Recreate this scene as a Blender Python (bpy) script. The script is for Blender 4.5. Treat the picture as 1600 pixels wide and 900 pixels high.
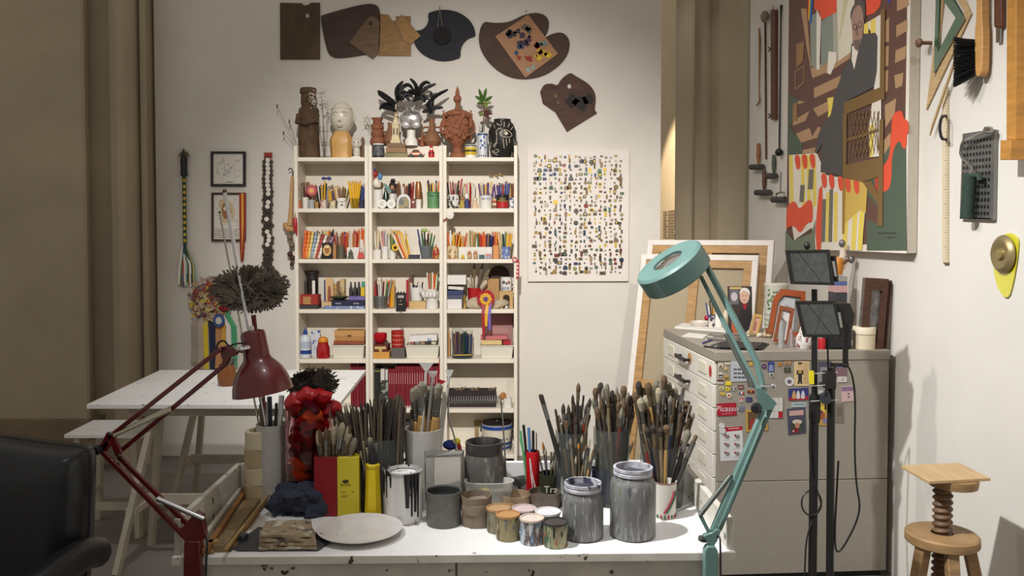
import bpy, math, random
from mathutils import Vector, Matrix, Euler
random.seed(7)
for o in list(bpy.data.objects): bpy.data.objects.remove(o)
SC = bpy.context.scene
COL = SC.collection
# ---------------------------------------------------------------- camera, world, lights, exposure
H, F, CX, CY = 1.61, 1280.0, 800.0, 410.5        # eye height, focal length in pixels of a 1600x900 frame
PT = math.radians(1.9); CP, SP = math.cos(PT), math.sin(PT)
cam = bpy.data.objects.new('camera', bpy.data.cameras.new('camera')); COL.objects.link(cam)
cam.location = (0, 0, H); cam.rotation_euler = (math.pi/2 - PT, 0, 0)
cam.data.sensor_width = 36; cam.data.lens = 36*F/1600; cam.data.shift_y = (CY-450)/1600
cam.data.clip_start = .05
SC.camera = cam
SC.view_settings.view_transform = 'Standard'; SC.view_settings.look = 'None'
SC.view_settings.gamma = 1; SC.view_settings.exposure = 0.0
SC.view_settings.use_curve_mapping = False
OFF = 0.          # depth offset of the zone being built: its points are written OFF too deep and moved back when an object is made
wd = bpy.data.worlds.new('dim_gallery'); SC.world = wd; wd.use_nodes = True
wd.node_tree.nodes['Background'].inputs[0].default_value = (1, .925, .84, 1)
wd.node_tree.nodes['Background'].inputs[1].default_value = .40
def spot(name, loc, to, power, deg, blend=.6, r=.06, col=(1, .86, .70)):
    l = bpy.data.lights.new(name, 'SPOT'); l.energy = power; l.spot_size = math.radians(deg); l.spot_blend = blend
    l.shadow_soft_size = r; l.color = col
    o = bpy.data.objects.new(name, l); COL.objects.link(o); o.location = loc
    o.rotation_euler = (Vector(to)-Vector(loc)).to_track_quat('-Z', 'Y').to_euler(); return o
NEU = (1, .97, .935)
spot('track_spot_bookcase', (-.3, .4, 3.95), (-.2, 5.8, 1.2), 1250, 45, 1., col=NEU)
spot('track_spot_board', (1.1, 1.0, 3.95), (.85, 5.9, .80), 240, 36, 1., col=NEU)
spot('track_spot_wall', (-1.3, 1.6, 3.95), (1.8, 2.8, .45), 930, 58, 1., col=(.97, .99, 1))
spot('track_spot_painting', (-1.0, 3.0, 4.0), (1.8, 4.5, 1.5), 270, 60, 1., col=NEU)
spot('track_spot_desk', (.2, 1.2, 3.95), (.05, 2.5, .8), 120, 54, 1., col=(.96, .98, 1))
spot('track_spot_table', (-1.0, 2.6, 3.95), (-1.25, 4.4, .8), 200, 38, 1., col=(.97, .98, 1))
# ---------------------------------------------------------------- pixel to place
def ZY(py, Y, X=None):
    t = (CY-py)/F; return H + (Y-OFF)*(t*CP-SP)/(CP+t*SP)
def XP(px, Y, z=H): return (px-CX)/F*((Y-OFF)*CP-(z-H)*SP)
def W(px, py, Y):
    z = ZY(py, Y); return Vector((XP(px, Y, z), Y, z))
def RAY(px, py):
    u = (CY-py)/F; return Vector(((px-CX)/F, CP+u*SP, -SP+u*CP))
def WZ(px, py, z):
    d = RAY(px, py); k = (z-H)/d.z; return Vector((d.x*k, d.y*k, z))
def WX(px, py, X):
    d = RAY(px, py); k = X/d.x; return Vector((X, d.y*k, H+d.z*k))
def s_(Y): return F/(Y-OFF)
def zo(v): return Vector((v[0], v[1]-OFF, v[2]))
# ---------------------------------------------------------------- materials
MATS = {}
def lin(c): return tuple(((v/255)/12.92 if v/255 <= .04045 else ((v/255+.055)/1.055)**2.4) for v in c)
def M(c, rough=.55, metal=0., var=.0, sc=30., bump=0., spots=None, name=None, stretch=None, coat=0., trans=0., alpha=1., emit=0., ior=1.45):
    """procedural material: base colour with noise variation, optional second-colour spots and bump"""
    key = (tuple(c), rough, metal, var, sc, bump, spots, stretch, coat, trans, alpha, emit)
    if key in MATS: return MATS[key]
    m = bpy.data.materials.new(name or 'mat_%d_%d_%d' % tuple(int(v) for v in c)); m.use_nodes = True
    nt = m.node_tree; b = nt.nodes['Principled BSDF']; L = nt.links
    b.inputs['Roughness'].default_value = rough; b.inputs['Metallic'].default_value = metal
    b.inputs['Coat Weight'].default_value = coat; b.inputs['Transmission Weight'].default_value = trans
    b.inputs['Alpha'].default_value = alpha; b.inputs['IOR'].default_value = ior
    col = lin(c); b.inputs['Base Color'].default_value = (*col, 1)
    if emit: b.inputs['Emission Color'].default_value = (*col, 1); b.inputs['Emission Strength'].default_value = emit
    if var or bump or spots:
        tc = nt.nodes.new('ShaderNodeTexCoord'); src = tc.outputs['Object']
        if stretch:
            mp = nt.nodes.new('ShaderNodeMapping'); mp.inputs['Scale'].default_value = stretch
            L.new(src, mp.inputs['Vector']); src = mp.outputs['Vector']
        n = nt.nodes.new('ShaderNodeTexNoise'); n.inputs['Scale'].default_value = sc; n.inputs['Detail'].default_value = 5
        L.new(src, n.inputs['Vector'])
        out = None
        if var:
            r = nt.nodes.new('ShaderNodeValToRGB'); L.new(n.outputs['Fac'], r.inputs[0])
            r.color_ramp.elements[0].position = .3; r.color_ramp.elements[1].position = .7
            r.color_ramp.elements[0].color = (*[v*(1-var) for v in col], 1); r.color_ramp.elements[1].color = (*[min(1, v*(1+var*.6)) for v in col], 1)
            out = r.outputs[0]
        for k, (c2, thr, s2) in enumerate(spots or ()):
            n2 = nt.nodes.new('ShaderNodeTexNoise'); n2.inputs['Scale'].default_value = s2; n2.inputs['Detail'].default_value = 3
            mp2 = nt.nodes.new('ShaderNodeMapping'); mp2.inputs['Location'].default_value = (3.1*k+1, 1.7*k, 5.3*k)
            L.new(src, mp2.inputs['Vector']); L.new(mp2.outputs['Vector'], n2.inputs['Vector'])
            r2 = nt.nodes.new('ShaderNodeValToRGB'); L.new(n2.outputs['Fac'], r2.inputs[0])
            r2.color_ramp.elements[0].position = thr; r2.color_ramp.elements[1].position = min(1, thr+.03)
            r2.color_ramp.elements[0].color = (0, 0, 0, 1); r2.color_ramp.elements[1].color = (1, 1, 1, 1)
            mx = nt.nodes.new('ShaderNodeMix'); mx.data_type = 'RGBA'
            L.new(r2.outputs[0], mx.inputs['Factor'])
            if out: L.new(out, mx.inputs[6])
            else: mx.inputs[6].default_value = (*col, 1)
            mx.inputs[7].default_value = (*lin(c2), 1); out = mx.outputs[2]
        if out: L.new(out, b.inputs['Base Color'])
        if bump:
            bp = nt.nodes.new('ShaderNodeBump'); bp.inputs['Strength'].default_value = bump; bp.inputs['Distance'].default_value = .004
            L.new(n.outputs['Fac'], bp.inputs['Height']); L.new(bp.outputs['Normal'], b.inputs['Normal'])
    MATS[key] = m; return m
def wood(c, var=.3, sc=14, st=(1, 1, 9), rough=.55, bump=.15): return M(c, rough, 0, var, sc, bump, None, None, st)
def glass(c=(235, 240, 238), rough=.03): return M(c, rough, trans=1., ior=1.12)
GLASS = glass()
WHITE = M((226, 222, 212), .45); BLACK = M((22, 22, 23), .45); CHROME = M((200, 200, 200), .22, 1.)
STEEL = M((165, 165, 162), .32, 1., .15, 40)
# ---------------------------------------------------------------- mesh builder
def fr(z):
    z = Vector(z).normalized(); a = Vector((0, 0, 1)) if abs(z.z) < .95 else Vector((1, 0, 0))
    x = a.cross(z).normalized(); return x, z.cross(x), z
class G:
    def __init__(s): s.v, s.f, s.m = [], [], []
    def add(s, v, f, m=0):
        n = len(s.v); s.v += [Vector(p) for p in v]; s.f += [tuple(i+n for i in q) for q in f]; s.m += [m]*len(f); return s
    def box(s, a, b, m=0):
        (x0, y0, z0), (x1, y1, z1) = a, b
        v = [(x0, y0, z0), (x1, y0, z0), (x1, y1, z0), (x0, y1, z0), (x0, y0, z1), (x1, y0, z1), (x1, y1, z1), (x0, y1, z1)]
        return s.add(v, [(0, 3, 2, 1), (4, 5, 6, 7), (0, 1, 5, 4), (1, 2, 6, 5), (2, 3, 7, 6), (3, 0, 4, 7)], m)
    def bar(s, a, b, w, d, m=0, up=None):
        """rectangular bar from a to b, w across (along up x dir), d deep"""
        a, b = Vector(a), Vector(b); z = (b-a).normalized()
        if up is None: x, y, _ = fr(z)
        else: x = Vector(up).cross(z).normalized(); y = z.cross(x)
        v = []
        for p in (a, b):
            for i, j in ((-1, -1), (1, -1), (1, 1), (-1, 1)): v.append(p + x*(i*w/2) + y*(j*d/2))
        return s.add(v, [(0, 3, 2, 1), (4, 5, 6, 7), (0, 1, 5, 4), (1, 2, 6, 5), (2, 3, 7, 6), (3, 0, 4, 7)], m)
    def lathe(s, c, prof, n=20, m=0, cap=True, axis=None, sx=1, sy=1):
        c = Vector(c); x, y, z = (Vector((1, 0, 0)), Vector((0, 1, 0)), Vector((0, 0, 1))) if axis is None else fr(axis)
        v = []; f = []
        for r, h in prof:
            for i in range(n):
                a = 2*math.pi*i/n; v.append(c + x*(r*sx*math.cos(a)) + y*(r*sy*math.sin(a)) + z*h)
        for k in range(len(prof)-1):
            for i in range(n):
                j = (i+1) % n; f.append((k*n+i, k*n+j, (k+1)*n+j, (k+1)*n+i))
        if cap:
            if prof[0][0] > 1e-6: f.append(tuple(reversed(range(n))))
            if prof[-1][0] > 1e-6: f.append(tuple((len(prof)-1)*n+i for i in range(n)))
        return s.add(v, f, m)
    def tube(s, pts, r, n=8, m=0, cap=True):
        pts = [Vector(p) for p in pts]; R = r if isinstance(r, (list, tuple)) else [r]*len(pts)
        v = []; f = []; x = None
        for k, p in enumerate(pts):
            d = (pts[min(k+1, len(pts)-1)]-pts[max(k-1, 0)]).normalized()
            if x is None: x, y, _ = fr(d)
            else: x = (x - d*x.dot(d)).normalized(); y = d.cross(x)
            for i in range(n):
                a = 2*math.pi*i/n; v.append(p + x*(R[k]*math.cos(a)) + y*(R[k]*math.sin(a)))
        for k in range(len(pts)-1):
            for i in range(n):
                j = (i+1) % n; f.append((k*n+i, k*n+j, (k+1)*n+j, (k+1)*n+i))
        if cap: f += [tuple(reversed(range(n))), tuple((len(pts)-1)*n+i for i in range(n))]
        return s.add(v, f, m)
    def prism(s, poly, ext, m=0, side=None):
        """planar polygon of 3-D points pushed along ext"""
        e = Vector(ext); n = len(poly); v = [Vector(p) for p in poly]; v += [p+e for p in v]
        s.add(v, [tuple(range(n)), tuple(reversed(range(n, 2*n)))], m)
        q = len(s.v)-2*n
        s.f += [(q+(i+1) % n, q+i, q+n+i, q+n+(i+1) % n) for i in range(n)]; s.m += [m if side is None else side]*n; return s
    def flat(s, poly, m=0): return s.add(poly, [tuple(range(len(poly)))], m)
    def ball(s, c, r, n=12, k=8, m=0):
        r = (r, r, r) if not isinstance(r, (tuple, list)) else r
        g = G().lathe((0, 0, 0), [(math.sin(math.pi*i/k), -math.cos(math.pi*i/k)) for i in range(k+1)], n, m, False)
        c = Vector(c); return s.add([c+Vector((p.x*r[0], p.y*r[1], p.z*r[2])) for p in g.v], g.f, m)
    def join(s, g): 
        n = len(s.v); s.v += g.v; s.f += [tuple(i+n for i in q) for q in g.f]; s.m += g.m; return s
    def xf(s, mat): s.v = [mat @ p for p in s.v]; return s
    def rot(s, ang, axis='Z', c=None):
        c = Vector(c) if c is not None else s.base()
        return s.xf(Matrix.Translation(c) @ Matrix.Rotation(math.radians(ang), 4, axis) @ Matrix.Translation(-c))
    def base(s):
        lo = [min(p[i] for p in s.v) for i in range(3)]; hi = [max(p[i] for p in s.v) for i in range(3)]
        return Vector(((lo[0]+hi[0])/2, (lo[1]+hi[1])/2, lo[2]))
    def jit(s, a, fq=1., seed=0):
        from mathutils import noise
        noise.seed_set(5)
        s.v = [p + a*noise.noise_vector(p*fq + Vector((seed, 0, 0))) for p in s.v]; return s
    def mesh(s, name, mats, o=None, ang=35, bev=0):
        me = bpy.data.meshes.new(name); o = o or Vector()
        me.from_pydata([p-o for p in s.v], [], s.f)
        for mt in (mats if isinstance(mats, (list, tuple)) else [mats]): me.materials.append(mt)
        me.polygons.foreach_set('material_index', s.m)
        me.polygons.foreach_set('use_smooth', [True]*len(s.f)); me.update()
        try: me.set_sharp_from_angle(angle=math.radians(ang))
        except Exception: pass
        return me
def link(name, me, parent=None, bev=0):
    o = bpy.data.objects.new(name, me); COL.objects.link(o)
    if parent is not None: o.parent = parent
    if bev:
        b = o.modifiers.new('bevel', 'BEVEL'); b.width = bev; b.segments = 2; b.limit_method = 'ANGLE'; b.angle_limit = .6
    return o
def tag(o, label=None, cat=None, group=None, kind=None):
    if label: o['label'] = label
    if cat: o['category'] = cat
    if group: o['group'] = group
    if kind: o['kind'] = kind
    return o
def one(name, label, cat, g, mat, group=None, kind=None, bev=0, ang=35):
    b = g.base(); o = link(name, g.mesh(name, mat, b, ang), None, bev); o.location = zo(b)
    return tag(o, label, cat, group, kind)
def struct(name, g, mat, bev=0):
    o = link(name, g.mesh(name, mat), None, bev); o.location.y = -OFF; o['kind'] = 'structure'; return o
class T:
    """a thing: an Empty at its base with its parts below"""
    def __init__(s, name, label, cat, group=None): s.a = (name, label, cat, group); s.q = []
    def p(s, name, g, mat, par=None, label=None, bev=0, ang=35, kind=None):
        s.q.append((name, g, mat, par, label, bev, ang, kind)); return len(s.q)-1
    def done(s):
        al = G()
        for q in s.q:
            if isinstance(q[1], G): al.v += q[1].v
        b = al.base(); e = bpy.data.objects.new(s.a[0], None); COL.objects.link(e); e.location = zo(b); e.empty_display_size = .05
        tag(e, s.a[1], s.a[2], s.a[3]); hs = []
        for name, g, mat, par, label, bev, ang, kind in s.q:
            if isinstance(g, G): o = link(name, g.mesh(name, mat, b, ang), e if par is None else hs[par], bev)
            else:                                  # shared mesh placed by a world matrix
                o = link(name, g[0], e if par is None else hs[par]); o.matrix_local = Matrix.Translation(-b) @ g[1]
            if label: o['label'] = label
            if kind: o['kind'] = kind
            hs.append(o)
        return e
def copy_thing(root, loc, label=None):
    r = root.copy(); COL.objects.link(r); r.location = loc
    if label: r['label'] = label
    for ch in root.children:
        c = ch.copy(); COL.objects.link(c); c.parent = r
        for d in ch.children:
            k = d.copy(); COL.objects.link(k); k.parent = c
    return r
def smooth(p, n=2, closed=True):
    for _ in range(n):
        q = []; L = len(p)
        rng = range(L) if closed else range(L-1)
        if not closed: q.append(p[0])
        for i in rng:
            a, b = p[i], p[(i+1) % L]
            q.append(tuple(a[k]*.75+b[k]*.25 for k in range(len(a)))); q.append(tuple(a[k]*.25+b[k]*.75 for k in range(len(a))))
        if not closed: q.append(p[-1])
        p = q
    return p
def circ(cx, cy, rx, ry=None, n=16): return [(cx+rx*math.cos(2*math.pi*i/n), cy+(ry or rx)*math.sin(2*math.pi*i/n)) for i in range(n)]
def rc(x0, y0, x1, y1): return [(x0, y1), (x1, y1), (x1, y0), (x0, y0)]
def pw(poly, Y): return [W(x, y, Y) for x, y in poly]
def px_(poly, X): return [WX(x, y, X) for x, y in poly]
TXT = {}
def text(s, h, font=None):
    """flat lettering, height h, in the XY plane, centred"""
    if s not in TXT:
        c = bpy.data.curves.new('lettering', 'FONT'); c.body = s; c.size = 1; c.align_x = 'CENTER'; c.align_y = 'CENTER'; c.resolution_u = 2
        o = bpy.data.objects.new('lettering', c); COL.objects.link(o)
        dg = bpy.context.evaluated_depsgraph_get(); me = bpy.data.meshes.new_from_object(o.evaluated_get(dg))
        TXT[s] = ([v.co.copy() for v in me.vertices], [tuple(p.vertices) for p in me.polygons])
        bpy.data.objects.remove(o); bpy.data.meshes.remove(me); bpy.data.curves.remove(c)
    v, f = TXT[s]; return G().add([p*h for p in v], f)
def frontal(c): return Matrix.Translation(Vector(c)) @ Matrix.Rotation(math.pi/2, 4, 'X')
class Pic:
    """a flat print: layered coloured shapes, one mesh; mp maps (x, y) to a world point, nrm is its outward side"""
    def __init__(s, mp, nrm, rough=.5): s.g = G(); s.mats = []; s.mp = mp; s.n = Vector(nrm); s.k = 0; s.r = rough
    def add(s, poly, c, lay=1):
        m = M(c, s.r)
        if m not in s.mats: s.mats.append(m)
        s.k += lay; s.g.flat([s.mp(*p[:2])+s.n*(.00006*s.k) for p in poly], s.mats.index(m)); return s
# ================================================================ the room
XW = 1.80                                         # right wall plane
PLASTER = M((214, 208, 198), .85, 0, .04, 3, .06, name='white_plaster')
STONE = M((168, 154, 130), .85, 0, .10, 2.2, .12, name='beige_stone_paint')
struct('floor', G().box((-6, -1.5, -.1), (4, 12, 0)), M((118, 112, 106), .55, 0, .25, 1.6, .05, name='grey_concrete'))
OFF = 1.42
xl, xr = XP(245, 7.36), XP(1031.5, 7.36)
wb = struct('wall_back', G().box((xl, 7.36, 0), (xr, 7.50, 4.2)), PLASTER)
OFF = 0.
struct('wall_right', G().box((XW, .3, 0), (XW+.12, 6.24, 4.2)), PLASTER)
def column(name, plan, z0, z1, back, mat):
    plan = [(x, y*.8) for x, y in plan]; back *= .8; pts = [Vector((XP(x, y), y, z0)) for x, y in plan]
    poly = pts + [Vector((pts[-1].x, back, z0)), Vector((pts[0].x, back, z0))]
    return struct(name, G().prism(poly, (0, 0, z1-z0)), mat)
column('wall_left', [(-420, 6.95), (128, 6.95), (131, 6.94), (136, 6.96), (142, 7.06), (143, 7.13), (175, 7.13), (175, 7.04), (186, 7.00), (198, 7.02), (210, 7.08),
       (222, 7.19), (222.5, 7.13), (228, 7.12), (232, 7.15), (235, 7.40), (262, 7.62)], 0, 4.2, 8.2, STONE)
column('trim_1', [(-420, 6.86), (132, 6.86), (137, 6.93), (150, 7.02)], .215, .36, 7.2, M((128, 112, 88), .85, 0, .2, 5, .2))
column('baseboard_left', [(-420, 6.90), (136, 6.90), (146, 7.02)], 0, .215, 7.2, STONE)
column('pillar_right', [(1060, 9.2), (1054, 8.75), (1055, 8.52), (1066, 8.42), (1080, 8.36), (1083, 8.30), (1085, 8.44), (1108, 8.46), (1111, 8.42), (1122, 8.36), (1150, 8.34), (1163, 8.36), (1166, 8.50), (1200, 8.5)], 0, 4.2, 9.3, STONE)
struct('wall_far', G().box((1.62, 7.3, 0), (1.72, 11, 4.2)), M((205, 184, 148), .85, 0, .05, 3))
spot('track_spot_text_wall', (.35, 7.45, 3.6), (1.62, 8.5, 1.2), 420, 54, .3, col=(1, .88, .72))
spot('pillar_fill', (1.15, 6.2, 4.15), (1.5, 6.75, 1.2), 22, 70, 1., col=NEU)  # added fill lamp with no visible fixture, lifts the pillar behind the panel
lt = T('wall_text', 'two columns of small printed grey lines on the far beige wall', 'lettering')
for i in range(10):
    z = ZY(329+4.6*i, 8.16)
    for a, b in ((8.76, 8.58), (8.5, 8.08+.1*(i % 3 == 1))):
        g = G()
        y = a
        while y > b:                              # word-length dashes
            w = random.uniform(.025, .065); g.box((1.612, y-w, z-.008), (1.6205, y, z+.008)); y -= w+.012
        lt.p('text_line', g, M((140, 122, 95), .8))
lt.done()
# ================================================================ bookcases
BW = M((224, 215, 198), .5, 0, .05, 8, name='cream_lacquer')
OFF = 1.42; YB, YBK = 7.10, 7.345
ROW = [2.150, 1.798, 1.446, 1.097, .748, .400, .078]     # top faces of the seven shelf boards
names = ['under the wooden totem and white head', 'in the middle, holding the red book rows', 'under the black face vase']
for k, (a, b) in enumerate(((460.3, 575.6), (576, 692), (692.4, 808.4))):
    x0, x1 = XP(a, YB), XP(b, YB); t = T('bookcase', 'narrow cream bookcase ' + names[k], 'bookcase', 'three cream bookcases in a row')
    for xa, xb in ((x0, x0+.024), (x1-.024, x1)):
        t.p('side_panel', G().box((xa, YB, 0), (xb, YBK, ROW[0]+.082)), BW, bev=.002)
    for z in ROW:
        t.p('shelf', G().box((x0+.024, YB+(-.004 if z == ROW[0] else .002), z-.028), (x1-.024, YBK, z)), BW, bev=.003)
    t.p('back_panel', G().box((x0+.024, YBK-.008, .05), (x1-.024, YBK, ROW[0])), BW)
    t.done()
# ================================================================ desk
OFF = 0.
DZ = .75
DESK = M((232, 230, 226), .32, 0, .05, 6, 0, (((70, 62, 58), .74, 30), ((150, 140, 130), .70, 12)), name='stained_white_desk')
DEDGE = M((196, 190, 178), .5, 0, .15, 12, .1, (((60, 54, 48), .66, 24), ((120, 60, 50), .76, 14)), name='worn_desk_edge')
DA = math.radians(1.34); DX0, DX1, DY0, DY1 = XP(273, 2.184, DZ), XP(1152, 2.184, DZ), 2.184, 2.74
DC = Vector(((DX0+DX1)/2, DY0, 0))
DROT = Matrix.Translation(DC) @ Matrix.Rotation(DA, 4, 'Z') @ Matrix.Translation(-DC)
t = T('desk', 'low-rimmed white work desk streaked with paint, covered in pots and brushes', 'desk')
def db(a, b): return G().box(a, b).xf(DROT)
t.p('top', db((DX0, DY0, DZ-.022), (DX1, DY1, DZ)), DESK, bev=.002)
t.p('side_rim', db((DX0, DY0+.015, DZ+.0005), (DX0+.017, DY1, DZ+.098)), DEDGE, bev=.002)
t.p('side_rim', db((DX1-.019, DY0+.015, DZ+.0005), (DX1, DY1, DZ+.086)), DEDGE, bev=.002)
t.p('back_rim', db((DX0+.018, DY1-.018, DZ+.0005), (DX1-.02, DY1, DZ+.10)), DESK, bev=.002)
t.p('front_edge', db((DX0, DY0-.004, DZ-.0215), (DX1, DY0-.0005, DZ-.0015)), DEDGE)
for k in range(2):
    w = (DX1-DX0-.06)/2; xa = DX0+.03+k*w
    d = t.p('drawer', db((xa+.003, DY0+.012, DZ-.12), (xa+w-.003, DY0+.03, DZ-.027)), DEDGE, bev=.002)
    t.p('handle', db((xa+w/2-.06, DY0-.004, DZ-.085), (xa+w/2+.06, DY0+.012, DZ-.07)), M((120, 115, 105), .5), d)
t.p('apron', db((DX0+.03, DY0+.031, DZ-.125), (DX1-.03, DY1-.03, DZ-.024)), DEDGE)
for xa in (DX0+.005, DX1-.055):
    for ya in (DY0+.012, DY1-.06): t.p('leg', db((xa, ya, 0), (xa+.05, ya+.05, DZ-.126)), DEDGE, bev=.002)
t.done()
def dk(px, py, z=DZ): return WZ(px, py, z)       # a spot on the desk top
# ================================================================ plan chest
CZ, CL, CWID = 1.075, .933, .83; CA = math.radians(4.0)
CO = Vector((XP(1118, 3.76, CZ), 3.76, 0)); CROT = Matrix.Translation(CO) @ Matrix.Rotation(CA, 4, 'Z')
def cw(x, y, z): return CROT @ Vector((x, y, z))
def cb(a, b): return G().box(a, b).xf(CROT)
GREY = M((148, 140, 127), .5, 0, .05, 60, .02, name='warm_grey_steel'); CREAM = M((222, 216, 204), .42, 0, .03, 10)
t = T('plan_chest', 'tall grey steel plan chest of shallow cream drawers with magnets on its side', 'cabinet')
t.p('lid', cb((-.004, -.004, CZ-.045), (CWID+.004, CL, CZ)), GREY, bev=.003)
t.p('upper_case', cb((.012, 0, .469), (CWID, CL, CZ-.0455)), GREY, bev=.002)
t.p('lower_case', cb((.012, 0, .03), (CWID, CL, .466)), GREY, bev=.002)
t.p('plinth', cb((.03, .02, 0), (CWID-.02, CL-.02, .03)), BLACK)
zt = CZ-.048
for k in range(9):
    z1 = zt-k*.109; z0 = z1-.105
    d = t.p('drawer', cb((-.006, .014, z0), (.0115, CL-.014, z1)), CREAM, bev=.002)
    for y in (.176, .744):
        h = t.p('label_holder', cb((-.011, y-.06, z0+.028), (-.0062, y+.06, z1-.022)), M((214, 206, 186), .4), d, bev=.002)
    g = G()
    for yy in (.39, .55): g.box((-.034, yy-.012, z0+.05), (-.0062, yy+.012, z0+.062))
    g.box((-.040, .378, z0+.046), (-.032, .562, z0+.066))
    t.p('handle', g.xf(CROT), BLACK, d, label='black bow handle')
t.done()
# ================================================================ white trestle table and bench at the left
TW = M((228, 226, 222), .5, 0, .06, 5, .05, (((60, 56, 54), .71, 50), ((160, 152, 142), .68, 30)), 'scratched_white_board', (.5, 1, 1))
TLEG = M((176, 168, 150), .6, 0, .15, 9, .08)
tz = .80; c4 = [WZ(135, 632, tz), WZ(529, 632, tz), WZ(572, 578, tz), WZ(250, 578, tz)]
t = T('trestle_table', 'square white work table on painted wooden trestles beneath the flower ribbons', 'table')
t.p('top', G().prism([p-Vector((0, 0, .022)) for p in c4], (0, 0, .022)), TW, bev=.002)
def lp(u, v, z):
    a = c4[0].lerp(c4[1], u); b = c4[3].lerp(c4[2], u); p = a.lerp(b, v); return Vector((p.x, p.y, z))
for v in (.10, .82):
    tr = t.p('trestle_beam', G().prism([lp(.105, v, .777), lp(.15, v, .722), lp(.86, v, .722), lp(.90, v, .777)], (0, .05, 0)), TLEG)
    for u, du in ((.24, -.10), (.78, .09)):
        for sy in (-1, 1):
            a = lp(u, v, .73)+Vector((0, .025+.035*sy, 0)); b = lp(u+du, v, 0)+Vector((0, .025+.19*sy, 0))
            t.p('leg', G().bar(a, b, .045, .028, up=(1, 0, 0)), TLEG, bev=.002)
        a = lp(u+du*.62, v, .28)+Vector((0, -.11, 0)); t.p('stretcher', G().bar(a, a+Vector((0, .27, 0)), .03, .05, up=(1, 0, 0)), TLEG)
    t.p('stretcher', G().bar(lp(.18, v, .30)+Vector((0, .03, 0)), lp(.84, v, .30)+Vector((0, .03, 0)), .05, .022, up=(0, 1, 0)), TLEG)
t.done()
bz = .56; b4 = [WZ(100, 679, bz), WZ(222, 679, bz), WZ(258, 656, bz), WZ(146, 656, bz)]
t = T('bench', 'small grey-white bench standing between the black chair and the trestle table', 'bench')
t.p('top', G().prism([p-Vector((0, 0, .02)) for p in b4], (0, 0, .02)), TW, bev=.002)
def bp(u, v, z):
    p = b4[0].lerp(b4[1], u).lerp(b4[3].lerp(b4[2], u), v); return Vector((p.x, p.y, z))
for u, du in ((.14, -.06), (.86, .06)):
    for v, dv in ((.12, -.05), (.88, .05)): t.p('leg', G().bar(bp(u, v, bz-.0205), bp(u+du, v+dv, 0), .04, .03, up=(1, 0, 0)), TLEG, bev=.002)
    t.p('stretcher', G().bar(bp(u+du*.5, .1, .2), bp(u+du*.5, .9, .2), .02, .04, up=(1, 0, 0)), TLEG)
t.p('stretcher', G().bar(bp(.12, .08, .17), bp(.88, .08, .17), .04, .02, up=(0, 1, 0)), TLEG)
t.done()
# ================================================================ black leather chair
LEA = M((30, 31, 34), .30, 0, .15, 140, .05, name='black_leather')
t = T('leather_chair', 'black leather office chair with a tall rounded back beside the desk', 'chair')
Yc = 1.936
bk = smooth([(-330, 1130), (-345, 760), (-320, 700), (-180, 682), (-40, 690), (40, 703), (100, 709), (118, 716), (118, 760), (115, 850), (108, 960), (60, 1130)], 2)
pts = [W(x, y, Yc) for x, y in bk]; ce = sum(pts, Vector())/len(pts)
g = G(); n = len(pts); lay = [(q_, .045-.075*math.sqrt(1-q_**9)) for q_ in (.02, .25, .5, .65, .75, .82, .88, .92, .95, .975, .99, .998, 1.)]+[(1., .08), (.985, .105), (.94, .12), (.8, .13)]
for k, (s, dy) in enumerate(lay): g.v += [Vector((ce.x+(p.x-ce.x)*s, Yc+dy, ce.z+(p.z-ce.z)*s)) for p in pts]
for k in range(len(lay)-1): g.f += [(k*n+i, k*n+(i+1) % n, (k+1)*n+(i+1) % n, (k+1)*n+i) for i in range(n)]
g.f += [tuple(range(n)), tuple(reversed(range((len(lay)-1)*n, len(lay)*n)))]; g.m = [0]*len(g.f)
t.p('backrest', g, LEA, ang=80)
t.p('piping', G().tube([Vector((p.x, Yc+.07, p.z)) for p in pts+pts[:1]], .003, 6), LEA)
x0, x1 = ce.x-.24, ce.x+.27
t.p('seat', G().ball(((x0+x1)/2, Yc-.22, .50), (.27, .27, .075), 24, 10), LEA)
for xx in (x0-.06, W(108, 880, 1.872).x):
    arm = [(xx, Yc+.06, .83), (xx, Yc-.02, .855), (xx, Yc-.25, .85), (xx, Yc-.36, .82), (xx, Yc-.38, .70), (xx, Yc-.34, .52)]
    t.p('armrest', G().tube(smooth(arm, 2, False), .038, 12), LEA)
cx0 = (x0+x1)/2
t.p('column', G().lathe((cx0, Yc-.2, .08), [(.03, 0), (.03, .2), (.05, .3), (.05, .36)], 14), CHROME)
for k in range(5):
    a = k*2*math.pi/5; e = Vector((cx0+.3*math.cos(a), Yc-.2+.3*math.sin(a), .075))
    t.p('base_arm', G().bar((cx0, Yc-.2, .11), e, .04, .03), CHROME)
    t.p('caster', G().lathe(e-Vector((.012, 0, .045)), [(.028, 0), (.028, .024)], 14, axis=(1, 0, 0)), BLACK)
t.done()
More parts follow.
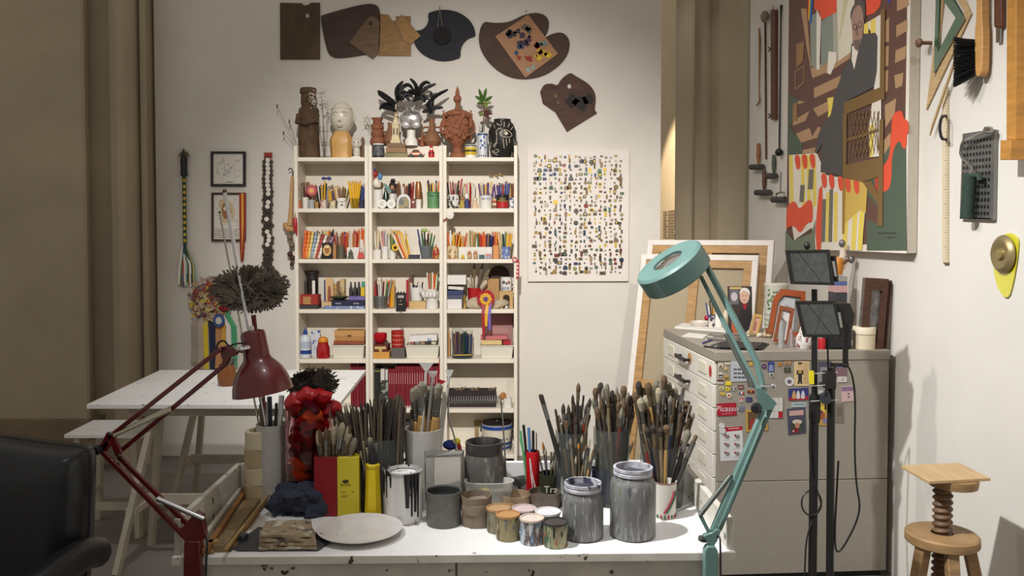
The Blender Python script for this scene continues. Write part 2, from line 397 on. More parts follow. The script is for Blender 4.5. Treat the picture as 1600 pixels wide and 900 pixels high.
# ================================================================ leaning canvases
LINEN = M((158, 145, 120), .9, 0, .08, 90, .1, name='raw_linen'); PINE = wood((166, 128, 78), .25, 9); PRIMED = M((214, 208, 200), .7, 0, .05, 20, .05)
cn = Vector((-.486, -.874, 0)); cu = Vector((.874, -.486, 0))
def canvas(A, width, ztop, zbot, lean, label, cross, off=0.):
    """A: top corner on the near-wall side; bars and linen seen from behind"""
    A = A - cn*off; tn = math.tan(lean); L = (ztop-zbot)/math.cos(lean)
    dn = (Vector((0, 0, -1)) + cn*tn).normalized(); nn = dn.cross(cu).normalized()
    if nn.dot(cn) < 0: nn = -nn
    def q(u, v, d=0): return A + cu*u + dn*v + nn*d
    t = T('stretched_canvas', label, 'canvas', 'canvases leaning behind the plan chest')
    def slab(u0, v0, u1, v1, d0, d1): return G().prism([q(u0, v0, d0), q(u1, v0, d0), q(u1, v1, d0), q(u0, v1, d0)], nn*(d1-d0))
    c = t.p('canvas', slab(.030, .030, width-.030, L-.030, -.028, -.024), LINEN)
    bw = .052
    for u0, v0, u1, v1 in ((0, 0, width, .035), (0, L-.035, width, L), (0, .0355, .035, L-.0355), (width-.035, .0355, width, L-.0355)):
        t.p('canvas_edge', slab(u0, v0, u1, v1, -.03, .002), PRIMED, c)
    for u0, v0, u1, v1 in ((.0355, .0355, width-.0355, bw+.034), (.0355, L-bw-.034, width-.0355, L-.0355), (.0355, bw+.0345, bw+.034, L-bw-.0345), (width-bw-.034, bw+.0345, width-.0355, L-bw-.0345)):
        t.p('stretcher_bar', slab(u0, v0, u1, v1, -.022, -.002), PINE)
    for vert, f in cross:
        if vert: t.p('cross_bar', slab(f*width-.028, bw+.035, f*width+.028, L-bw-.035, -.0215, -.006), PINE)
        else: t.p('cross_bar', slab(bw+.035, f*L-.028, width-bw-.035, f*L+.028, -.0195, -.004), PINE)
    return t.done()
A1 = W(1003, 397, 5.52); lean = math.atan(.2516/.855)
canvas(A1, .77, A1.z, .004, lean, 'stretched canvas turned face-in, linen back and pine bars showing', [(1, .48), (0, .56)])
A2 = W(1011, 375, 5.62)
canvas(A2, .84, A2.z, .004, lean, 'taller canvas leaning just behind the other, only its top strip showing', [(1, .5)], .03)
# ================================================================ modelling stool with a wooden screw
OAK = wood((148, 116, 78), .3, 10, (1, 1, 6)); SCREW = wood((104, 78, 56), .3, 12); PLY = wood((186, 156, 114), .15, 7, (6, 1, 1))
t = T('modelling_stool', 'three-legged wooden modelling stool with a screw post and square plywood top', 'stool')
pz = .80; p4 = [WZ(1408, 727, pz), WZ(1451, 752, pz), WZ(1548, 747, pz), WZ(1499, 723, pz)]
t.p('plywood_top', G().prism([p-Vector((0, 0, .010)) for p in p4], (0, 0, .010)), PLY, bev=.001)
sc0 = WZ(1472, 832, .60); cx, cy = sc0.x, sc0.y
t.p('turntable_block', G().lathe((cx+.035, cy, pz-.040), [(.075, 0), (.078, .015), (.078, .029)], 28), OAK)
g = G(); N = 16; hz = .0225; tot = .50; prof = []
for k in range(int(tot/hz*8)+1):                   # helical thread
    for i in range(N):
        a = 2*math.pi*i/N; z = .27+k*hz/8; ph = (z/hz - i/N) % 1
        r = .021+.0125*(1-abs(2*ph-1))**.7; g.v.append(Vector((cx+r*math.cos(a), cy+r*math.sin(a), z)))
K = int(tot/hz*8)
g.f = [(k*N+i, k*N+(i+1) % N, (k+1)*N+(i+1) % N, (k+1)*N+i) for k in range(K) for i in range(N)]; g.m = [0]*len(g.f)
t.p('screw', g, SCREW, ang=80)
t.p('seat', G().lathe((cx, cy, .562), [(.035, 0), (.108, 0), (.116, .006), (.116, .032), (.110, .038), (.035, .038), (.035, 0)], 36, cap=False), OAK)
for a in (200, 262, 345):
    d = Vector((math.cos(math.radians(a)), math.sin(math.radians(a)), 0)); c0 = Vector((cx, cy, 0))
    t.p('leg', G().bar(c0+d*.082+Vector((0, 0, .5615)), c0+d*.20, .038, .038, up=d.cross(Vector((0, 0, 1)))), OAK, bev=.004)
t.done()
# ================================================================ red balanced-arm desk lamp
RED = M((92, 19, 19), .36, 0, .3, 18, coat=.4, name='dark_red_enamel'); PALE = M((176, 170, 146), .4, .3)
OFF = .546
t = T('desk_lamp', 'dark red spring-arm desk lamp with bell shade clamped to the desk corner', 'lamp')
def bar2(a, b, Y, wpx, d=.010): s = s_(Y); return G().bar(W(*a, Y), W(*b, Y), d, wpx/s, up=(0, 0, 1) if abs(a[0]-b[0]) > 5 else (1, 0, 0))
t.p('clamp', G().prism(pw([(287, 846), (312, 846), (314, 905), (307, 960), (287, 960), (286, 900)], 2.695), (0, .028, 0)), RED, bev=.003)
t.p('clamp_foot', G().prism(pw([(287, 925), (313, 925), (313, 960), (287, 960)], 2.725), (0, .07, 0)), RED, bev=.003)
t.p('pivot_bracket', G().prism(pw([(281, 828), (292, 838), (289, 852), (312, 852), (321, 838), (316, 806), (306, 800)], 2.70), (0, .022, 0)), RED, bev=.002)
for a, b, Y in (((160, 706), (292, 842), 2.705), ((184, 712), (300, 826), 2.735)): t.p('lower_arm', bar2(a, b, Y, 7.5), RED, bev=.002)
t.p('spring', G().tube([W(246, 779, 2.70), W(319, 811, 2.70)], .0072, 12), CHROME)
g = G()
for q in (((173, 677), (158, 706)), ((173, 677), (187, 711)), ((160, 706), (172, 690))): g.join(bar2(*q, 2.72, 11, .012))
e = t.p('elbow_plate', g, RED, bev=.002)
t.p('wing_knob', G().lathe(W(153, 702, 2.705), [(.010, -.02), (.014, -.01), (.010, .012)], 12, axis=(0, 1, 0)).tube([W(153, 703, 2.70), W(134, 715, 2.69)], .002), BLACK, e)
for q in ((173, 678), (160, 706), (186, 711), (186, 724)): t.p('rivet', G().lathe(W(*q, 2.708), [(.004, 0), (.004, .005)], 10, axis=(0, -1, 0)), STEEL, e)
for a, b, Y in (((172, 682), (345, 545), 2.73), ((187, 706), (350, 571), 2.755)): t.p('upper_arm', bar2(a, b, Y, 7), RED, bev=.002)
for dy in (0, 8): t.p('spring', G().tube([W(178, 681-dy*.2, 2.715+dy*.003), W(266, 641-dy*.5, 2.715+dy*.003)], .0052, 10), PALE)
t.p('head_bracket', G().prism(pw([(341, 543), (352, 541), (368, 546), (369, 555), (358, 560), (352, 574), (344, 576), (347, 562)], 2.745), (0, .024, 0)), RED, bev=.002)
t.p('swivel', G().tube([W(360, 549, 2.757), W(379, 545, 2.757), W(396, 541, 2.78)], [.006, .009, .006], 10).ball(W(377, 546, 2.757), .010), CHROME)
Ys = 2.80; a0, a1 = W(394, 516, Ys), W(411.5, 614, Ys); ax = (a1-a0).normalized(); s = s_(Ys)
sh = [(0, 0), (10, .5), (17.5, 2), (19, 6), (20, 40), (21.5, 46), (27, 52), (35, 62), (41, 74), (45, 87), (47, 99)]
out = [(r/s, h/s) for r, h in sh]
b = t.p('lamp_shade', G().lathe(a0, out+[((r-.8)/s, h/s) for r, h in reversed(sh[3:])], 40, axis=ax, cap=False), RED, ang=50)
t.p('socket_cap', G().lathe(a0-ax*.012, [(.006, 0), (.006, .012)], 12, axis=ax), CHROME, b)
for k in range(8):
    an = k*math.pi/4; x, y, _ = fr(ax); t.p('vent_hole', G().lathe(a0+ax*.0012+x*.019*math.cos(an)+y*.019*math.sin(an), [(.0028, -.001), (.0028, .0005)], 8, axis=ax), BLACK, b)
t.p('bulb', G().ball(a0+ax*.115, (.028, .028, .034), 16, 10), M((235, 232, 224), .2))
t.p('cord', G().tube(smooth([W(338, 548, 2.735), W(340, 535, 2.735), W(350, 531, 2.735), W(358, 542, 2.735), W(366, 537, 2.74), W(384, 536, 2.76)], 2, False), .0026, 8), BLACK)
t.p('cord', G().tube(smooth([W(308, 824, 2.725), W(318, 832, 2.722), W(325, 846, 2.70), W(322, 870, 2.69), W(321, 960, 2.69)], 2, False), .0028, 8), BLACK)
t.done()
# ================================================================ teal magnifier lamp
TEAL = M((94, 124, 118), .42, 0, .08, 20, coat=.2, name='teal_enamel'); TDK = M((92, 96, 90), .4, .5)
t = T('magnifier_lamp', 'teal spring-arm magnifier lamp with round drum head clamped to desk corner', 'lamp')
t.p('clamp', G().prism(pw([(1101, 862), (1106, 854), (1118, 854), (1122, 862), (1121, 960), (1102, 960)], 2.705), (0, .028, 0)), TEAL, bev=.003)
t.p('clamp_foot', G().prism(pw([(1102, 930), (1121, 930), (1121, 960), (1102, 960)], 2.734), (0, .07, 0)), TEAL, bev=.003)
t.p('pivot', G().prism(pw([(1099, 838), (1113, 832), (1121, 826), (1127, 830), (1121, 846), (1114, 856), (1108, 852)], 2.71), (0, .02, 0)), TEAL, bev=.002)
t.p('pivot_knob', G().lathe(W(1099, 842, 2.725), [(.008, -.012), (.010, 0), (.008, .012)], 12, axis=(-1, -.3, .3)), TDK)
t.p('link', G().bar(W(1094, 805, 2.72), W(1111, 838, 2.72), .008, .010), TEAL)
t.p('spring', G().tube([W(1093, 806, 2.72), W(1141, 744, 2.74)], .0065, 12).tube([W(1140, 745, 2.74), W(1148, 743, 2.76)], .003), TDK)
for a, b, Ya, Yb in (((1113, 830), (1192, 640), 2.72, 2.79), ((1123, 828), (1206, 632), 2.75, 2.82)):
    t.p('lower_arm', G().bar(W(*a, Ya), W(*b, Yb), .012, .018, up=(0, 1, 0)), TEAL, bev=.002)
g = G().prism(pw([(1181, 606), (1190, 606), (1214, 630), (1208, 640), (1192, 642), (1183, 624)], 2.79), (0, .008, 0)).prism(pw([(1181, 606), (1190, 606), (1214, 630), (1208, 640), (1192, 642), (1183, 624)], 2.83), (0, .008, 0))
e = t.p('elbow_bracket', g, TEAL, bev=.001)
t.p('knob', G().lathe(W(1181, 638, 2.78), [(.006, .02), (.014, .012), (.014, -.004), (.010, -.012)], 14, axis=(.4, 1, 0)), BLACK, e)
t.p('bolt', G().tube([W(1177, 604, 2.80), W(1208, 603, 2.82)], .004, 8).ball(W(1208, 603, 2.82), .0075), CHROME, e)
t.p('upper_arm', G().tube([W(1194, 612, 2.815), W(1183, 566, 2.83), W(1094, 396, 2.93), W(1086, 383, 2.95)], .0105, 4), TEAL, bev=.002)
for a, b in (((1184, 606), (1096, 432)), ((1178, 604), (1092, 427))): t.p('upper_rod', G().tube([W(*a, 2.80), W(*b, 2.92)], .0046, 8), TEAL)
t.p('spring', G().tube([W(1176, 604, 2.795), W(1134, 522, 2.85)], .0062, 10), TDK)
t.p('head_joint', G().tube([W(1098, 400, 2.93), W(1093, 420, 2.92), W(1085, 412, 2.93)], .0065, 8).lathe(W(1084, 414, 2.93), [(.012, -.012), (.012, .012)], 12, axis=(1, 0, .3)), STEEL)
t.p('cord', G().tube(smooth([W(1067, 418, 2.92), W(1068, 404, 2.91), W(1080, 396, 2.90), W(1096, 398, 2.90)], 2, False), .0026), BLACK)
t.p('cord', G().tube(smooth([W(1119, 842, 2.72), W(1124, 836, 2.70), W(1126, 850, 2.69), W(1126, 960, 2.69)], 2, False), .0028), BLACK)
nd = Vector((-.56, -.17, .80)).normalized(); hc = W(1043.5, 408, 2.93); R = 57/s_(2.93)
d = t.p('drum', G().lathe(hc, [(.44*R, .0), (.45*R, .003), (.93*R, .003), (R, -.004), (R, -.056), (.95*R, -.062), (.62*R, -.062), (.60*R, -.058), (.44*R, -.058), (.44*R, 0)], 48, axis=nd, cap=False), TEAL, ang=30)
t.p('lens', G().lathe(hc, [(0, .004), (.2*R, .003), (.435*R, -.002), (.435*R, -.008), (0, -.014)], 32, axis=nd, cap=False), glass((220, 230, 228), .02), d)
t.p('ring_lamp', G().lathe(hc-nd*.04, [(.62*R, 0), (.72*R, .01), (.84*R, 0), (.72*R, -.008), (.62*R, 0)], 32, axis=nd, cap=False), M((230, 230, 225), .3), d)
t.done()
OFF = 0.
# ================================================================ work lights on black poles
BLK = M((34, 33, 32), .42, .2, name='black_metal'); LENS = M((62, 66, 64), .12, 0, .3, 30, coat=.6); Yf = 3.376
def flood(label, q, q2, dep, extra):
    t = T('floodlight', label, 'floodlight', 'pair of black work floodlights'); P = pw(q, Yf); c = sum(P, Vector())/4
    h = t.p('housing', G().add([p+Vector((0, .012, 0)) for p in P] + [c.lerp(p, .62)+Vector((q2/s_(Yf), dep, 0)) for p in P],
        [(0, 1, 2, 3), (7, 6, 5, 4)] + [((i+1) % 4, i, 4+i, 4+(i+1) % 4) for i in range(4)]), BLK, bev=.003)
    inn = [c.lerp(p, .84) for p in P]; g = G()
    for i in range(4):
        j = (i+1) % 4; g.prism([P[i], P[j], inn[j], inn[i]], (0, .0118, 0))
    t.p('bezel', g, BLK, bev=.002)
    t.p('glass', G().prism([p+Vector((0, .004, 0)) for p in inn], (0, .003, 0)), LENS)
    for f in (.25, .75):
        a = inn[0].lerp(inn[1], f); b = inn[3].lerp(inn[2], 1-f); t.p('reflector_fold', G().tube([a+Vector((0, .0036, 0)), b+Vector((0, .0036, 0))], .0012, 4), BLK)
    for n_, g_ in extra: t.p(n_, g_, BLK)
    t.p('side_clip', G().prism(pw([(x+dx, y) for x, y, dx in ((q[1][0]+3, q[1][1]+18, 0), (q[1][0]+7, q[1][1]+18, 0), (q[1][0]+11, q[1][1]+42, 0), (q[1][0]+7, q[1][1]+42, 0))], Yf-.002), (0, .004, 0)), STEEL)
    return t.done()
flood('upper black floodlight with square dark glass, in front of the painting', [(1227.5, 391), (1297, 390), (1304.5, 446), (1236, 444)], 8, .09,
      [('knob', G().ball(W(1261, 384, Yf+.02), (.014, .014, .016))), ('wire_guard', G().tube([W(1302, 400, Yf+.03), W(1306, 440, Yf+.03)], .012, 8))])
flood('lower black floodlight with square dark glass, above the plan chest', [(1243, 470.5), (1306, 470), (1319.5, 527), (1256, 527)], 14, .10,
      [('lamp_can', G().prism(pw([(1308, 474), (1328, 474), (1336, 493), (1330, 518), (1322, 524)], Yf+.03), (0, .07, 0)))])
t = T('light_stand', 'pair of upright black poles carrying the two work floodlights', 'stand')
t.p('pole', G().tube([W(1272.5, 452, Yf+.115), W(1272.5, 560, Yf+.115), W(1272.5, 640, Yf+.115)], .0125, 12), BLK)
t.p('pole', G().tube([W(1272.5, 640, Yf+.115), Vector((W(1272.5, 640, Yf+.115).x, Yf+.115, .03))], .018, 14), BLK)
t.p('pole', G().tube([W(1299, 575, Yf+.115), Vector((W(1301, 575, Yf+.115).x, Yf+.115, .03))], .0165, 14), BLK)
t.p('bracket', G().bar(W(1321, 520, Yf+.115), W(1321, 574, Yf+.115), .012, .02, up=(1, 0, 0)), BLK)
t.p('bracket', G().bar(W(1298, 570, Yf+.115), W(1325, 570, Yf+.115), .012, .02, up=(0, 1, 0)), BLK)
t.p('pole', G().tube([W(1293, 527, Yf+.14), W(1294, 580, Yf+.14)], .004, 8), BLK)
t.p('clamp_block', G().prism(pw([(1291, 582), (1307, 582), (1307, 608), (1291, 608)], Yf+.07), (0, .05, 0)), BLK, bev=.003)
t.p('collar', G().lathe(W(1272.5, 660, Yf+.115), [(.021, 0), (.024, .02), (.024, .10), (.021, .12)], 12), BLK)
t.p('plug', G().prism(pw([(1284, 618), (1296, 612), (1300, 628), (1290, 633), (1284, 628)], Yf+.06), (0, .03, 0)), M((46, 50, 56), .5))
t.p('clip', G().prism(pw([(1265, 580), (1272, 580), (1272, 601), (1266, 600)], Yf+.08), (0, .012, 0)), M((222, 206, 30), .5), label='yellow plastic clip')
for yy in (584, 603, 627): t.p('cable_tie', G().tube([W(1266, yy, Yf+.085), W(1309, yy-2, Yf+.085)], .0016, 5), M((210, 206, 198), .5))
bx_, by_ = W(1287, 700, Yf+.115).x, Yf+.115
for a in (30, 150, 270):
    d = Vector((math.cos(math.radians(a)), math.sin(math.radians(a)), 0)); t.p('foot', G().bar(Vector((bx_, by_, .03)), Vector((bx_, by_, .014))+d*.42, .03, .022, up=(0, 0, 1)), BLK)
t.p('cable', G().tube(smooth([W(1290, 640, Yf+.08), W(1290, 605, Yf+.05), W(1300, 577, Yf+.04), W(1314, 566, Yf+.03), W(1330, 575, Yf+.05), W(1337, 620, Yf+.08), W(1335, 700, Yf+.09), W(1338, 760, Yf+.09), W(1345, 793, Yf+.09), W(1335, 825, Yf+.09), W(1310, 868, Yf+.10), W(1303, 850, Yf+.10), W(1310, 720, Yf+.14)], 3, False), .0042, 8), BLK)
lp_ = [W(1268+16*math.cos(a), 786+20*math.sin(a), Yf+.085+.003*k) for k, a in enumerate([x*.5 for x in range(14)])]
t.p('cable', G().tube(smooth([W(1266, 640, Yf+.09), W(1264, 730, Yf+.09)]+lp_+[W(1260, 830, Yf+.09), W(1257, 900, Yf+.09), W(1256, 990, Yf+.09)], 2, False), .0036, 8), BLK)
t.done()
# ================================================================ painting on the right wall
XP_ = 1.752
t = T('painting', 'large painting of a grey-suited seated man with chair, stripes and red shapes', 'painting')
yn, yf = WX(1418, 300, XP_).y, WX(1229.5, 300, XP_).y; zb = WX(1418, 396, XP_).z
t.p('stretcher', G().box((XP_+.001, yn, zb), (XW-.002, yf, 3.32)), M((186, 176, 160), .8, 0, .06, 40), bev=.002)
pp = Pic(lambda x, y: WX(x, y, XP_), (-1, 0, 0), .6)
WHT, YEL, ORG_, TAN, BRN, GRN, SUIT, CHR = (226, 218, 204), (228, 204, 92), (222, 82, 52), (176, 140, 104), (98, 68, 58), (78, 92, 76), (78, 75, 74), (122, 94, 52)
def cA(*q): return [(1225+x/4.5, y/4.5) for x, y in q]
def cB(*q): return [(1225+x/4.5, 200+y/4.5) for x, y in q]
zt_ = 3.315
def quad(ya, yb, za, zb_, c):
    m = M(c, .6)
    if m not in pp.mats: pp.mats.append(m)
    pp.k += 1; pp.g.flat([Vector((XP_-.00006*pp.k, y, z)) for y, z in ((ya, za), (yb, za), (yb, zb_), (ya, zb_))], pp.mats.index(m))
quad(yn, yf, zb, zt_, WHT); quad(yn+.03, yf, zb+.035, zt_, BRN)
A = pp.add
# tan floor boards of the upper half
for q in (((210, 620), (400, 530), (385, 610), (212, 690)), ((205, 765), (350, 690), (345, 760), (240, 820)), ((60, 850), (180, 780), (150, 850), (62, 885)), ((90, 705), (150, 715), (100, 735))): A(cA(*q), TAN)
for q in (((790, 180), (870, 135), (868, 215), (790, 262)), ((785, 355), (860, 320), (855, 410), (780, 445)), ((775, 530), (840, 510), (832, 600), (785, 625)), ((795, -20), (880, -40), (880, 40), (795, 80)), ((715, 150), (740, 120), (740, 290), (712, 300)), ((715, 330), (738, 320), (735, 460), (712, 470)), ((712, 500), (735, 490), (730, 640), (712, 650)), ((710, 740), (790, 690), (780, 800), (715, 900), (712, 820))): A(cA(*q), TAN)
A(cB((85, 40), (180, 0), (200, 60), (240, -10), (265, 0), (240, 65), (115, 105)), TAN); A(cB((130, 155), (230, 135), (225, 175), (130, 180)), TAN)
A(cB((705, 85), (750, 30), (750, 150), (705, 195)), TAN)
A(cA((120, 60), (160, 60), (190, 470), (200, 550), (160, 330)), TAN); A(cA((190, 480), (300, 430), (480, 360), (480, 400), (330, 500), (200, 550)), TAN)
# grey arch, white bottle, sky stripes
A(cA((185, 110), (235, 90), (240, 490), (190, 460)), (140, 146, 134)); A(cA((230, 60), (262, 130), (250, 490), (230, 488)), WHT)
A(cA((262, 150), (345, 90), (360, 400), (300, 440), (262, 480)), (132, 140, 130)); A(cA((345, 90), (372, 80), (385, 430), (350, 430)), (168, 166, 148))
A(cA((370, -40), (500, -40), (480, 360), (385, 430)), (214, 206, 186)); A(cA((425, -40), (460, -40), (400, 260), (385, 300)), (196, 188, 148))
A(cA((315, 360), (370, 370), (368, 430), (330, 525), (305, 515), (310, 440)), WHT)
A(cA((220, -60), (375, -60), (370, 85), (265, 140), (250, 80), (212, 60)), ORG_); A(cA((580, -60), (690, -60), (680, 40), (640, 90), (580, 110)), ORG_)
for k, c in enumerate(((222, 60, 40), (232, 190, 50), (70, 150, 90), (50, 80, 190))): A(cA((172+k*9, -60), (182+k*9, -60), (178+k*6, 150), (168+k*5, 120+k*20)), c)
A(cA((720, -40), (760, -40), (745, 20), (735, 20)), (60, 70, 170))
A(cA((36, 660), (100, 700), (60, 870), (34, 900)), GRN); A(cB((30, -20), (80, 40), (130, 110), (132, 175), (30, 190)), GRN)
# string-hung satchels drawn at the edge
for q in (((90, 310), (145, 290), (135, 430), (88, 480)), ((65, 730), (95, 720), (95, 850), (62, 845))): A(cA(*q), (150, 112, 70))
for q in (((80, 500), (140, 460), (140, 580), (78, 625)), ): 
    for i in range(4):
        a, b = q[i], q[(i+1) % 4]; A(cA(a, b, (b[0]+4, b[1]+4), (a[0]+4, a[1]+4)), (170, 140, 96))
# right panel of the picture: green field, red shape
A(cB((590, 380), (860, -60), (865, 860), (585, 860)), GRN)
A(smooth(cA((760, 860), (770, 800), (830, 770), (850, 840), (880, 850), (880, 960), (760, 960)), 1), ORG_)
A(smooth(cB((755, -30), (868, -30), (866, 150), (835, 140), (820, 85), (785, 120), (762, 200), (760, 380), (730, 450), (650, 450), (640, 360), (700, 270), (750, 200)), 2), ORG_)
A(cB((640, 345), (700, 330), (690, 460), (650, 430)), (176, 62, 46)); A(cB((590, 470), (670, 560), (668, 680), (584, 640)), BRN)
# awnings below
A(cB((38, 190), (235, 175), (300, 330), (590, 385), (550, 860), (230, 860), (200, 700), (75, 790), (40, 560)), WHT)
for x in (38, 120, 160, 200): A(cB((x, 192), (x+26, 190), (x+34, 540), (x+8, 560)), YEL)
for x in (300, 355): A(cB((x, 455), (x+28, 450), (x+22, 800), (x-2, 800)), YEL)
for x in (430, 492, 540): A(cB((x, 480), (x+36, 475), (x+14, 858), (x-18, 858)), YEL)
A(cB((415, 350), (592, 385), (580, 600), (540, 575), (435, 670), (428, 745), (412, 745)), (206, 172, 84)); A(cB((415, 350), (440, 355), (430, 745), (412, 745)), (160, 120, 56))
for x, y in ((75, 190), (125, 186), (180, 182), (262, 320), (315, 328), (378, 340), (430, 352), (490, 362)): A(smooth(cB((x, y), (x+40, y-2), (x+46, y+80), (x+34, y+105), (x+14, y+95)), 1), ORG_)
A(cB((250, 430), (275, 400), (278, 700), (262, 860), (235, 860), (225, 720)), ORG_)
A(smooth(cB((20, 560), (60, 515), (90, 520), (110, 580), (190, 485), (210, 560), (205, 670), (170, 660), (118, 750), (80, 690), (45, 690), (20, 720)), 2), ORG_)
A(cB((15, 720), (70, 790), (200, 740), (225, 640), (220, 860), (12, 860)), (112, 124, 104))
for x0, x1, y0, y1 in ((180, 215, 290, 430), (120, 150, 400, 520), (325, 350, 430, 800), (275, 300, 500, 800)): A(cB((x0, y0), (x1, y0), (x1-8, y1), (x0-8, y1)), (112, 108, 96))
# chair, figure
A(cA((570, 170), (690, 100), (690, 900), (600, 900), (640, 620), (640, 240)), WHT); A(cA((570, 170), (600, 155), (600, 240), (565, 235)), YEL); A(cA((615, 145), (650, 130), (650, 235), (615, 235)), YEL)
A(cB((600, -40), (680, -60), (675, 200), (610, 205)), WHT); A(cB((612, -20), (640, -30), (632, 205), (608, 200)), YEL)
A(cA((310, 690), (358, 680), (340, 780), (330, 830), (315, 830), (318, 760)), YEL)
A(cA((480, 310), (500, 305), (560, 240), (650, 230), (665, 260), (660, 500), (640, 610), (430, 720), (410, 960), (240, 960), (290, 860), (340, 800), (355, 680), (400, 560), (420, 490), (470, 420)), SUIT)
A(cB((262, 0), (415, 0), (415, 335), (262, 310), (275, 110), (235, 180), (220, 170), (250, 60)), SUIT)
A(cA((486, 320), (530, 350), (500, 490), (482, 420)), WHT)
A(smooth(cA((485, 190), (475, 120), (490, 50), (530, 10), (570, 40), (575, 110), (560, 240), (545, 300), (525, 360), (500, 345), (490, 280)), 2), (160, 128, 112))
A(smooth(cA((475, 150), (472, 90), (495, 35), (515, 10), (550, -10), (580, 30), (578, 130), (565, 160), (562, 80), (540, 30), (510, 45), (488, 90)), 1), (86, 78, 74))
A(cA((498, 285), (540, 275), (545, 300), (525, 360), (505, 345)), (110, 92, 84)); A(cA((515, 180), (528, 178), (532, 250), (508, 252)), (132, 102, 90))
for x, y in ((506, 190), (542, 172)):
    o_, i_ = circ(x, y, 15, 24, 12), circ(x, y, 11, 19, 12)
    for k in range(12): j = (k+1) % 12; A(cA(o_[k], o_[j], i_[j], i_[k]), (50, 44, 42), 0)
    pp.k += 1
for q in (((430, 720), (715, 600), (712, 690), (425, 810)), ((688, 75), (718, 60), (715, 700), (680, 700))): A(cA(*q), CHR)
A(cA((420, 800), (450, 800), (445, 960), (420, 960)), CHR)
A(cB((418, -40), (448, -40), (445, 260), (700, 200), (705, 330), (560, 380), (418, 345)), CHR); A(cB((680, -60), (708, -60), (700, 690), (665, 690)), CHR)
A(cB((450, 75), (675, 0), (675, 25), (450, 95)), CHR); A(cB((560, 380), (620, 370), (690, 500), (690, 570)), CHR)
for k in range(9):
    a = 455+k*26; A(cB((a, -110), (a+4, -110), (min(a+60, 676), 200-k*6), (min(a+56, 672), 200-k*6)), CHR, 0); A(cB((min(a+60, 676), -120), (min(a+64, 678), -120), (a+4, 225-k*6), (a, 225-k*6)), CHR, 0)
pp.k += 2
for y, w in ((738, 130), (768, 60)):
    for k in range(9): x = 665+k*w/9+(60 if w < 100 else 0); A(cB((x, y-5*(k % 2)), (x+w/9, y-5*((k+1) % 2)), (x+w/9, y+4-5*((k+1) % 2)), (x, y+4-5*(k % 2))), (52, 56, 48), 0)
t.p('painted_image', pp.g, pp.mats)
t.done()
# ================================================================ tools on the right wall
def ex(poly, d=.01, gap=.002): return G().prism([WX(x, y, XW-gap-d) for x, y in poly], (d, 0, 0))
def rod(pts, r, gap=.002): return G().tube([WX(x, y, XW-gap-max(r if isinstance(r, list) else [r])) for x, y in pts], r, 8)
OW = wood((158, 108, 58), .3, 16, (1, 1, 4)); DW = wood((96, 56, 36), .3, 16, (1, 1, 4)); RUB = M((58, 54, 50), .6)
one('hooked_stick', 'thin pale wooden stick with hooked end hanging at the wall corner', 'stick', rod([(1186, 44), (1187, 62), (1186, 140), (1187, 158), (1183, 165), (1181, 163)], [.005, .008, .004, .007, .004, .002]), OW)
t = T('maulstick', 'slim dark maulstick with a padded cloth head', 'stick'); t.p('shaft', rod([(1195.5, 34), (1197, 249)], .007), DW)
t.p('pad', G().ball(WX(1194.5, 26, XW-.034), (.026, .042, .042)).jit(.006, 30), M((142, 124, 100), .9, 0, .2, 40, .3)); t.done()
t = T('wooden_bar', 'flat brown wooden bar with two wing nuts beside the maulsticks', 'tool'); t.p('bar', ex(rc(1204, 15, 1211, 187), .02), DW, bev=.002)
for y in (77, 181): t.p('wing_nut', rod([(1201, y-3), (1204, y), (1201, y+3)], .005, .02), BLACK)
t.p('hook', rod([(1207, 8), (1208, 15)], .004), STEEL); t.done()
t = T('ball_stick', 'thin black stick with a round ball end beside the painting', 'stick'); t.p('shaft', rod([(1220.5, 8), (1220, 28), (1217.5, 238)], [.009, .005, .006]), BLACK); t.p('ball', G().ball(WX(1217, 238, XW-.03), .026), BLACK); t.done()
for lab, hx, y0, y1, rx0, rx1, wire in (('brayer roller with pale wooden handle, topmost of the wall corner group', 1185, 224, 257, 1174, 1191, 0), ('brayer roller with dark handle hanging lowest but one in its group', 1194, 266, 297, 1182, 1202, 0), ('brayer roller with green handle under the maulsticks', 1209, 242, 271, 1200, 1211, 0), ('ink roller on a bare wire handle just under the ball stick', 1220, 268, 308, 1208, 1227, 1)):
    t = T('brayer', lab, 'roller', 'small ink rollers on the right wall')
    if wire: t.p('wire_handle', rod([(1220, 268), (1219, 300), (1213, 302), (1212, 311)], .004).join(rod([(1219, 300), (1225, 300), (1225, 311)], .004)), STEEL)
    else: t.p('handle', rod([(hx, y0), (hx, (y0+y1)/2), (hx, y1-4), (hx, y1)], [.012, .016, .012, .006]), M((70, 84, 66), .5) if hx == 1209 else (OW if hx == 1185 else DW))
    ym = y1+4; t.p('roller', G().tube([WX(rx0, ym, XW-.03), WX(rx1, ym, XW-.03)], .021, 14), RUB); t.done()
t = T('yardstick', 'long pale ruler with a dark metal pull handle hung upright', 'ruler'); t.p('blade', ex(rc(1472.5, 136, 1480.5, 410), .006), M((206, 190, 158), .6, 0, .08, 20)); t.p('end_cap', ex(rc(1474, 410.2, 1481, 413), .006), M((110, 92, 78), .5))
t.p('handle', G().tube(smooth([WX(1478, 181, XW-.009), WX(1471, 182, XW-.05), WX(1468, 200, XW-.055), WX(1471, 217, XW-.05), WX(1478, 218, XW-.009)], 1, False), .006), BLACK)
g = G()
for k in range(60): y = 138+k*4.5; g.join(ex(rc(1478 if k % 5 else 1476, y, 1480.3, y+.7), .0004, .0082))
t.p('scale_marks', g, M((110, 90, 70), .6)); t.done()
def ring(o_, i_, d, gap):
    g = G(); n = len(o_)
    for k in range(n): j = (k+1) % n; g.join(ex([o_[k], o_[j], i_[j], i_[k]], d, gap))
    return g
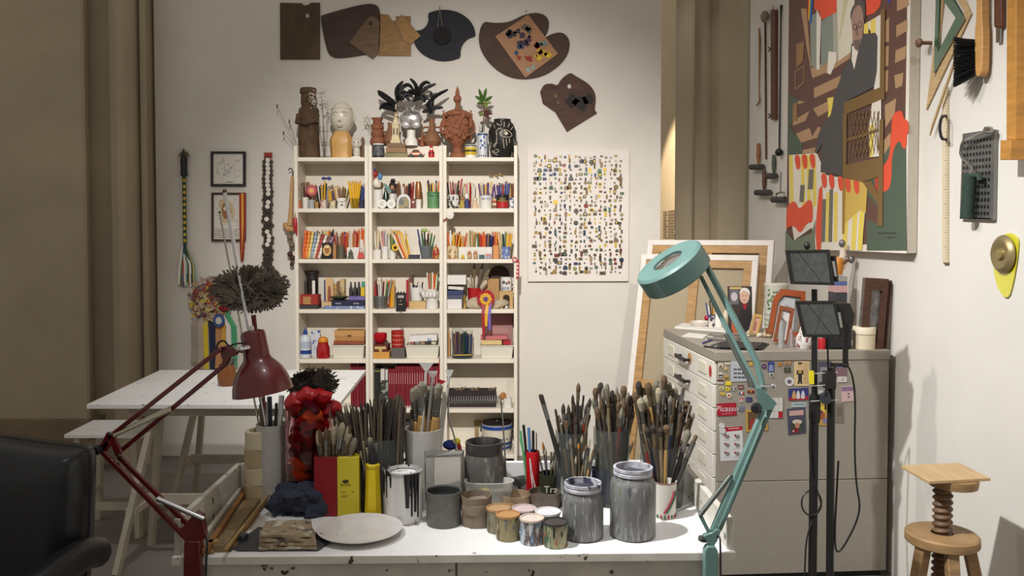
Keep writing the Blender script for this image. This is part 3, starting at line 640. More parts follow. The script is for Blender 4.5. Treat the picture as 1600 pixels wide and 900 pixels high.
one('set_square', 'large pale wooden set square hung behind the green one', 'set square', ring([(1476, -70), (1517, 22), (1447, 172)], [(1478, -35), (1507, 20), (1460, 122)], .006, .002), wood((190, 160, 116), .2, 12))
one('set_square', 'translucent green plastic set square on a wooden peg', 'set square', ring([(1463, -45), (1507, 30), (1459, 114)], [(1468, -8), (1493, 28), (1465, 82)], .004, .012), M((28, 92, 66), .2, trans=.35))
one('set_square', 'long narrow wooden wedge hanging lowest among the drafting triangles', 'set square', ex([(1492, 88), (1488, 108), (1452, 212), (1455, 196)], .006, .022), wood((176, 148, 104), .2, 12))
one('peg', 'round wooden peg head beside the green set square', 'peg', G().lathe(WX(1455, 67, XW-.002), [(.008, 0), (.008, .04), (.018, .045), (.02, .055), (.012, .064)], 14, axis=(-1, 0, 0)), wood((120, 84, 60)))
t = T('hand_brush', 'bench brush with black bristles and long pale wooden handle', 'brush')
t.p('handle', ex(smooth([(1525, -60), (1534, -60), (1533, 30), (1535, 50), (1534, 110), (1529, 121), (1523, 118), (1522, 50), (1525, 30)], 1), .03, .014), wood((196, 146, 86), .15, 10), bev=.004)
g = G()
for k in range(420):
    u, v = random.random(), random.random(); a = WX(1523, 62+56*v, XW-.02-.028*u); b = WX(1491+random.uniform(-2, 2), 62+8*v+64*v-6*(1-v), XW-.035-.055*u-.02)
    g.tube([a, a.lerp(b, .5)+Vector((0, 0, -.004)), b+Vector((0, 0, -.012*random.random()))], [.0022, .0022, .0012], 3, cap=False)
t.p('bristles', g, M((18, 17, 17), .7), kind='stuff'); t.done()
t = T('chisel', 'wood chisel with brown handle hung beside the beam', 'chisel'); t.p('handle', ex(rc(1552, -60, 1564, 43), .02), DW, bev=.006); t.p('blade', ex([(1556, 43), (1563, 43), (1562, 66), (1556, 67)], .006, .009), STEEL); t.done()
t = T('wooden_batten', 'long honey-coloured wooden bar with a block at its foot', 'tool'); HB = wood((182, 128, 58), .25, 8, (1, 1, 5))
t.p('bar', G().prism([WX(x, y, XW-.045) for x, y in ((1573, -90), (1588, -90), (1587, 219), (1572, 219))], (.043, 0, 0)), HB, bev=.003)
t.p('block', G().prism([WX(x, y, XW-.085) for x, y in ((1563, 219), (1579, 219), (1578, 250), (1562, 250))], (.083, 0, 0)), HB, bev=.003); t.done()
t = T('roller_tray', 'perforated grey metal roller tray hanging on the wall', 'tray'); GM = M((128, 128, 124), .4, .7, .15, 30)
t.p('plate', ex([(1504, 209), (1551, 202), (1548.5, 343), (1499.5, 341)], .004, .012), GM)
for q in ([(1551, 202), (1554, 203), (1551.5, 344), (1548.5, 343)], [(1499.5, 339), (1548.5, 341), (1548.5, 344), (1499.5, 342)]): t.p('flange', ex(q, .014, .002), GM)
g = G()
for i in range(9):
    for j in range(12):
        u, v = (i+.7)/9.4, (j+1.4)/13.2; x = 1504+(1551-1504)*u-4.5*v; y = 209-7*u+v*(132+8*u)
        g.join(ex(circ(x, y, 1.7, 3.1, 8), .0006, .0162))
t.p('holes', g, BLACK); t.done()
t = T('paint_roller', 'dark green paint roller with wire arm over the metal tray', 'roller')
t.p('wire_frame', G().tube(smooth([WX(x, y, XW-.045) for x, y in ((1544, 203), (1512, 216), (1503, 222), (1500, 245), (1519, 258), (1517, 275))], 1, False), .006), CHROME)
t.p('grip', G().lathe(WX(1544, 203, XW-.045), [(.012, -.012), (.014, 0), (.012, .012)], 12, axis=(-1, 0, 0)), STEEL)
t.p('roller_cover', G().tube([WX(1516, 274, XW-.045), WX(1511, 340, XW-.045)], .024, 16), M((42, 60, 50), .8, 0, .3, 60, .3)); t.p('yoke', G().tube([WX(1507, 275, XW-.045), WX(1530, 274, XW-.045), WX(1531, 282, XW-.045)], .010), M((42, 60, 50), .6)); t.done()
t = T('wall_dish', 'small bronze ribbed dish hung over the yellow plastic curve', 'dish'); c = WX(1569, 397, XW-.013)
t.p('dish', G().lathe(c, [(.0, .010), (.025, .010), (.035, .016), (.054, .019), (.066, .011), (.070, .003), (.067, 0), (0, 0)], 36, axis=(-1, 0, 0), cap=False), M((150, 132, 92), .4, .5, .2, 30)); t.p('boss', G().lathe(c, [(.02, .010), (.018, .020), (0, .023)], 24, axis=(-1, 0, 0)), M((170, 150, 100), .35, .6)); t.done()
one('drawing_curve', 'translucent yellow plastic drawing curve behind the bronze dish', 'stencil', ex(smooth([(1568, 362), (1591, 367), (1590, 395), (1583, 440), (1574, 471), (1556, 448), (1550, 400)], 2), .004, .004), M((222, 214, 40), .25, trans=.3))
OFF = 1.42
# ================================================================ palettes on the back wall
YW = 7.358
def cP(*q): return [(400+x/2.857, y/2.857) for x, y in q]
def palette(label, poly, mat, Y=YW, th=.008, hole=None, sm=0, daubs=(), group='painters palettes on the back wall'):
    t = T('palette', label, 'palette', group); p = smooth(poly, sm) if sm else poly
    if hole:                                      # a thumb hole cut through: two halves joined round it
        hx, hy, hr = hole; n = len(p); st = min(range(n), key=lambda i: abs(p[i][0]-hx)+(0 if p[i][1] < hy else 999)); p = p[st:]+p[:st]
        area = sum(p[i][0]*p[(i+1) % n][1]-p[(i+1) % n][0]*p[i][1] for i in range(n)); dr = -1 if area > 0 else 1
        p = p + [p[0]] + [(hx+hr*.8*math.sin(dr*2*math.pi*k/12), hy-hr*math.cos(dr*2*math.pi*k/12)) for k in range(13)]
    t.p('board', G().prism(pw(p, Y-th), (0, th-.0005, 0)), mat)
    for c, q in daubs:
        for x, y, r in q:
            pl = [(x+r*(1+.35*math.sin(k*2.3+x))*math.cos(k*.628), y+r*(1+.3*math.cos(k*1.7+y))*math.sin(k*.628)) for k in range(10)]
            t.p('paint_daub', G().prism(pw(pl, Y-th-.0025), (0, .0024, 0)), M(c, .75, 0, .3, 60, .3))
    return t.done()
DKW = wood((84, 66, 48), .25, 5, (3, 1, 1), .8); PB = wood((72, 56, 48), .2, 5, (1, 1, 3), .8); OCH = wood((146, 108, 58), .3, 14, (1, 1, 2))
palette('dark brown rectangular palette hung first in the row', cP((107, 12), (205, 14), (212, 24), (232, 22), (245, 12), (285, 12), (285, 265), (108, 265)), DKW, hole=(480, 24, 4))
palette('dark rounded palette overlapping the small ochre ones', smooth(cP((285, 75), (300, 65), (480, 16), (540, 18), (556, 55), (552, 215), (545, 235), (380, 262), (335, 255), (315, 225)), 2), PB)
palette('small tilted palette with a worn pale corner', cP((415, 190), (502, 78), (520, 70), (552, 92), (546, 240), (520, 262)), wood((104, 78, 52), .35, 8), YW-.0085, .006, (579, 36.5, 3.6))
palette('small ochre square palette with a notched top', cP((550, 62), (592, 66), (608, 92), (625, 92), (625, 72), (690, 72), (692, 250), (547, 248)), OCH, YW-.001, .007)
palette('small ochre palette turned on its corner beside the black one', cP((625, 100), (650, 64), (735, 160), (690, 198), (660, 180)), wood((158, 116, 62), .3, 14), YW-.0085, .006)
ov = [(840+140*math.cos(a), 158+115*math.sin(a)) for a in [k*2*math.pi/48 for k in range(48)]]
ov = [p for p in ov if (p[0]-985)**2+(p[1]-235)**2 > 72**2 and (p[0]-718)**2+(p[1]-85)**2 > 52**2]
bite = lambda cx, cy, r, a0, a1: [(cx+r*math.cos(math.radians(a0+(a1-a0)*k/6)), cy+r*math.sin(math.radians(a0+(a1-a0)*k/6))) for k in range(7)]
o2 = []
for i, p in enumerate(ov):
    o2.append(p); n = ov[(i+1) % len(ov)]
    if (p[0]-n[0])**2+(p[1]-n[1])**2 > 40**2: o2 += bite(985, 235, 72, 262, 172) if p[0] > 840 else bite(718, 85, 52, 98, -15)
palette('black oval palette with a thumb notch, hung by a string', cP(*o2), M((40, 40, 46), .8, 0, .15, 20))
t = T('dipper', 'dark round paint dipper hanging on a string over the black palette', 'dipper')
t.p('cup', G().lathe(W(691, 56, YW-.009), [(.06, 0), (.064, .012), (.05, .016), (.03, .012), (0, .012)], 28, axis=(0, -1, 0)), M((26, 24, 24), .85))
for dx in (-4, 5): t.p('string', G().tube([W(687, 12, YW-.012), W(687+dx, 50, YW-.018)], .0022, 6), M((130, 120, 100), .8))
t.p('nail', G().tube([W(687, 10, YW), W(687, 10, YW-.03)], .004, 8), STEEL); t.done()
palette('big dark kidney-shaped palette', smooth(cP((1008, 93), (1060, 103), (1130, 100), (1200, 62), (1270, 55), (1310, 85), (1305, 140), (1282, 172), (1330, 146), (1378, 145), (1406, 190), (1385, 265), (1300, 335), (1200, 358), (1110, 340), (1030, 275), (988, 190)), 2), wood((76, 58, 48), .2, 5, (1, 1, 3), .8))
rnd = random.Random(3); D = []
for c, (x0, y0), n in (((52, 52, 60), (1150, 140), 7), ((66, 50, 70), (1200, 180), 6), ((44, 66, 96), (1180, 215), 3), ((110, 128, 116), (1262, 180), 2), ((150, 50, 34), (1245, 215), 5), ((196, 164, 40), (1275, 245), 6), ((150, 52, 40), (1200, 270), 3), ((140, 160, 156), (1215, 305), 2), ((90, 84, 80), (1215, 130), 4)):
    D.append((c, [(400+(x0+rnd.uniform(-36, 36)*.8)/2.857, (y0+rnd.uniform(-22, 22))/2.857, rnd.uniform(2.2, 5.2)) for _ in range(n)]))
palette('square ochre palette crusted with bright paint, hung cornerwise', cP((1068, 162), (1215, 65), (1348, 240), (1203, 347)), wood((156, 108, 66), .2, 9), YW-.0085, .007, None, 0, D)
palette('heart-shaped brown palette hung apart below the row', smooth(cP((1268, 410), (1285, 375), (1325, 372), (1345, 384), (1362, 352), (1402, 322), (1425, 338), (1490, 375), (1520, 425), (1512, 488)), 2, False) + cP((1522, 505), (1388, 588), (1335, 500), (1280, 462)), wood((82, 60, 52), .3, 9, (1, 1, 3), .85), YW, .008, (889.5, 134.5, 3.8), 0,
        [((40, 34, 32), [(895, 158, 10), (908, 160, 12), (918, 156, 8)]), ((110, 88, 60), [(868, 150, 3), (872, 160, 2.5)])])
one('nail', 'nail in the wall above the big kidney palette', 'nail', G().tube([W(822, 16, YW), W(822, 16, YW-.03)], .004), STEEL)
# ================================================================ board of pin badges
t = T('pin_board', 'white board covered with hundreds of small pin badges', 'board')
t.p('board', G().prism(pw([(825, 440), (982, 439.5), (983.5, 234.5), (824, 234.5)], YW-.022), (0, .021, 0)), M((222, 214, 206), .6, 0, .03, 20), bev=.002)
shp = [lambda: circ(0, 0, 1, 1, 8), lambda: rc(-1, -.7, 1, .7), lambda: rc(-.5, -1.1, .5, 1.1), lambda: [(-.9, .8), (.9, .8), (1, 0), (.5, -.9), (-.5, -.9), (-1, 0)], lambda: [(-.4, 1.2), (.4, 1.2), (.7, -.6), (0, -1.3), (-.6, -.5)]]
pc = [(112, 92, 56), (60, 58, 60), (150, 122, 70), (86, 78, 70), (120, 60, 48), (160, 152, 140), (48, 60, 84), (96, 84, 60), (70, 66, 60), (130, 106, 84), (196, 168, 70), (90, 110, 90)]
PM = []
for i, f in enumerate(shp):
    P = f(); g = G().prism([Vector((x, -.0, -y)) for x, y in P], (0, 1, 0)).prism([Vector((x*.55, -.4, -y*.55)) for x, y in P], (0, .4, 0), 1)
    for c in range(len(pc)): PM.append(g.mesh('pin_badge', [M(pc[c], .4, .4), M(pc[(c*5+i+3) % len(pc)], .4, .3)]))
sp = W(830, 240, YW-.022); cnt = 0; rest = G(); S = s_(YW)
for j in range(27):
    for i in range(18):
        if rnd.random() < .03: continue
        x = 836.5+i*7.85+rnd.uniform(-2, 2); y = 245+j*6.95+rnd.uniform(-1.6, 1.6); r = rnd.choice((1.4, 1.7, 2., 2.3, 2.6, 3.0, 3.8))/S
        if cnt % 8 < 5 and sum(1 for q in t.q) < 301:
            t.p('pin_badge', (rnd.choice(PM), Matrix.Translation(W(x, y, YW-.0262)) @ Matrix.Diagonal((r, .004, r, 1))), None)
        else:
            c = W(x, y, YW-.0262); mi = rnd.randrange(len(pc))
            rest.prism([c+Vector((a*r, 0, -b*r)) for a, b in rnd.choice(shp)()], (0, .004, 0), mi)
        cnt += 1
t.p('pin_badges', rest, [M(c, .4, .4) for c in pc], kind='stuff')
t.done()
# ================================================================ things hung to the left of the bookcases
def ribbon(pts, wpx, Y, th=.0012):
    """cloth strip through pixel points, width in pixels"""
    g = G(); P = [W(x, y, Y+dy) for x, y, dy in pts]; w = wpx/s_(Y)/2
    for i in range(len(P)-1): g.add([P[i]+Vector((-w, 0, 0)), P[i]+Vector((w, 0, 0)), P[i+1]+Vector((w, 0, 0)), P[i+1]+Vector((-w, 0, 0))], [(0, 1, 2, 3)])
    g2 = G(); n = len(g.v); g2.v = g.v + [p+Vector((0, th, 0)) for p in g.v]; g2.f = g.f + [tuple(i+n for i in reversed(f)) for f in g.f]; g2.m = [0]*len(g2.f); return g2
t = T('ribbon_staff', 'festival staff with green and yellow shaft and coloured ribbon tassel', 'staff'); Yg = YW-.025
t.p('spear_head', G().lathe(W(287.5, 276, Yg), [(.012, 0), (.026, .01), (.022, .05), (.024, .12), (.012, .17), (.004, .20)], 12), M((34, 36, 34), .5))
for a in range(6):
    d = Vector((math.cos(a*1.05), math.sin(a*1.05)*.5, 0)); b = W(287.5, 236, Yg); t.p('leaf', G().tube([b, b+d*.02+Vector((0, 0, -.01)), b+d*.045+Vector((0, 0, -.05))], [.004, .007, .001], 6), M((112, 104, 70), .7))
t.p('shaft', G().tube([W(287.5, 276, Yg), W(289, 384, Yg)], .0125, 12), M((34, 66, 46), .5))
for k in range(11): t.p('yellow_knot', G().ball(W(287.7+.1*k, 282+k*9.4, Yg-.009), (.011, .008, .013), 8, 6), M((212, 176, 50), .6))
rn = random.Random(5)
for k, c in enumerate(((226, 222, 214), (58, 120, 84), (206, 92, 40), (60, 92, 130), (222, 214, 200), (170, 190, 180), (40, 96, 70), (214, 130, 70), (230, 226, 216), (70, 70, 80), (200, 190, 90), (120, 160, 150))):
    x = 281+k*2; t.p('ribbon', ribbon([(288+k*.15, 383, -.004), (284+k*.8, 392, -.02+.003*(k % 3)), (x, 415, -.018+.004*(k % 4)), (x+(k-5)*.35, 436+rn.uniform(4, 12), -.012+.003*(k % 3))], 3.2, Yg), M(c, .7))
t.done()
def frame(label, x0, y0, x1, y1, bw, fm, art, name='picture_frame'):
    t = T(name, label, 'picture frame'); Y = YW-.024; g = G()
    o = rc(x0, y0, x1, y1); i = rc(x0+bw, y0+bw, x1-bw, y1-bw)
    for k in range(4):
        j = (k+1) % 4; g.prism(pw([o[k], o[j], i[j], i[k]], Y), (0, .0235, 0))
    t.p('frame', g, fm); t.p('mount', G().prism(pw(i, Y+.010), (0, .004, 0)), M((214, 208, 198), .6))
    pc_ = Pic(lambda x, y: W(x, y, Y+.0097), (0, -1, 0)); art(pc_); t.p('print', pc_.g, pc_.mats); t.done()
def art1(p):
    r = random.Random(11)
    for k in range(70):
        a = r.uniform(0, 6.28); rr = r.random()**.5; x, y = 350+13*rr*math.cos(a), 262+16*rr*math.sin(a); b = r.uniform(0, 3.14); l = r.uniform(1.5, 4)
        p.add([(x, y), (x+l*math.cos(b), y+l*math.sin(b)), (x+l*math.cos(b)+.5, y+l*math.sin(b)+.5), (x+.5, y+.5)], (90, 86, 82), 0)
    p.add(rc(366.2, 241, 366.6, 287), (150, 146, 140))
    for y in (250, 252, 266, 276): p.add(rc(368.5, y, 375, y+.6), (130, 126, 120), 0)
    p.add(rc(352, 284, 364, 285), (80, 76, 72))
def art2(p):
    p.add(smooth([(340, 315), (352, 308), (362, 316), (368, 330), (364, 346), (350, 350), (342, 342), (345, 330)], 2), (196, 178, 140))
    p.add(smooth([(346, 320), (354, 314), (360, 324), (362, 336), (352, 344), (347, 336)], 2), (150, 104, 60)); p.add(circ(352, 326, 3), (222, 210, 190))
    r = random.Random(4)
    for k in range(26): x, y = r.uniform(336, 372), r.uniform(308, 352); p.add([(x, y), (x+2.4, y+1), (x+2.4, y+1.5), (x, y+.5)], (120, 108, 92), 0)
    for y in range(358, 371, 3):
        x = 335
        while x < 372: w = r.uniform(1, 3.5); p.add(rc(x, y, x+w, y+1.1), (120, 104, 90), 0); x += w+.8
frame('small square black frame with a line drawing of a clustered plant', 329, 236.5, 383, 291, 3.6, M((28, 25, 24), .4), art1)
frame('small dark brown frame with a printed sheet behind the metal rods', 330, 301, 383, 377, 3.2, wood((64, 34, 26), .2, 12), art2)
t = T('flag_ribbon', 'narrow red and yellow striped ribbon hanging over the brown frame', 'ribbon')
for x, c in ((375.3, (150, 40, 34)), (378.6, (216, 160, 48)), (381.9, (150, 40, 34))): t.p('stripe', ribbon([(x, 302, 0), (x+.3, 350, -.004), (x-.4+(378.6-x)*.4, 390, -.002), (x-.5+(378.6-x)*.8, 408, 0)], 3.3, YW-.032), M(c, .7))
t.done()
t = T('bottle_cap_strip', 'long wooden stick studded with dark and white bottle caps', 'rattle'); Y = YW-.012
t.p('stick', G().prism(pw([(412, 238), (425, 238), (425, 433), (413, 433)], Y), (0, .011, 0)), wood((176, 142, 96), .2, 12), bev=.002)
t.p('red_tip', G().prism(pw(rc(413, 238.5, 425, 246), Y-.004), (0, .0035, 0)), M((140, 34, 28), .6))
for k in range(26):
    y = 250+k*6.6; dk_ = k in (9, 12, 13, 15, 16, 21, 22); x = 418.5+(rn.uniform(-2, 2) if k > 13 else rn.uniform(-1, 1))
    c = t.p('cap', G().lathe(W(x, y, Y), [(.020, 0), (.024, .004), (.024, .010), (.019, .014), (0, .014)], 12, axis=(0, -1, 0)), M((58, 48, 42), .5, .3) if 1 else None)
    if not dk_ and k < 23: t.p('cap_liner', G().lathe(W(x, y, Y-.0142), [(.017, 0), (.017, .001)], 12, axis=(0, -1, 0)), M((214, 208, 196), .6), c)
    for dx in (-5, 5): t.p('cap_edge', G().lathe(W(x+dx, y+3, Y), [(.016, 0), (.016, .008), (0, .009)], 8, axis=(0, -1, 0)), M((70, 60, 50), .5, .4), c)
t.done()
t = T('wooden_rattle', 'turned pale wooden rattle with wooden beads hung beside the bookcase', 'rattle'); Yh = 7.30
t.p('handle', G().tube([W(457, 275, Yh), W(456, 290, Yh), W(454.5, 330, Yh), W(453, 352, Yh)], [.009, .013, .016, .020], 12), wood((190, 150, 100), .15, 10))
t.p('hook', G().tube(smooth([W(457, 277, Yh), W(458, 266, Yh), W(453, 262, Yh), W(451, 266, Yh)], 2, False), .004), BLACK)
for x, y, r, c in ((450, 357, 6, 0), (446, 352, 4.5, 0), (455, 358, 5, 0), (453, 371, 5, 1), (456, 383, 5, 1), (453, 397, 4.5, 2), (457, 403, 4.5, 2), (456, 413, 3.5, 2)): t.p('bead', G().ball(W(x, y, Yh), r/222), wood(((186, 142, 92), (120, 100, 84), (70, 42, 34))[c], .2, 20))
t.p('string', G().tube([W(455, 352, Yh), W(456, 413, Yh)], .002), BLACK); t.done()
t = T('chilli_pepper', 'red cloth chilli pepper hanging on the bookcase edge', 'ornament'); t.p('pod', G().tube([W(461, 340, 7.08), W(461, 350, 7.075), W(462, 360, 7.08), W(464, 368, 7.08)], [.011, .016, .012, .002], 10), M((168, 22, 30), .4)); t.p('stem', G().tube([W(461, 340, 7.08), W(460.5, 332, 7.08)], [.008, .003], 8), M((150, 140, 90), .6)); t.done()
# flower bunch with ribbons
t = T('flower_rosette', 'bunch of red and cream dried flowers with long hanging ribbons', 'flowers'); Y = YW-.05; rr_ = random.Random(21)
pet = G()
for k in range(6):
    a = k*math.pi/3; pet.add([(0, 0, 0), (math.cos(a-.4)*.7, -.25, math.sin(a-.4)*.7), (math.cos(a), -.35, math.sin(a)), (math.cos(a+.4)*.7, -.25, math.sin(a+.4)*.7)], [(0, 1, 2, 3)])
pet.ball((0, -.15, 0), (.25, .18, .25), 6, 4, 1)
FM = [pet.mesh('flower', [M(c, .7), M((190, 160, 70), .7)]) for c in ((150, 24, 40), (196, 178, 156), (206, 190, 90), (108, 78, 110), (176, 150, 128), (186, 140, 140), (120, 30, 44))]
for k in range(130):
    a = rr_.uniform(0, 6.28); q = rr_.random()**.5; x, y = 325+31*q*math.cos(a), 468+35*q*math.sin(a)
    t.p('flower', (rr_.choice(FM[:5]+[FM[1], FM[4], FM[6], FM[0]]), Matrix.Translation(W(x, y, Y-.05*(1-q*q)-.01)) @ Euler((rr_.uniform(-.7, .7), rr_.uniform(0, 6), rr_.uniform(-.7, .7))).to_matrix().to_4x4() @ Matrix.Scale(rr_.uniform(.014, .026), 4)), None)
t.p('backing', G().lathe(W(325, 468, Y+.03), [(.11, 0), (.12, .01), (.08, .03), (0, .035)], 20, axis=(0, -1, 0)), M((140, 110, 96), .8))
for x, w, c, y1 in ((303, 10, (158, 146, 132), 566), (313, 9, (178, 160, 140), 576), (321, 7, (214, 184, 40), 577), (331, 10, (32, 36, 60), 577), (341, 8, (186, 128, 80), 575), (349, 6, (206, 150, 50), 572), (357, 8, (216, 208, 198), 560), (365, 9, (64, 150, 100), 575)):
    t.p('ribbon', ribbon([(325+(x-325)*.6, 482, .0), (x, 510, -.02), (x+1, 545, -.012), (x+rr_.uniform(-2, 2), y1, -.02)], w, Y), M(c, .6))
c = W(342, 501, Y-.045); b = t.p('medal_ring', G().lathe(c, [(.028, 0), (.030, .008), (.046, .008), (.05, 0)], 24, axis=(0, -1, 0), sx=.85), M((50, 76, 130), .35)); t.p('medal_face', G().lathe(c, [(.028, 0), (.027, .006), (0, .006)], 20, axis=(0, -1, 0), sx=.85), M((190, 186, 170), .4), b)
t.p('red_bow', G().ball(W(352, 480, Y-.03), (.045, .02, .03)).jit(.01, 25), M((140, 20, 30), .6))
t.done()
# ================================================================ things on the bookcase shelves
YS = 7.19                                         # usual depth of a thing on a shelf
BASEY = [246, 325.5, 404.5, 483.5, 562, 640, 713]
def turn(name, label, cat, cx, row, prof, mat, Y=YS, n=24, zb=None, hollow=0, group=None, sx=1, sy=1, ybase=None, parts=None):
    """lathe thing from pixel radii and rows: prof = [(radius px, y px) from the base up]"""
    z = ROW[row] if zb is None else zb; s = s_(Y); y0 = prof[0][1] if ybase is None else ybase
    p = [(r/s, (y0-y)/s+.0005) for r, y in prof]
    if hollow: 
        w = hollow/s; p = [(0, p[0][1])]+p+[(max(r-w, .0005), h) for r, h in reversed(p[1:])]+[(max(p[0][0]-w, .0005), p[0][1]+w), (0, p[0][1]+w)]
    g = G().lathe((XP(cx, Y, z), Y, z), p, n, cap=not hollow, sx=sx, sy=sy)
    if not parts: return one(name, label, cat, g, mat, group)
    t = T(name, label, cat, group); t.p(parts[0], g, mat)
    for nm, g_, m_ in parts[1:]: t.p(nm, g_, m_)
    return t.done()
def cup(label, cx, r, ytop, row, mat, Y=YS, rb=None, name='cup', cat='cup', deco=(), th=.9, zb=None, handle=0, ybase=None, n=20):
    yb = BASEY[row] if ybase is None else ybase; z = ROW[row] if zb is None else zb; s = s_(Y); X = XP(cx, Y, z); h = (yb-ytop)/s; R = r/s; Rb = (rb or r*.9)/s; w = th/s
    t = T(name, label, cat)
    t.p('body', G().lathe((X, Y, z+.0005), [(0, 0), (Rb, 0), (R, h), (R-w, h), (Rb-w, w), (0, w)], n, cap=False), mat)
    for a, b, c in deco:                          # bands between fractions of the height
        t.p('band', G().lathe((X, Y, z), [(Rb+(R-Rb)*a+.0004, h*a+.0006), (Rb+(R-Rb)*b+.0004, h*b)], n, cap=False), c if not isinstance(c, tuple) else M(c, .4))
    if handle:
        d = handle; t.p('handle', G().tube(smooth([(X+d*R*.95, Y, z+h*.82), (X+d*(R+.022), Y, z+h*.78), (X+d*(R+.024), Y, z+h*.35), (X+d*R*.93, Y, z+h*.25)], 2, False), .0045), mat)
    return t.done()
def slab(name, label, cat, x0, x1, ytop, row, mat, Y=YS, dep=.10, ybase=None, tilt=0, yaw=0, group=None, bev=.0015, deco=None):
    """box from a pixel rectangle; front face at Y"""
    s = s_(Y); z = ROW[row]+(BASEY[row]-(BASEY[row] if ybase is None else ybase))/s+.0006; yb = BASEY[row] if ybase is None else ybase
    g = G().box((XP(x0, Y, z), Y, z), (XP(x1, Y, z), Y+dep, z+(yb-ytop)/s))
    if tilt: g.rot(tilt, 'Y')
    if yaw: g.rot(yaw, 'Z')
    if not deco: return one(name, label, cat, g, mat, group, bev=bev)
    t = T(name, label, cat, group); t.p('body', g, mat, bev=bev)
    for nm, q, c in deco: t.p(nm, G().prism(pw(q, Y-.0012), (0, .001, 0)), c if not isinstance(c, tuple) else M(c, .5))
    return t.done()
PCOL = {'yellow': (222, 170, 36), 'orange': (204, 92, 34), 'red': (164, 34, 32), 'dark red': (104, 28, 34), 'black': (38, 36, 40), 'blue': (52, 72, 130), 'navy': (34, 40, 72), 'green': (46, 104, 68), 'natural wood': (190, 146, 92), 'white': (222, 214, 200), 'purple': (92, 62, 116), 'brown': (112, 70, 44), 'olive': (124, 116, 56), 'pink': (206, 130, 136), 'silver': (150, 146, 142), 'cream': (214, 196, 158)}
pg = G().lathe((0, 0, 0), [(0, 0), (1, 0), (1, .93)], 6, 0, cap=False).lathe((0, 0, 0), [(1, .93), (.25, .985)], 6, 1, False).lathe((0, 0, 0), [(.25, .985), (0, 1)], 6, 2, False)
PENCIL = {c: pg.mesh('pencil', [M(v, .45), M((196, 156, 108), .7), M((50, 46, 46), .6)], ang=25) for c, v in PCOL.items()}
PENCIL2 = {c: G().lathe((0, 0, 0), [(0, 0), (1, 0), (1, .97), (.8, 1), (0, 1)], 8, cap=False).mesh('pencil', [M(v, .45)]) for c, v in PCOL.items()}
pr = random.Random(42)
def place(me, name, a, b, r): 
    a, b = Vector(a), Vector(b); d = b-a; o = bpy.data.objects.new(name, me); COL.objects.link(o)
    o.matrix_world = Matrix.Translation(zo(a)) @ d.to_track_quat('Z', 'Y').to_matrix().to_4x4() @ Matrix.Diagonal((r, r, d.length, 1)); return o
def pencils(cx, half, n, row, ytop, cols, where, Y=YS, spread=1.5, r=.0046, zb=None, lean=0, ybase=None, jy=6, name='pencil', deep=.02):
    z = ROW[row] if zb is None else zb; s = s_(Y); yb = BASEY[row] if ybase is None else ybase
    n = int(n*1.12+.5)
    for i in range(n):
        u = (i+.5)/n*2-1+pr.uniform(-.12, .12); c = pr.choice(cols); v = pr.uniform(-1, 1)
        a = Vector((XP(cx+half*.75*u, Y, z), Y+deep*.5*v, z+.005)); yt = ytop+pr.uniform(-jy*.4, jy)
        b = Vector((XP(cx+half*spread*u+lean, Y, z), Y+deep*v+.004, z+(yb-yt)/s))
        o = place(pr.choice((PENCIL, PENCIL, PENCIL2))[c], name, a, b, r*pr.uniform(1.1, 1.45))
        tag(o, '%s pencil standing in the %s' % (c, where), 'pencil', 'pencils in the '+where)
TER = M((140, 86, 58), .75, 0, .18, 18, .15, name='terracotta'); TER2 = M((134, 92, 62), .7, 0, .2, 14, .1)
# ---- top of the bookcases
t = T('carved_totem', 'tall dark carved wooden figure standing on top of the bookcase', 'sculpture'); X = XP(483, YS, ROW[0]); z = ROW[0]; TW_ = wood((84, 62, 42), .45, 12, (2, 2, 1), .8, .6)
t.p('body', G().lathe((X, YS, z), [(.078, 0), (.074, .06), (.071, .18), (.068, .28), (.074, .32), (.066, .345), (.05, .36)], 18, sy=.8).jit(.012, 22), TW_)
t.p('arm', G().tube([(X-.062, YS-.02, z+.30), (X-.066, YS-.05, z+.25), (X+.01, YS-.075, z+.23)], [.022, .022, .014], 8).tube([(X+.06, YS-.02, z+.30), (X+.062, YS-.05, z+.26), (X-.01, YS-.075, z+.235)], [.022, .022, .014], 8), TW_)
t.p('head', G().lathe((X, YS, z+.35), [(.045, 0), (.054, .03), (.052, .09), (.05, .12)], 14, sy=.9).ball((X-.004, YS-.047, z+.40), (.010, .012, .02), 8, 6).jit(.003, 25), TW_)
t.p('cap', G().lathe((X-.002, YS, z+.452), [(.058, 0), (.06, .01), (.056, .036), (.05, .040)], 16, sy=.9), TW_); t.done()
def stems(name, label, cat, base, tips, c, head):
    t = T(name, label, cat)
    for tip in tips:
        b, e = Vector(base), Vector(tip); m = b.lerp(e, .5)+Vector((0, 0, .02)); t.p('stem', G().tube(smooth([b, m, e], 2, False), .0016, 5), M((110, 98, 76), .8))
        for k in range(head[0]): 
            q = e+Vector((pr.gauss(0, head[1]), pr.gauss(0, head[1]*.4), pr.gauss(0, head[1]))); t.p('bloom', G().ball(q, head[2], 6, 4), M(c, .8))
    return t.done()
stems('dried_stalks', 'thin dry grass stems leaning out beside the wooden totem', 'dried plant', (XP(470, 7.26), 7.26, z+.01), [W(433, 166, 7.26), W(443, 208, 7.26), W(452, 190, 7.27)], (110, 100, 84), (1, 0, (.006, .006, .018)))
stems('dried_umbels', 'white dried umbel flowers beside the totem head', 'dried plant', (XP(509, 7.24), 7.24, z+.01), [W(488, 150, 7.12), W(502, 146, 7.16), W(490, 160, 7.12), W(512, 168, 7.2)], (196, 188, 172), (26, .016, .0045))
t = T('wire_cross', 'little wire crucifix on a stand between totem and white head', 'cross'); a = W(505, 196, 7.17)
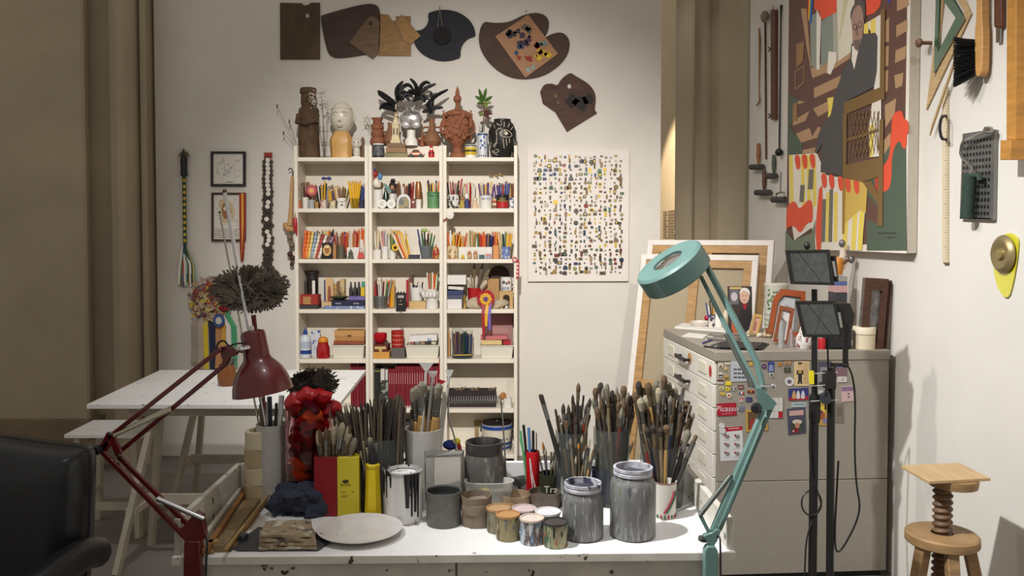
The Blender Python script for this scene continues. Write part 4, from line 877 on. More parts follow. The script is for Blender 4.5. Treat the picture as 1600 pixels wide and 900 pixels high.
t.p('upright', G().tube([Vector((a.x, 7.17, z+.006)), a], .002, 5), BLACK); t.p('crossbar', G().tube([W(500, 205, 7.17), W(514, 205, 7.17)], .002, 5).tube([W(501, 227, 7.17), W(516, 227, 7.17)], .002, 5), BLACK); t.p('figure', G().tube([W(505.5, 204, 7.166), W(505.5, 218, 7.166)], [.006, .003], 6), STEEL); t.p('foot', G().box((a.x-.025, 7.14, z+.0005), (a.x+.025, 7.20, z+.008)), BLACK); t.done()
t = T('head_bust', 'glazed white ceramic head on a tan bust base', 'sculpture'); X = XP(535, YS, z); CER = M((206, 198, 180), .25, 0, .06, 12, coat=.4); TN = M((196, 150, 84), .45, 0, .12, 14)
t.p('bust_base', G().lathe((X-.008, YS, z+.0006), [(.076, 0), (.074, .03), (.078, .09), (.082, .13), (.062, .165), (.05, .19)], 8, sy=.75), TN)
hz_ = z+.285; g = G().ball((X, YS+.005, hz_), (.082, .095, .115), 24, 16)
g.v = [Vector((p.x*1, p.y, p.z)) if p.z > hz_-.03 else Vector((X+(p.x-X)*(1-.9*(hz_-.03-p.z)), p.y, p.z)) for p in g.v]
hd = t.p('head', g, CER)
t.p('nose', G().prism([(X-.010, YS-.093, hz_-.035), (X+.010, YS-.093, hz_-.035), (X+.006, YS-.085, hz_+.022), (X-.006, YS-.085, hz_+.022)], (0, .012, 0)).ball((X, YS-.094, hz_-.028), (.012, .012, .010), 8, 6), CER, hd)
t.p('lips', G().ball((X, YS-.083, hz_-.060), (.022, .010, .006), 10, 6).ball((X, YS-.08, hz_-.068), (.018, .010, .006), 10, 6), CER, hd)
for sx in (-1, 1):
    t.p('eye', G().ball((X+sx*.030, YS-.080, hz_+.012), (.017, .008, .008), 10, 6), CER, hd); t.p('brow', G().tube([(X+sx*.012, YS-.091, hz_+.026), (X+sx*.03, YS-.090, hz_+.034), (X+sx*.05, YS-.075, hz_+.026)], .005, 6), CER, hd); t.p('ear', G().ball((X+sx*.083, YS+.008, hz_-.005), (.010, .018, .028), 8, 6), CER, hd)
t.p('headband', G().lathe((X, YS+.005, hz_+.055), [(.0735, 0), (.0745, .004), (.0715, .008)], 28, cap=False, sy=1.16), CER, hd); t.done()
t = T('cat_figurine', 'small speckled white ceramic cat figurine beside the white head', 'figurine'); X = XP(557.5, YS, z); CW = M((200, 194, 182), .3, 0, .2, 70)
t.p('body', G().lathe((X, YS, z+.012), [(.022, 0), (.026, .03), (.024, .06)], 14), CW); t.p('head', G().ball((X, YS, z+.105), (.038, .034, .036), 14, 10), CW)
for sx in (-1, 1): t.p('ear', G().lathe((X+sx*.022, YS, z+.13), [(.013, 0), (0, .03)], 6), CW); t.p('eye', G().ball((X+sx*.014, YS-.032, z+.11), .005, 6, 4), BLACK)
t.p('plinth', G().box((X-.03, YS-.03, z+.0006), (X+.03, YS+.03, z+.0115)), WHITE); t.done()
turn('wood_figure', 'tiny brown wooden figure beside the ceramic cat', 'figurine', 567, 0, [(3.5, 246), (3, 236), (4, 230), (2.5, 224), (3.2, 219), (1.5, 213), (0, 211)], wood((110, 80, 50)), 7.23)
slab('shelf_riser', 'low white riser board carrying the terracotta jugs', 'riser', 578, 690, 226, 0, BW, 7.235, .10)
zr = ROW[0]+(246-226)/s_(7.235)+.001
def jug(label, cx, prof, Y=7.27, hs=(), mat=TER2):
    t = T('terracotta_jug', label, 'jug'); s = s_(Y); X = XP(cx, Y, zr); yb = prof[0][1]
    p = [(r/s, (yb-y)/s) for r, y in prof]; t.p('body', G().lathe((X, Y, zr), p+[(p[-1][0]-.005, p[-1][1]), (p[-2][0]-.005, p[-2][1])], 24), mat)
    for sd, ya, yb_, ro in hs: t.p('handle', G().tube(smooth([(X+sd*ro[0]/s, Y, zr+(yb-ya)/s), (X+sd*ro[1]/s, Y, zr+(yb-ya)/s), (X+sd*ro[1]/s, Y, zr+(yb-yb_)/s), (X+sd*ro[2]/s, Y, zr+(yb-yb_)/s)], 2, False), .007), mat)
    t.done()
jug('terracotta jug with three bulging tiers', 590, [(9, 225), (12, 219), (11, 213), (8.5, 211), (10.5, 206), (10.5, 203), (8, 200), (10, 197), (9.5, 193), (6.5, 190), (7, 185), (9.5, 181)], 7.265, mat=TER)
jug('round terracotta jug hidden behind the church tower', 612, [(8, 225), (13, 217), (12, 208), (7, 200), (5.5, 193), (6.5, 188)], 7.285, [(-1, 202, 212, (7, 14, 12))])
jug('two-handled terracotta amphora with a long neck', 675, [(9, 226), (14, 219), (13, 210), (7, 203), (4.5, 196), (4.2, 188), (5.2, 183)], 7.27, [(-1, 196, 208, (5, 15, 13)), (1, 196, 208, (5, 15, 13))])
jug('low terracotta casserole with a lid knob', 643.5, [(9, 226), (13, 220), (13.5, 216), (10, 213), (3, 211), (2.5, 209), (1.5, 207), (.2, 206.5)], 7.262, mat=TER)
stems('dried_umbels', 'small dried flower tuft beside the tiered terracotta jug', 'dried plant', W(585, 222, 7.245), [W(570, 187, 7.235), W(576, 184, 7.235)], (190, 176, 158), (14, .012, .004))
t = T('church_model', 'cream model church tower with a pierced spire', 'model'); X = XP(619.5, 7.20); bt = ROW[0]+(246-223)/s_(7.2)+.002; IV = M((204, 188, 146), .5, 0, .1, 40); s = s_(7.2)
for i, (w, y0, y1) in enumerate(((15, 223, 219), (12, 219, 213), (10, 213, 194), (12, 194, 192), (7, 192, 186))): t.p('tier', G().box((X-w/2/s, 7.2-w/2/s, bt+(223-y0)/s), (X+w/2/s, 7.2+w/2/s, bt+(223-y1)/s-.0003)), IV)
t.p('spire', G().lathe((X, 7.2, bt+(223-186)/s), [(3.2/s, 0), (.3/s, 30/s)], 8), IV)
for y in (182, 177, 172, 167): t.p('spire_band', G().lathe((X, 7.2, bt+(223-y)/s), [((3.2*(y-156)/30+.6)/s, 0), ((3.2*(y-156)/30+.6)/s, 1/s)], 8), wood((150, 120, 80)))
for x in (-2.6, 2.6): t.p('window', G().prism([Vector((X+(x+a)/s, 7.2-5.1/s, bt+(223-y)/s)) for a, y in ((-1.2, 210), (1.2, 210), (1.2, 201), (0, 198), (-1.2, 201))], (0, -.0012, 0)), M((90, 74, 52), .6))
t.done()
slab('old_book', 'thick old leather book under the church model', 'book', 603, 634, 229.5, 0, wood((140, 104, 66), .2), 7.155, .075, 237.5); slab('old_book', 'green and tan book at the bottom under the church model', 'book', 601, 638, 238, 0, M((128, 120, 84), .6, 0, .2, 14), 7.15, .08); slab('old_book', 'thin brown book directly beneath the church model', 'book', 605, 633, 223.3, 0, M((120, 92, 64), .6), 7.155, .075, 229.2)
# feather mask
t = T('feather_mask', 'silver carnival mask crowned with black feathers and grey fur', 'mask'); Ym = 7.215; SIL = M((176, 172, 168), .3, .6); BF = M((16, 15, 17), .6); m0 = W(642, 186, Ym)
fa = t.p('face', G().ball(m0, (.078, .03, .062), 20, 12), SIL)
for sx in (-1, 1): t.p('eye_shade', G().ball(W(642+sx*8, 195, Ym-.02), (.032, .014, .026), 12, 8), M((206, 202, 198), .25, .5), fa)
t.p('nose', G().ball(W(642, 190, Ym-.032), (.010, .012, .02), 8, 6), SIL, fa)
g = G()
for k in range(260):
    a = pr.uniform(0, 6.28); q = pr.random()**.5; b = W(641+17*q*math.cos(a), 171+9*q*math.sin(a), Ym-.025); d = Vector((math.cos(a)*.012, -.012, -math.sin(a)*.012+.006)); g.tube([b, b+d*1.3], [.0022, .0004], 3, cap=False)
t.p('fur', g, M((132, 124, 118), .9), kind='stuff')
fe = [((622, 160), (618, 140), (630, 127)), ((632, 156), (622, 148), (630, 134), (640, 132), (647, 142)), ((648, 155), (652, 145), (650, 132), (641, 123)), ((655, 155), (655, 138), (664, 128), (672, 130)), ((655, 150), (662, 138), (681, 131)), ((665, 165), (674, 158), (680, 150), (700, 140)), ((670, 172), (676, 160), (673, 143)), ((665, 172), (678, 168), (692, 168)), ((618, 165), (604, 156), (591, 146)), ((620, 162), (600, 148), (590, 142)), ((622, 170), (610, 163), (598, 163), (593, 171)), ((620, 174), (606, 168), (596, 168)), ((640, 158), (634, 148), (638, 143)), ((672, 178), (668, 165), (676, 152)), ((626, 158), (634, 145), (644, 150)), ((645, 158), (660, 150), (664, 160)), ((660, 175), (672, 172), (675, 176))]
for q in fe:
    P = smooth([W(x, y, Ym-.005+pr.uniform(-.03, .01)) for x, y in q], 2, False); n_ = len(P); t.p('feather', G().tube(P, [.004+.011*math.sin(math.pi*min(.95, (i+.6)/n_)) for i in range(n_)], 5), BF)
for k in range(22): 
    a = pr.uniform(.2, 2.9); b = W(643+18*math.cos(a), 160-12*math.sin(a), Ym-.01); t.p('feather', G().tube([b, b+Vector((.03*math.cos(a), -.02, .03*math.sin(a))), b+Vector((.05*math.cos(a)+.01, -.02, .03*math.sin(a)-.01))], [.006, .010, .001], 5), BF)
t.p('stand', G().lathe(Vector((m0.x, Ym+.012, zr)), [(.05, 0), (.045, .04), (.03, .06), (.03, .11)], 16), WHITE); t.done()
cup('dark printed cup at the front beside the church model', 591.5, 8.5, 224, 0, M((36, 36, 38), .4), 7.15, 8.2, deco=((.15, .85, M((90, 92, 94), .5, 0, .6, 60)), (.9, .99, WHITE)))
for lab, cx, p in (('short terracotta candlestick behind the toy car', 644, [(6, 226), (2.5, 223), (2, 214), (3, 211)]), ('thin terracotta candlestick beside the amphora', 659.5, [(5, 226), (3, 222), (2.6, 213), (4, 209)])): turn('candlestick', lab, 'candlestick', cx, 0, p, TER, 7.244, 14, zr)
t = T('toy_car', 'small orange and black toy racing car', 'toy car'); X = XP(651, 7.14); z = ROW[0]; OC = M((196, 92, 30), .35)
t.p('body', G().prism([Vector((X+a, 7.12, z+b)) for a, b in ((-.055, .014), (.055, .014), (.055, .03), (.03, .036), (.016, .056), (-.02, .056), (-.034, .036), (-.055, .032))], (0, .05, 0)), OC, bev=.003)
t.p('stripe', G().box((X-.054, 7.1185, z+.022), (X+.054, 7.1197, z+.03)), M((226, 218, 200), .4)); t.p('window', G().prism([Vector((X+a, 7.1195, z+b)) for a, b in ((-.028, .038), (.024, .038), (.013, .052), (-.017, .052))], (0, -.001, 0)), BLACK)
for sx in (-.034, .034):
    for yy in (7.114, 7.166): t.p('wheel', G().lathe((X+sx, yy, z+.0145), [(.014, 0), (.014, .010)], 14, axis=(0, 1, 0)), BLACK)
t.done()
t = T('red_figurine', 'tiny figurine in a red coat and white trim beside the toy car', 'figurine'); X = XP(674.5, 7.14)
t.p('coat', G().lathe((X, 7.14, z+.0006), [(.02, 0), (.022, .03), (.014, .055)], 12), M((176, 30, 30), .4)); t.p('head', G().ball((X, 7.14, z+.064), .012, 10, 8), M((214, 170, 140), .5)); t.p('hat', G().lathe((X, 7.14, z+.07), [(.012, 0), (.006, .018), (0, .024)], 10), M((176, 30, 30), .4)); t.p('beard', G().ball((X, 7.13, z+.058), (.010, .006, .010), 8, 6), WHITE); t.p('belt', G().lathe((X, 7.14, z+.030), [(.0225, 0), (.021, .006)], 12, cap=False), BLACK); t.done()
# ornate chalice
t = T('ornate_chalice', 'tall ornate terracotta chalice crowded with figures and leaves', 'vessel'); Yq = 7.19; X = XP(715, Yq, z); s = s_(Yq); q = lambda r, y: (r/s, (246-y)/s)
t.p('foot', G().lathe((X-.0, Yq, z+.0006), [q(13, 246), q(12, 240), q(8, 236), q(7, 230), q(9, 226)], 24), TER)
t.p('bowl', G().lathe((X, Yq, z), [q(9, 226), q(17, 216), q(20, 205), q(19, 190), q(17, 182), q(20, 180), q(20, 176), q(15, 173), q(6, 170)], 28), TER)
t.p('finial', G().lathe((X, Yq, z), [q(6, 171), q(3, 166), q(3, 160), q(6.5, 156), q(6, 151), q(3, 148), q(3.5, 144), q(2, 139), q(.3, 134)], 14).jit(.004, 40), TER)
for k in range(110):
    a = pr.uniform(0, 6.28); y = pr.uniform(180, 216); r = 19.5/s; c = Vector((X+r*math.cos(a), Yq+r*math.sin(a), z+(246-y)/s)); t.p('ornament', G().ball(c, (pr.uniform(.008, .018), pr.uniform(.008, .016), pr.uniform(.008, .02)), 7, 5), TER)
for k in range(10):
    a = k*.628; c = Vector((X+20*math.cos(a)/s, Yq+20*math.sin(a)/s, z+(246-182)/s)); t.p('leaf', G().tube([c, c+Vector((.012*math.cos(a), .012*math.sin(a), .02)), c+Vector((.02*math.cos(a), .02*math.sin(a), .018))], [.009, .007, .001], 6), TER)
for sd in (-1, 1):
    t.p('side_figure', G().lathe((X+sd*21/s, Yq-.02, z+(246-198)/s), [(.012, 0), (.016, .03), (.010, .075), (.012, .085), (.004, .10), (.007, .112), (0, .12)], 10).jit(.003, 40), TER)
    t.p('handle', G().tube(smooth([(X+sd*17/s, Yq, z+(246-210)/s), (X+sd*27/s, Yq, z+(246-205)/s), (X+sd*25/s, Yq, z+(246-190)/s), (X+sd*19/s, Yq, z+(246-184)/s)], 2, False), .009), TER)
t.done()
cup('small cream mug with a yellow band and dark animal print', 735.5, 9.3, 226, 0, WHITE, 7.15, 8.8, deco=((.2, .8, (206, 172, 40)), (.35, .6, M((70, 60, 34), .5, 0, .5, 50)), (.86, .97, (60, 70, 60))))
t = T('tile_vase', 'tall white tile vase with blue painted flowers', 'vase'); X = XP(754, 7.18, z); s = s_(7.18); CRW = M((196, 198, 200), .3, coat=.3)
t.p('body', G().lathe((X, 7.18, z+.0006), [(8/s, 0), (8/s, 36/s), (7/s, 39/s), (6/s, 39/s), (6/s, 30/s)], 20), CRW); t.p('band', G().lathe((X, 7.18, z), [(8.1/s, 35/s), (8.1/s, 38/s)], 20, cap=False), M((60, 84, 120), .4))
pc_ = Pic(lambda x, y: W(x, y, 7.18-8.3/s), (0, -1, 0))
for x, y, r in ((752, 220, 2.6), (756, 214, 2.2), (754, 227, 2.4), (757, 223, 1.6), (751, 231, 1.8), (758, 230, 1.5)): pc_.add(smooth([(x-r, y), (x, y-r*1.3), (x+r, y), (x, y+r*1.3)], 1), (48, 72, 140))
for k in range(4): pc_.add(circ(748.8+k*3.2, 243, 1.1), (40, 44, 52))
t.p('painted_flowers', pc_.g, pc_.mats); t.done()
t = T('glass_tube_plant', 'cut green plant in a slim glass tube behind the tile vase', 'plant'); a = W(752, 245, 7.25)
t.p('tube', G().lathe((a.x, 7.25, z+.0006), [(.016, 0), (.016, .24), (.014, .24), (.014, .004), (0, .004)], 14, cap=False), GLASS)
t.p('stem', G().tube(smooth([Vector((a.x, 7.25, z+.01)), W(753, 205, 7.25), W(757, 175, 7.24), W(755, 158, 7.22)], 2, False), .004, 6), M((110, 66, 48), .6))
for x0, y0, x1, y1, c in ((755, 158, 742, 150, 0), (755, 157, 748, 138, 0), (756, 157, 760, 137, 0), (756, 158, 770, 150, 0), (756, 160, 768, 160, 1), (755, 160, 745, 162, 0), (756, 162, 762, 168, 1), (757, 175, 770, 178, 2), (757, 176, 764, 186, 2), (756, 178, 748, 180, 1), (757, 174, 766, 170, 2)):
    A_, B_ = W(x0, y0, 7.22), W(x1, y1, 7.19+pr.uniform(-.02, .03)); t.p('leaf', G().tube([A_, A_.lerp(B_, .35), A_.lerp(B_, .7), B_], [.003, .013, .012, .001], 5), M(((74, 104, 44), (120, 136, 60), (92, 52, 46))[c], .5))
t.done()
t = T('face_vase', 'black vase with a face scratched in white lines', 'vase'); Yv = 7.18; X = XP(785, Yv, z); s = s_(Yv); BV = M((30, 26, 24), .45, 0, .2, 30)
pv = [(13, 246), (19, 234), (22, 215), (21.5, 204), (17, 193), (13, 189), (13.5, 186), (12, 186), (11.5, 190), (12, 196)]
t.p('body', G().lathe((X, Yv, z+.0006), [(r/s, (246-y)/s) for r, y in pv], 36), BV, ang=60)
def onvase(x, y):
    for (r0, y0), (r1, y1) in zip(pv, pv[1:]):
        if y1 <= y <= y0 and r1 > 5: r = r0+(r1-r0)*(y0-y)/max(.01, y0-y1); break
    dx = max(-.97*r, min(.97*r, x-785)); return Vector((X+dx/s, Yv-math.sqrt(max(0, r*r-dx*dx))/s-.001, z+.0006+(246-y)/s))
for q in (((772, 196), (776, 206), (777, 220), (773, 232), (771, 226), (778, 224)), ((776, 206), (780, 202), (784, 202), (800, 214), (804, 224)), ((781, 210), (788, 204), (796, 206), (801, 213), (794, 216), (785, 215), (781, 210)), ((768, 222), (766, 232), (772, 240), (778, 242)), ((770, 236), (776, 233), (781, 236), (776, 239), (770, 236)), ((789, 205), (790, 213)), ((786, 218), (788, 232)), ((791, 218), (792, 228)), ((796, 217), (796, 224)), ((800, 238), (803, 242), (800, 244)), ((776, 194), (782, 198)), ((788, 192), (788, 199)), ((796, 194), (794, 200)), ((783, 190), (784, 197)), ((801, 199), (798, 204))):
    t.p('scratched_line', G().tube(smooth([onvase(*p) for p in q], 2, False), .0026, 5), M((198, 188, 168), .6))
t.p('eye', G().ball(onvase(791, 210), (.014, .004, .012), 10, 6), M((198, 188, 168), .6)); t.done()
turn('terracotta_pot', 'tiny terracotta pot at the end of the top shelf', 'pot', 805, 0, [(2.4, 246), (3, 243), (2.6, 240)], TER, 7.12, 12)
# ---- first row of cups and pencils
PW = M((216, 212, 204), .3, coat=.2); WOODB = wood((168, 122, 70), .2, 10)
def prn(c1, c2, sc=45, thr=.52): return M(c1, .4, 0, 0, 30, 0, ((c2, thr, sc),))
DK = ['purple', 'black', 'dark red', 'navy', 'olive']; NAT = ['natural wood', 'natural wood', 'olive', 'cream', 'brown']
cup('narrow white cup, first cup on the upper pencil shelf', 477.5, 5.2, 308, 1, PW); pencils(477, 5, 7, 1, 284, DK, 'narrow white cup under the totem')
cup('small frosted glass beside the first white cup', 487, 4.6, 312, 1, M((196, 200, 196), .2, trans=.4), 7.16); pencils(488, 5, 5, 1, 286, ['cream', 'white', 'natural wood'], 'small frosted glass', 7.22)
slab('wood_block', 'small tan wooden block between glass and flowered cup', 'block', 492.5, 497, 315, 1, WOODB, 7.16, .03)
cup('pale flowered glass cup under the dark pencils', 505.5, 5.6, 312, 1, prn((206, 190, 176), (170, 110, 100))); pencils(505, 7, 9, 1, 284, ['black', 'navy', 'yellow', 'black', 'silver'], 'pale flowered glass cup', 7.22)
cup('cream printed cup in the first pencil compartment', 519.5, 5.2, 313, 1, prn((206, 192, 160), (130, 104, 66)), 7.165); pencils(520, 5, 6, 1, 292, ['yellow', 'olive', 'purple'], 'cream printed cup', 7.23)
cup('white mug with a black figure in the first compartment', 534, 8.4, 309, 1, PW, deco=((.25, .75, prn((216, 212, 204), (40, 38, 38), 30, .56)),)); pencils(533, 8, 11, 1, 287, NAT, 'white mug with a black figure', spread=2.0)
cup('clear glass full of long yellow pencils', 554.5, 6.4, 309, 1, GLASS); pencils(554.5, 6, 13, 1, 282, ['yellow'], 'clear glass of yellow pencils', spread=1.7, jy=3)
cup('dark glass at the end of the first pencil compartment', 565.5, 3.6, 311, 1, M((50, 54, 74), .3)); pencils(565, 4, 5, 1, 284, ['blue', 'navy', 'purple', 'black'], 'dark glass beside the yellow pencils', 7.23)
t = T('flower_brooch', 'round pink paper rosette pinned among the first pencils', 'rosette'); c = W(487, 298, 7.14)
for r, h, cc in ((8.6, .004, (176, 70, 84)), (6.4, .007, (196, 110, 100)), (3.6, .010, (214, 170, 90))): t.p('petal_ring', G().lathe(c, [(r/222, 0), (r/222*.9, h), (0, h)], 18, axis=(0, -1, 0)), M(cc, .7))
t.p('stem', G().tube([c, Vector((c.x, 7.15, ROW[1]+.01))], .0015, 5), STEEL); t.done()
t = T('blue_bow', 'blue ribbon bow tied above the dark pencils', 'bow')
for sx in (-1, 1): t.p('loop', G().ball(W(510+sx*4, 279, 7.18), (.018, .008, .013), 8, 6).jit(.003, 40), M((58, 62, 120), .6))
t.p('knot', G().ball(W(510, 279, 7.175), .007, 6, 5), M((48, 50, 100), .6)); t.done()
turn('doll', 'tiny orange doll at the start of the upper pencil shelf', 'doll', 468.5, 1, [(2.6, 325.5), (3, 320), (1.8, 317), (2.6, 314), (0, 311)], M((176, 84, 44), .5), 7.15, 12)
# middle compartment
cup('tall white vase holding a parrot figure', 591, 7, 296, 1, PW, 7.2, 7.2)
t = T('parrot_figure', 'red, blue and white parrot figure in the tall white vase', 'figurine')
for x, y, r, c in ((588, 286, (.022, .02, .035), (222, 214, 200)), (586, 272, (.02, .018, .024), (150, 36, 34)), (594, 276, (.018, .016, .026), (84, 130, 176)), (585, 266, (.012, .012, .012), (40, 52, 110)), (592, 289, (.016, .016, .024), (214, 196, 178)), (584, 279, (.010, .014, .02), (168, 60, 50))): t.p('feathered_part', G().ball(W(x, y, 7.185), r, 10, 8), M(c, .6))
t.p('stick', G().tube([W(589, 294, 7.2), W(591, 315, 7.2)], .003), WOODB); t.done()
for lab, cx in (('white roll of tape standing on edge beside the tall vase', 597.5), ('second white roll of tape standing on edge in front of the green bottle', 611.5)):
    t = T('tape_roll', lab, 'tape roll', 'pair of white tape rolls'); c = Vector((XP(cx, 7.13, ROW[1]), 7.14, ROW[1]+.0325)); t.p('roll', G().lathe(c, [(.017, 0), (.031, 0), (.031, .02), (.017, .02), (.017, 0)], 24, axis=(0, -1, 0), cap=False), WHITE); t.p('core', G().lathe(c, [(.0165, .016), (.008, .018), (0, .018)], 20, axis=(0, -1, 0)), M((196, 194, 190), .5)); t.done()
turn('dark_bottle', 'dark green bottle behind the tape rolls', 'bottle', 603, 1, [(4, 325.5), (4.5, 305), (2, 298), (2, 292)], M((28, 56, 40), .2), 7.24, 14)
t = T('paddle', 'grey-green painted paddle leaning out behind the tape rolls', 'tool'); t.p('blade', G().prism(pw(smooth([(598, 287), (602, 286), (612, 297), (611, 302), (606, 300)], 1), 7.215), (0, .006, 0)), M((96, 128, 122), .5)); t.p('handle', G().tube([W(609, 300, 7.218), W(612, 316, 7.23)], .004), WOODB); t.done()
cup('slim white vase holding a puppet head', 613.5, 5.3, 302, 1, PW, 7.235, 4.6, name='vase', cat='vase')
t = T('puppet', 'small puppet head with dark hair and hat in the slim vase', 'puppet'); t.p('head', G().ball(W(613, 293, 7.225), (.016, .016, .02), 10, 8), M((176, 120, 92), .6)); t.p('hair', G().ball(W(613.5, 290, 7.233), (.026, .018, .028), 10, 8), M((40, 32, 28), .8)); t.p('hat', G().lathe(W(614, 284, 7.233), [(.03, 0), (.016, .006), (.014, .02), (0, .022)], 14), M((30, 28, 30), .6)); t.p('neck', G().tube([W(613, 297, 7.23), W(613.5, 312, 7.235)], .006), M((60, 50, 90), .6)); t.done()
pencils(632, 14, 13, 1, 283, ['dark red', 'red', 'white', 'brown', 'black', 'dark red'], 'row behind the arched clock', 7.28, 1.0)
t = T('arched_picture', 'small arched picture with pale rim standing among pencils', 'ornament'); ar = [(620.5, 325), (620.5, 314)]+[(631-10.5*math.cos(math.pi*k/10), 314-11*math.sin(math.pi*k/10)) for k in range(1, 10)]+[(641.5, 314), (641.5, 325)]
t.p('rim', G().prism(pw(ar, 7.16), (0, .012, 0)), M((206, 204, 198), .4)); t.p('picture', G().prism(pw([(631+(x-631)*.78, 325+(y-325)*.8) for x, y in ar], 7.1585), (0, .0012, 0)), prn((150, 132, 96), (96, 104, 96), 30)); t.done()
turn('copper_bottle', 'copper-coloured bottle with a white base', 'bottle', 654, 1, [(5, 311), (5.6, 306), (5.4, 296), (4.6, 288), (3.6, 284), (3, 283.5)], M((158, 104, 66), .3, .5), 7.2, 20, ROW[1]+14.8/222, parts=('body', ('base', G().lathe((XP(654, 7.2, ROW[1]), 7.2, ROW[1]+.0006), [(.02, 0), (.022, .06), (.024, .066)], 20), WHITE)))
slab('heart_box', 'small dark red box with a white heart in the middle compartment', 'box', 643, 649, 310, 1, M((112, 44, 40), .5), 7.15, .03, deco=(('heart', [(645.5, 318), (643.8, 315.5), (644.6, 314), (645.8, 315), (647, 314), (647.6, 315.6)], (216, 206, 196)),))
cup('light green pierced tin with a row of cut-outs', 677, 9.6, 299.5, 1, M((96, 140, 92), .45, 0, .12, 20), 7.17, 9.0, 'pencil_tin', 'tin', deco=((.88, .97, (70, 110, 72)), (.70, .82, prn((96, 140, 92), (36, 60, 40), 60, .5)))); pencils(678, 8, 11, 1, 283, ['orange', 'black', 'blue', 'navy', 'natural wood', 'yellow'], 'light green pierced tin', 7.17)
# right compartment
cup('mug with a busy black and white print', 709.5, 9.8, 304, 1, prn((206, 202, 194), (52, 50, 48), 42, .49), 7.17, 9.4, 'mug', 'mug', handle=-1); pencils(710, 9, 12, 1, 281, ['black', 'dark red', 'silver', 'red', 'black', 'olive'], 'mug with a busy black and white print', 7.17)
pencils(733, 10, 12, 1, 283, ['white', 'cream', 'red', 'white', 'pink'], 'row behind the little dolls', 7.28, 1.1)
for lab, cx, c1, c2, h in (('small doll in a dark blue dress between the two mugs', 729.5, (48, 52, 100), (222, 214, 204), 24), ('small pale round-faced doll beside the blue one', 742, (206, 178, 146), (214, 190, 160), 17), ('small mustard doll behind the blue one', 722.5, (168, 140, 60), (150, 110, 70), 20)):
    t = T('doll', lab, 'doll', 'small dolls on the pencil shelf'); X = XP(cx, 7.15, ROW[1]); k = h/222; t.p('dress', G().lathe((X, 7.15, ROW[1]+.0006), [(.022, 0), (.024, k*.25), (.012, k*.62)], 14), M(c1, .6)); t.p('head', G().ball((X, 7.15, ROW[1]+k*.78), (.016, .015, k*.22), 10, 8), M(c2, .6)); t.p('hair', G().ball((X, 7.158, ROW[1]+k*.82), (.017, .014, k*.2), 10, 8), M((60, 44, 34), .8) if cx != 742 else M((120, 130, 80), .8)); t.done()
t = cup('tall white cup with blue lettering, in the upper pencil row', 759, 10, 304, 1, PW, 7.17, 9.6, deco=((.93, .99, (60, 74, 130)),)); g = text('Sevilla', .026).xf(Matrix.Translation((XP(759, 7.12), 7.17-.0455, ROW[1]+.07)) @ Matrix.Rotation(math.pi/2, 4, 'X')); o = link('lettering', g.mesh('lettering', M((70, 84, 130), .5))); o.parent = t; o.location = zo(-t.location)
pencils(759, 9, 12, 1, 283, ['yellow', 'orange', 'dark red', 'purple', 'red', 'cream'], 'tall white cup with blue lettering', 7.17)
for k, (c, y) in enumerate((((186, 160, 110), 310), ((160, 60, 48), 313), ((206, 190, 150), 317), ((120, 80, 60), 321))): slab('matchbox', ['beige', 'brick red', 'cream', 'brown'][k]+' matchbox in the little stack beside the black and red tin', 'matchbox', 769.5, 775.5, y, 1, M(c, .6), 7.15, .03, y+3.6)
t = cup('black and red tin among the yellow and violet pencils', 785, 9.2, 304, 1, M((30, 28, 28), .4), 7.17, 9.2, 'pencil_tin', 'tin', deco=((.04, .48, (168, 28, 30)), (.52, .57, (190, 150, 60)))); g = text('ZERO', .018).xf(Matrix.Translation((XP(785, 7.12), 7.17-.0425, ROW[1]+.066)) @ Matrix.Rotation(math.pi/2, 4, 'X')); o = link('lettering', g.mesh('lettering', M((190, 150, 60), .5))); o.parent = t; o.location = zo(-t.location)
pencils(785, 9, 12, 1, 283, ['yellow', 'black', 'purple', 'red', 'yellow', 'blue'], 'black and red tin', 7.17)
cup('blue and white cup at the end of the upper pencil shelf', 799.5, 4.6, 309, 1, prn((214, 212, 208), (60, 80, 130), 40, .5), 7.17); pencils(799, 4, 5, 1, 284, ['brown', 'natural wood'], 'blue and white end cup', 7.2, r=.0065)
t = T('brass_key_ring', 'bunch of brass and silver trinkets on top of the end pencils', 'trinket')
for k in range(7): t.p('trinket', G().ball(W(764+k*3.6+pr.uniform(-1, 1), 275+pr.uniform(-3, 4), 7.15), (.008, .006, pr.uniform(.006, .014)), 7, 5), M(((150, 120, 70), (140, 138, 130), (176, 140, 80))[k % 3], .4, .6))
t.p('wire', G().tube([W(764, 276, 7.15), W(778, 274, 7.15), W(788, 277, 7.15)], .002), STEEL); t.done()
# ---- second row
lean_cols = [((196, 84, 34), 'orange'), ((214, 120, 40), 'light orange'), ((196, 170, 96), 'straw yellow'), ((120, 140, 160), 'blue-white patterned'), ((190, 176, 150), 'cream'), ((150, 60, 50), 'brick red'), ((206, 196, 180), 'white'), ((112, 84, 72), 'brown'), ((140, 110, 130), 'mauve')]
for k, (c, nm) in enumerate(lean_cols):
    g = G().box((-.009, 0, 0), (.009, .07, .195-.004*k)).xf(Matrix.Translation((XP(475+k*3.9, 7.17, ROW[2]), 7.16, ROW[2]+.0045)) @ Matrix.Rotation(math.radians(5+2.3*k), 4, 'Y'))
    one('slim_book', '%s slim book leaning in the row under the yellow pencils' % nm, 'book', g, prn(c, tuple(min(255, int(v*1.25+20)) for v in c), 60, .55), 'slim books leaning on the second pencil shelf', bev=.001)
pencils(509, 10, 8, 2, 358, ['red', 'yellow', 'olive', 'black', 'orange'], 'row beside the leaning slim books', 7.27, 1.4)
